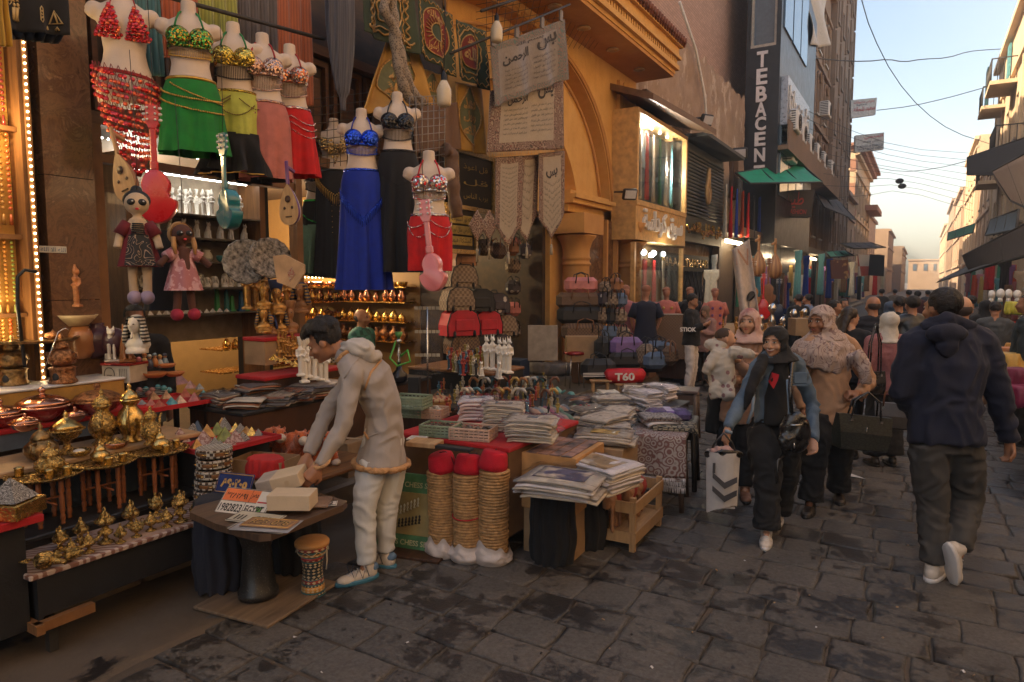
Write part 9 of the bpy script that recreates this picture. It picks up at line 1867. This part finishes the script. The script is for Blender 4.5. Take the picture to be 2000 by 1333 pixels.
for c in range(10):i=(c*5+2)% 9;holdall(i,f'{BM[i][1]} purse, {ORD[c]} on the lit shelf inside the bag shop',V(-7.7,7.9+.45*(c//2),1.37+.45*(c % 2)),.26,.2,1.4,'purse')
Ai(Az(.9,.6,.22,3,.03),'plastic_sheet',MT((.24,.21,.19),.3,0,.3,8,.6,9,'dusty clear plastic'),None,'heap of dusty plastic sheeting on the pavement before the bag shop','plastic sheet',loc=G(1070,730,.15));Aq('blue_tub','dark blue tub beside the plastic sheeting',G(1010,742,.15),(.3,.3,.34),MT((.03,.05,.10),.5));Aq('wrapped_board','pale wrapped board leaning in the bag shop mouth',W(1060,705,9.6),(.42,.03,.5),MT((.30,.26,.22),.4),YAW)
# ================================================================ shops beyond the arch
XC=-4.7
b=Ae('corner_showcase','ochre framed upper show window of robes over a cream sign with white arabic letters','shop front',(XC,14,0));OCH=MT((.60,.36,.13),.5)
z0,z1,z2,z3=2.55,3.2,3.3,5.0
m=MB();m.box(XC-.5,12.42,z0,XC,15.6,z1);LP(m,'sign_box',OCH,b);m=MB();m.box(XC-.5,12.42,z1+.003,XC+.02,12.5,z3);m.box(XC-.08,15.5,z1+.003,XC+.02,15.6,z3);m.box(XC-.5,12.5,z3-.08,XC+.02,15.5,z3);m.box(XC-.5,12.5,z1+.003,XC+.02,15.5,z2);LP(m,'frame',OCH,b)
m=MB();m.box(XC-.02,12.5,z2,XC-.01,15.5,z3-.08);LP(m,'glass',De,b);m=MB();m.box(XC-.49,12.5,z2,XC-.45,15.5,z3-.08);LP(m,'back_board',MT((.10,.13,.15),.5),b)
m=MB();Ag(m,'سوق كرداسة',Aw((XC+.03,14.0,2.9),(1,0,0)),width=2.5,height=.52,ext=.025,ar=True,bold=.02);LP(m,'sign_letters',Bc,b)
m=MB();q=[(-5.2,12.3,5.35),(-5.2,15.7,5.35),(-4.1,15.8,5.02),(-4.35,12.3,5.05)];m.add([V(*a)for a in q]+[V(*a)+V(0,0,.12)for a in q],[(0,1,2,3),(7,6,5,4),(0,4,5,1),(1,5,6,2),(2,6,7,3),(3,7,4,0)]);LP(m,'canopy',MT((.16,.09,.05),.6),b)
m=MB();[m.ell((XC-.2,12.8+.5*k,z3-.12),.03,8,5)for k in range(5)];LP(m,'lamp',MT((1,.95,.85),em=10),b);lamp('show_window_lamp',(XC-.22,13.6,4.75),60,(1,.9,.75));lamp('show_window_lamp',(XC-.2,14.9,4.2),40,(1,.9,.75))
GMT=[Al(c)for c in((.45,.012,.015),(.012,.04,.28),(.50,.07,.02),(.50,.44,.36),(.02,.02,.025),(.05,.24,.14),(.42,.16,.18),(.10,.28,.32),(.45,.30,.08),(.16,.07,.20),(.56,.54,.5),(.20,.11,.06))];GN=['red','deep blue','orange','cream','black','green','pink','turquoise','mustard','violet','white','brown'];GMB=[]
for k in range(3):
 m=MB();m.cloth(lambda u,v:V(.03*sin(u*11+k*2+v)*(1.2-v),(u-.5)*(.5+.12*(1-v))*(1+.5*(v>.82)*(k<2)),v*1.25-1.25),26,14,.03);o=m.build('p',[GMT[0]]);GMB.append(o.data);OBJ_=OB.remove(o)
GMD={}
def garment(i,k,loc,rz,s,lab,g,name='hung_garment'):
 if(i,k)not in GMD:d=GMB[k].copy();d.materials[0]=GMT[i];GMD[(i,k)]=d
 o=OB.new(name,GMD[(i,k)]);COL.objects.link(o);o.location=loc;o.rotation_euler=(0,0,rz);o.scale=(s,)*3 if not hasattr(s,'__len__')else s;return tag(o,lab,'garment',g)
for k in range(7):i=(3,10,0,3,5,10,7)[k];garment(i,k % 3,(XC-.25,12.9+.4*k,4.75),.3,(.8,.7,1.05),f'{GN[i]} robe, {ORD[k]} from the left in the upper show window','robes in the upper show window')
b=Ae('bazaar_shop','lit shop window with a red robe and hanging lamps under the cream arabic sign','shop front',(-5,14,0));m=MB();m.box(-5.19,13.72,.15,-5.1,15.6,2.5);LP(m,'back_board',MT((.16,.09,.04),.5),b);m=MB();m.box(-4.80,12.45,.15,-4.72,12.53,2.5);m.box(-4.80,15.5,.15,-4.72,15.58,2.5);LP(m,'frame',OCH,b);m=MB();m.box(-4.77,12.55,.5,-4.76,15.5,2.5);LP(m,'glass',De,b);m=MB();[m.ell((-4.95,13+.6*k,2.35),.06,8,6)for k in range(4)];LP(m,'lamp',MT((.9,1,.92),em=9),b);lamp('shop_globe',(-4.6,14,2.3),8,(1,.85,.6))
for k in range(4):i=(5,0,0,3)[k];garment(i,k % 3,(-4.9,12.9+.6*k,2.2),.2,(.8,.6,1.2),f'{GN[i]} robe, {ORD[k]} from the left in the street level window','robes in the street window')
b=Ae('shutter_shop','grey roller shutter under a dark canopy with gold arabic letters below','shop front',(XC,17.5,0));m=MB();m.box(XC-.4,15.65,2.7,XC-.12,19.4,5.0);[m.tube((XC-.11,15.7,3.35+k*.085),(XC-.11,19.35,3.35+k*.085),.035,n=6)for k in range(18)];LP(m,'shutter',MT((.10,.10,.085),.5,.5),b);m=MB();Ag(m,'خان الخليلي للذهب',Aw((XC-.05,17.5,3.0),(1,0,0)),width=3.2,height=.4,ext=.02,ar=True,bold=.02);LP(m,'sign_letters',Cf,b);m=MB();m.box(-5.2,15.85,5.05,-4.3,19.6,5.13);LP(m,'canopy',Bh,b);m=MB();m.path([(XC+.05,17.3+.16*sin(a)*(.4+.6*(cos(a)<0)),4.1+.42*cos(a))for a in[2*PI*i/20 for i in range(20)]],.045,7,closed=True);m.ell((XC+.04,17.3,3.9),(.05,.14,.18));LP(m,'medallion',MT((.40,.26,.12),.5,.3),b)
b=Ae('lattice_shop','black lattice shop entrance lettered MAAALTHAHAB','shop front',(-5,16,0));m=MB();a0,a1=FX(1288,532,-4.95),FX(1384,534,-4.95);ya,yb=a0.y,a1.y;m.box(-5.1,ya,2.0,-4.95,yb,2.4);m.box(-5.15,ya,.15,-5.12,yb,2.0);[m.path([(-5.0,ya+(yb-ya)*q/11,.2),(-5.0,ya+(yb-ya)*min(1,q/11+.35),2.0)],.014,4)for q in range(11)];[m.path([(-4.98,ya+(yb-ya)*q/11,2.0),(-4.98,ya+(yb-ya)*min(1,q/11+.35),.2)],.014,4)for q in range(11)];LP(m,'lattice',Aa,b);m=MB();Ag(m,'MAAALTHAHAB',Aw((-4.94,(ya+yb)/2,2.2),(1,0,0)),width=(yb-ya)*.92,height=.2,ext=.01);LP(m,'sign_letters',Cf,b)
b=Ae('lower_shop_row','row of dim shop fronts with glazed doors under the old wall and beyond','shop front',(-5,25,0));m=MB();[(m.box(-5.1,y,.15,-4.9,y+.25,3.1),m.box(-5.14,y+.25,.15,-5.1,y+2.6,3.1),m.box(-5.15,y,3.1,-4.6,y+2.9,3.35))for y in[19.5+2.9*k for k in range(13)]];LP(m,'frames',MT((.10,.07,.05),.6),b);m=MB();[m.box(-4.85,y+.4,2.85,-4.8,y+2.4,2.95)for y in[19.5+5.8*k for k in range(7)]];LP(m,'lamp',MT((1,.82,.5),em=7),b)
for y in(21,27,34):lamp('shop_tube',(-4.3,y,2.7),10)
# dressed shop dummies
def Bx(px,py,d,lab,mat,star=None,face=-cF,skin=MT((.42,.20,.13),.5),z=.15):
 p=W(px,py,d);h=p.z-z;t=T('shop_dummy',lab,'mannequin',(p.x,p.y,z),math.atan2(-face.x,face.y),'dressed dummies at the shop doors');u=h;m=MB();m.ell((0,0,u*.93),(.045*u,.055*u,.065*u));m.path([(0,0,u*.9),(0,0,u*.8)],.03*u,8);m.path([(0,0,u*.82),(0,0,u*.5)],[.055*u,.05*u],10);m.path([(0,0,.03*u),(0,0,.5*u)],.04*u,8)
 for s in(-1,1):m.path([(s*.09*u,0,.79*u),(s*.15*u,-.02*u,.64*u),(s*.12*u,.05*u,.52*u)],[.028*u,.02*u,.014*u],8)
 Ai(Ab(m,.02,2),'body',skin,t);m=MB();N=30;m.loft([[(cos(2*PI*j/N)*rx*u*(1+a*cos(7*2*PI*j/N)),sin(2*PI*j/N)*rx*.62*u,z_*u)for j in range(N)]for rx,z_,a in((.17,.10,.06),(.13,.40,.04),(.10,.62,.02),(.125,.76,0),(.10,.81,0),(.04,.835,0))])
 for s in(-1,1):m.path([(s*.10*u,0,.80*u),(s*.15*u,-.015*u,.66*u)],[.04*u,.045*u],10)
 m.build('dress',mat,t);P1(t,'turban',Al((.30,.13,.08)),lambda m:m.ell((0,-.01*u,.955*u),(.05*u,.058*u,.042*u)))
 if star:P1(t,'embroidery',star,lambda m:[m.ell((a*u,.08*u,z_*u),(.018*u,.01*u,.02*u),6,4)for a in(-.05,.05)for z_ in(.45,.55,.65,.74)])
Bx(1262,556,10.9,'dummy in a navy wide sleeved dress seen from behind',Dq,None,cF);Bx(1222,556,11.2,'dummy in a plain salmon robe behind the navy one',GMT[6]);Bx(1302,560,12.6,'dummy in a salmon robe with yellow and black stars',Al((.46,.15,.13)),GMT[8]);Bx(1348,560,13.2,'dummy in dark clothes with a pale turban behind the slim young man',Aj);Bx(1397,562,12.8,'dummy in a coral kaftan with purple embroidery',Al((.52,.17,.13)),GMT[9])
Aq('folded_goods','dark stand of folded cloth topped with red shawls',W(1305,700,11.6),(.5,.4,.75),BM[4][0],YAW);pile('red_shawls','red shawls heaped on the dark folded goods','shawls',W(1305,640,11.6),.45,.3,3,.03,[GMT[0]],.4)
# flag banner with a portrait
b=Ae('banner','leaning white banner with a bearded man printed in grey','banner',W(1450,560,11.5));f=lambda u,v:W(1429+u*34-(0 if v<.3 else 0)+v*22,488-u*20+v*165,11.5-.1*sin(u*6));m=MB();m.cloth(lambda u,v:f(u,1-v),14,24,.01);LP(m,'cloth',Al((.52,.44,.38)),b)
def fb(mt,nm,u,v,ru_,rv,n=20):m=MB();c=[f(u+cos(a)*ru_,v+sin(a)*rv)-cF*.03 for a in[2*PI*i/n for i in range(n)]];m.add(c,[tuple(range(n))]);LP(m,nm,mt,b)
fb(MT((.22,.17,.15),.7),'shoulders',.62,.93,.32,.08);fb(MT((.34,.27,.23),.7),'face',.68,.74,.20,.11);fb(Aa,'hair',.66,.635,.24,.055);fb(Aa,'beard',.70,.84,.17,.04)
m=MB();v_,f_=Ba('N',.2,.28);m.add([W(1450,502,11.4)+cR*p.x+cU*p.y for p in v_],f_);LP(m,'letter',MT((.40,.22,.14),.7),b)
# signs, awnings
def Cv(lab,q,d,th,mat,txts,name='shop_sign',cat='sign',frame=None,n=-cF):
 P=[W(a,c,d if not hasattr(d,'__len__')else d[i])for i,(a,c)in enumerate(q)];t=Ae(name,lab,cat,P[0]);bk=[p+cF*th for p in P];m=MB();m.add(P+bk,[(0,3,2,1),(4,5,6,7),(0,1,5,4),(1,2,6,5),(2,3,7,6),(3,0,4,7)]);LP(m,'panel',mat,t)
 for s,u0,u1,v0,v1,ar,tm in txts:m=MB();vs,fs=Ba(s,1,1,0,ar,.01);m.add([(lambda u,v:P[0].lerp(P[1],u).lerp(P[3].lerp(P[2],u),v)-cF*.03)(u0+(a.x+.5)*(u1-u0),v0+(.5-a.y)*(v1-v0))for a in vs],fs);LP(m,'writing',tm,t)
 return t
RDT=MT((.50,.03,.03),.5);DKT=MT((.04,.04,.08),.5);WP=MT((.62,.58,.52),.5)
Cv('black sign reading TIBA FASHION under a red arabic flourish',[(1512,372),(1592,371),(1584,424),(1508,421)],25,.3,CLAD,[('TIBA FASHION',.12,.85,.74,.92,False,RDT),('طيبه',.25,.75,.08,.70,True,RDT)])
Cv('upper of two small white street signs against the sky',[(1662,196),(1713,191),(1710,224),(1662,231)],46,.2,WP,[('معرض مصوغات',.1,.9,.08,.28,True,RDT),('سعيد شحاته',.1,.95,.42,.75,True,RDT),('محمود',.2,.6,.28,.4,True,DKT)]);Cv('lower of two small white street signs against the sky, reading EL MONGY',[(1671,265),(1727,259),(1726,292),(1670,298)],46,.2,WP,[('المنجي',.3,.95,.08,.32,True,RDT),('ايمن وامجد',.25,.8,.36,.52,True,DKT),('EL MONGY OF EGYPT CO',.05,.95,.66,.78,False,DKT),('EXPORT IMPORT CAIRO',.08,.92,.83,.94,False,DKT)])
def Dr(lab,P,mat,rods=True,th=.03,name='awning',sag=.06):
 t=Ae(name,lab,'awning',P[0]);m=MB();m.cloth(lambda u,v:P[0].lerp(P[1],u).lerp(P[3].lerp(P[2],u),v)-ZUP*sag*sin(PI*v)*(1+.5*sin(u*19)),24,10,th);LP(m,'canvas',mat,t)
 if rods:m=MB();[m.tube(P[i],P[(i+1)% 4],.03,n=6)for i in range(4)];[m.tube(P[0].lerp(P[1],u),P[3].lerp(P[2],u)-ZUP*.05,.02,n=6)for u in(.33,.66)];LP(m,'frame',Bh,t)
 return t
Dr('translucent green cloth awning stretched over the dark framed shops',[W(1437,338,20),W(1562,318,26),W(1606,356,24),W(1465,359,19)],MT((.0,.30,.14),.6,0,.2,5,.05));DKA=MT((.055,.04,.035),.8,0,.3,3);STA=Au('striped canvas',(.52,.44,.36),(.28,.15,.10),'wave',5,.5,rot=(0,0,.4));BLA=MT((.05,.05,.055),.7,0,.2,4)
Dr('long brown awning jutting from the apartment house',[W(1590,370,33),W(1640,395,42),W(1672,430,38),W(1610,405,30)],DKA);Dr('flat dark roof over the rug stall',[W(1642,476,31),W(1700,474,38),W(1730,484,36),W(1668,486,29)],DKA);Dr('green awning below the apartment house',[W(1612,492,28),W(1650,490,34),W(1668,500,33),W(1622,503,27)],GMT[5])
Dr('dark corrugated awning at the upper right edge',[W(2060,250,15),W(1890,308,24),W(1890,342,23),W(2060,340,14)],BLA,sag=.02);Dr('big striped canvas awning in the sun at the right edge',[W(2060,270,12),W(1938,335,19),W(1975,392,16),W(2080,440,11)],STA,sag=.1);Dr('green lit cloth awning far down the right row',[W(1905,437,36),W(1852,455,44),W(1850,470,43),W(1900,455,35)],GMT[5]);Dr('dark market roof far down the right side',[W(2030,455,14),W(1850,540,40),W(1830,552,38),W(1990,500,13)],BLA,sag=.03);Dr('blue grey sheet roof under the balcony',[W(1990,410,16),W(1935,430,22),W(1925,460,21),W(1985,450,15)],MT((.10,.14,.18),.7));Dr('sagging black tarpaulin over the right stalls',[W(2040,420,11),W(1880,500,26),W(1895,530,24),W(2040,490,10)],DKA)
# air conditioners, balcony of the clad building
def ac(loc,s,lab):t=T('air_conditioner',lab,'air conditioner',loc,0,'air conditioners on the left facades',s);P1(t,'case',Bc,lambda m:m.bx((0,0,0),(.4,.9,.62),b=.03));P1(t,'grille',Bh,lambda m:[m.path([(.21,.15*0+.2+r_*cos(a)-.1,r_*sin(a))for a in[2*PI*i/16 for i in range(16)]],.012,4,closed=True)for r_ in(.1,.17,.24)]);P1(t,'side_grille',Bh,lambda m:[m.box(-.15,-.455,-.25+.07*k,.15,-.451,-.22+.07*k)for k in range(8)])
for k,(px,py,X)in enumerate(((1548,240,-4.0),(1612,216,-4.3),(1560,262,-4.1),(1575,283,-4.1),(1590,300,-4.1),(1603,315,-4.1),(1618,330,-4.1),(1541,300,-4.2))):ac(FX(px,py,X),1.1,f'white air conditioner, {ORD[k]} counted down the left row of facades')
m=MB();a0,a1=FX(1540,282,-3.9),FX(1640,362,-3.9);m.box(-4.9,a0.y,a0.z-.15,-3.9,a1.y,a0.z);m.box(-3.95,a0.y,a0.z,-3.9,a1.y,a0.z+.8);m.build('balcony',Cq,None,'long stained balcony carrying the air conditioners','balcony')
WSF=Al((.60,.56,.50));m=MB();m.cloth(lambda u,v:FX(1582+u*38-8*v,-30+118*(1-v),-4.2)+V(.12*sin(u*9+v*5),.3*sin(v*4+u*3),0),16,20,.02);m.build('curtain',WSF,None,'white curtain blowing out of a high window of the apartment house','curtain')
for px,py,d,r_ in((1230,380,12.3,.2),(1380,235,17,.5),(1445,300,19,-.4)):t=T('floodlight',{1230:'small floodlight on the ochre pilaster',1380:'floodlight on a long arm before the old wall',1445:'tilted floodlight left of the vertical sign'}[px],'floodlight',W(px,py,d),YAW+r_,None,d/12);P1(t,'case',Bh,lambda m:m.bx((0,0,0),(.26,.08,.2),(.4,0,0),b=.02));P1(t,'lens',Ad,lambda m:m.bx((0,-.045,-.01),(.2,.01,.14),(.4,0,0)));P1(t,'arm',Bh,lambda m:m.tube((0,.04,.05),(-.1,.5,.1),.02,n=6))
# hanging stock of the left row
for k in range(9):i=(3,0,1,2,0,4,1,4,7)[k];garment(i,k % 3,W(1418+k*11,362+k*4,17+k*.9),.3,(1,.5,1.05),f'{GN[i]} robe, {ORD[k]} from the left under the green awning','robes under the green awning')
for k in range(12):i=(7,1,4,7,1,3,11,10,4,11,0,3)[k];garment(i,k % 3,W(1560+k*15,490+(k % 3)*8+k*2,21+k*1.3),.4,(1,.9,1.2),f'{GN[i]} cloth, {ORD[k]} from the left in the row before the rug stall','cloths before the rug stall')
Cv('cream and red bordered rug hung from the stall roof',[(1676,498),(1722,497),(1722,536),(1677,540)],27,.05,Au('rug border',(.40,.07,.04),(.52,.44,.34),'check',2.2,.5),[],'hung_rug','rug');Cv('black cloth hung over the red bordered rug',[(1700,497),(1728,499),(1726,540),(1697,538)],26.6,.05,Aj,[],'hung_cloth','cloth');Cv('orange patterned cloth hanging left of the rug stall',[(1622,508),(1656,508),(1656,545),(1624,545)],25,.05,Au('orange batik',(.45,.24,.08),(.50,.36,.20),'noise',3,.5,C=(.14,.05,.03)),[],'hung_cloth','cloth')
for k in range(44):y=15.5+k*1.05;i=(k*7+3)% 12;garment(i,k % 3,V(-4.05+ru(-.25,.35),y,1.75+ru(-.2,.75)),ru(.2,1.4),(1,.7,.9),f'{GN[i]} garment, {ow(k)} counted away along the left row of stalls','garments along the left stalls')
for k in range(46):y=9.5+k*1.0;i=(k*5+1)% 12;garment(i,k % 3,V(2.15+.012*k+ru(-.25,.3),y+2,1.8+ru(-.2,.85)),ru(1.6,2.8),(1,.7,.9),f'{GN[i]} garment, {ow(k)} counted away along the right row of stalls','garments along the right stalls')
oud(1482,515,15,'big striped oud hanging left of its twin below the black sign',OW,Bd,s=1.55,turn=2.6);oud(1514,520,15.5,'big striped oud, right one of the two below the black sign',OW,Bd,s=1.55,turn=2.6);oud(1462,512,15.6,'third oud half hidden left of the two big ones',OW,Bd,s=1.3,turn=2.6)
for k,(px,py,mt,nm)in enumerate(((1490,605,RPL,'red'),(1520,615,MT((.01,.02,.06),.3),'navy'),(1470,580,OW[0],'honey wood'),(1500,575,OW[1],'small brown'))):guitar(px,py,13.5,'guitar',f'{nm} guitar hanging at the instrument stall behind the mothers',mt,.42,neck=.38)
st_=LT('metal_ware','metalware',Av,[(.05,0),(.09,.08),(.06,.2),(.03,.28),(.08,.36),(.09,.42),(.03,.5),(0,.5)]);st_['_s']=.8;At(st_,[W(1465+i*21,655-(i % 3)*8,11.5+(i % 4)*.5)for i in range(9)],'chrome shisha vase, {} from the left on the stall behind the women','chrome vases',(.7,1.1))
sc_=Ah((0,0,0),1,'x',FG,'queen');sc_['_s']=1.2;At(sc_,[W(1412+(i*41)% 250,650+(i*13)% 40,10.8+(i % 5)*.5)for i in range(30)],'small brass and glass ornament, {} on the stall behind the women','ornaments behind the women',(.5,1.1));table('ornament_table','long table of brass ornaments behind the women','table',-3.9,11.3,-2.2,16,.80,Bb,front=.1,fm=Cj,legs=False);Aq('brown_board','plain brown carton on the ornament table',W(1574,655,10.5),(.45,.3,.26),Bz,YAW)
# ================================================================ right row of stalls
for k,(y0,y1,z)in enumerate(((6.6,8.6,.68),(9.0,12.5,.75),(13,20,.8))):table('stall_table',['long low stall table of heaped clothes at the right edge','stall table of sunglasses and boxes at the right','far stall table at the right of the street'][k],'table',1.0+.3*k,y0,2.4+.3*k,y1,z,As if k == 0 else Bb,front=.1,fm=Bz,legs=False)
for k in range(22):i=(4,10,11,0,9,10,2,3)[k % 8];pile('cloth_pile',f'small {GN[i]} pile, {ow(k)} counted away along the right stall tables','cloth pile',V(1.15+(k*.37)% 1.0,6.8+k*.42+(.5 if k>4 else 0),(.69 if k<5 else .76 if k<15 else .81)),.34,.26,4+k % 4,.03,[GMT[i],GMT[(i+3)% 12]],k,.03,'cloth piles on the right stalls')
for k,(px,py,d,c,nm)in enumerate(((1975,700,7.6,(.55,.18,.04),'orange'),(1992,690,8.0,(.58,.28,.06),'amber'),(1968,712,7.2,(.60,.36,.08),'golden'),(1992,745,6.7,(.16,.01,.04),'wine red'),(1995,780,6.5,(.18,.01,.05),'dark wine'),(1985,600,11,(.50,.45,.05),'yellow'))):Ai(Az(.30,.26,.2,k,.02),'stuffed_bag',MT(c,.5,0,.2),None,f'{nm} stuffed bag heaped on the right stalls','bag',loc=W(px,py+14,d))
hd=T('hat_form','x','display head',(0,0,0));P1(hd,'head',Bc,lambda m:(m.ell((0,0,.2),(.08,.1,.12)),m.path([(0,0,.1),(0,0,0)],[.045,.06],10)));At(hd,[W(x,590,11.5)for x in(1936,1953,1969,1986)],'white display head, {} from the left above the sunglasses stall','display heads',(.6,.7));Cv('red price card reading 10 on the sunglasses stall',[(1974,628),(2000,628),(2000,650),(1974,650)],10,.03,RDT,[('10',.3,.8,.3,.95,False,Bc)],'price_card','sign')
m=MB();[m.box(1.9,y,.8,1.95,y+.04,2.3)for y in(14,16.2,18.4)];[(m.box(1.88,14,z,1.97,18.4,z+.03),[m.bx((1.88,14.2+.28*k,z+.05),(.05,.13,.05),b=.01)for k in range(15)])for z in(.95,1.15,1.35,1.55,1.75,1.95)];m.build('glasses_rack',Ad,None,'tall white rack of sunglasses on the right','rack')
# wires across the sky and litter
def wire(lab,pts,d,r=.012):m=MB();P=[W(a,c,d if not hasattr(d,'__len__')else d[0]+(d[1]-d[0])*i/(len(pts)-1))for i,(a,c)in enumerate(pts)];Q=[P[0]];[Q.extend([P[i].lerp(P[i+1],.25),P[i].lerp(P[i+1],.75)])for i in range(len(P)-1)];Q.append(P[-1]);m.path(Q,r,5);m.build('overhead_wire',Bh,None,lab,'wire')
wire('wire falling steeply from the top of the sky to the right houses',[(1680,-10),(1700,60),(1745,150),(1800,215),(1860,258),(1935,282)],(26,46),.02);wire('wavy black wire crossing high in the sky',[(1450,55),(1530,105),(1620,118),(1690,121),(1735,116),(1765,122),(1800,116),(1850,114),(1890,101),(1925,98),(1960,96)],(26,44),.025);wire('wire between the upper small sign and the cream balcony',[(1712,216),(1780,208),(1850,192),(1900,178),(1945,165)],(46,44),.025);wire('thin wire below the lower small sign',[(1700,325),(1760,337),(1830,330),(1900,312),(1990,280)],(46,20),.015)
for k in range(9):wire(f'slack thin cable, {ORD[k]} from the top of the bundle between the rows',[(1460+k*14,150+k*30),(1620+k*8,240+k*18),(1760,290+k*10),(1900,300+k*14)],(22+k,40),.010)
for k,(x,y)in enumerate(((1757,354),(1762,364))):m=MB();m.ell((0,0,0),(.28,.28,.2));m.build('street_lamp_head',Bh,None,f'{["upper", "lower"][k]} small round lamp hanging on wires over the street','lamp',loc=W(x,y,50))
LIT=[Ad,Bz,MT((.3,.2,.12),.6),Aa]
for k in range(34):a,c=ru(450,1990),ru(1010,1330);p=G(a,c,.006);m=MB();s_=ru(.003,.008);m.cloth(lambda u,v:V((u-.5)*s_*ru(1.5,3),(v-.5)*s_*2,.004*sin(u*5)),3,3,.001);m.build('paper_bit',LIT[(k*7)% 4],None,'tiny scrap of litter lying on the worn paving','litter','scraps of litter',loc=p,rz=k)
m=MB();m.prism([(-.1,-.03),(.13,-.06),(-.02,.08)],.002,Mx((0,0,0),(R(-90),0,0)));m.build('paper_scrap',Ad,None,'white triangular paper lying on the road behind the beige woman','paper',loc=G(1660,928,.008))
# ================================================================ dusty air
h=MB();h.box(-30,-40,-1.5,30,220,25.5);hm_=bpy.data.materials.new('dusty air');hm_.use_nodes=True;nt_=hm_.node_tree;nt_.nodes.remove(nt_.nodes['Principled BSDF']);pv=nt_.nodes.new('ShaderNodeVolumePrincipled');pv.inputs['Color'].default_value=(.86,.86,.88,1);pv.inputs['Density'].default_value=.0028;nt_.links.new(pv.outputs[0],nt_.nodes['Material Output'].inputs['Volume']);h.build('haze',hm_,kind='stuff')
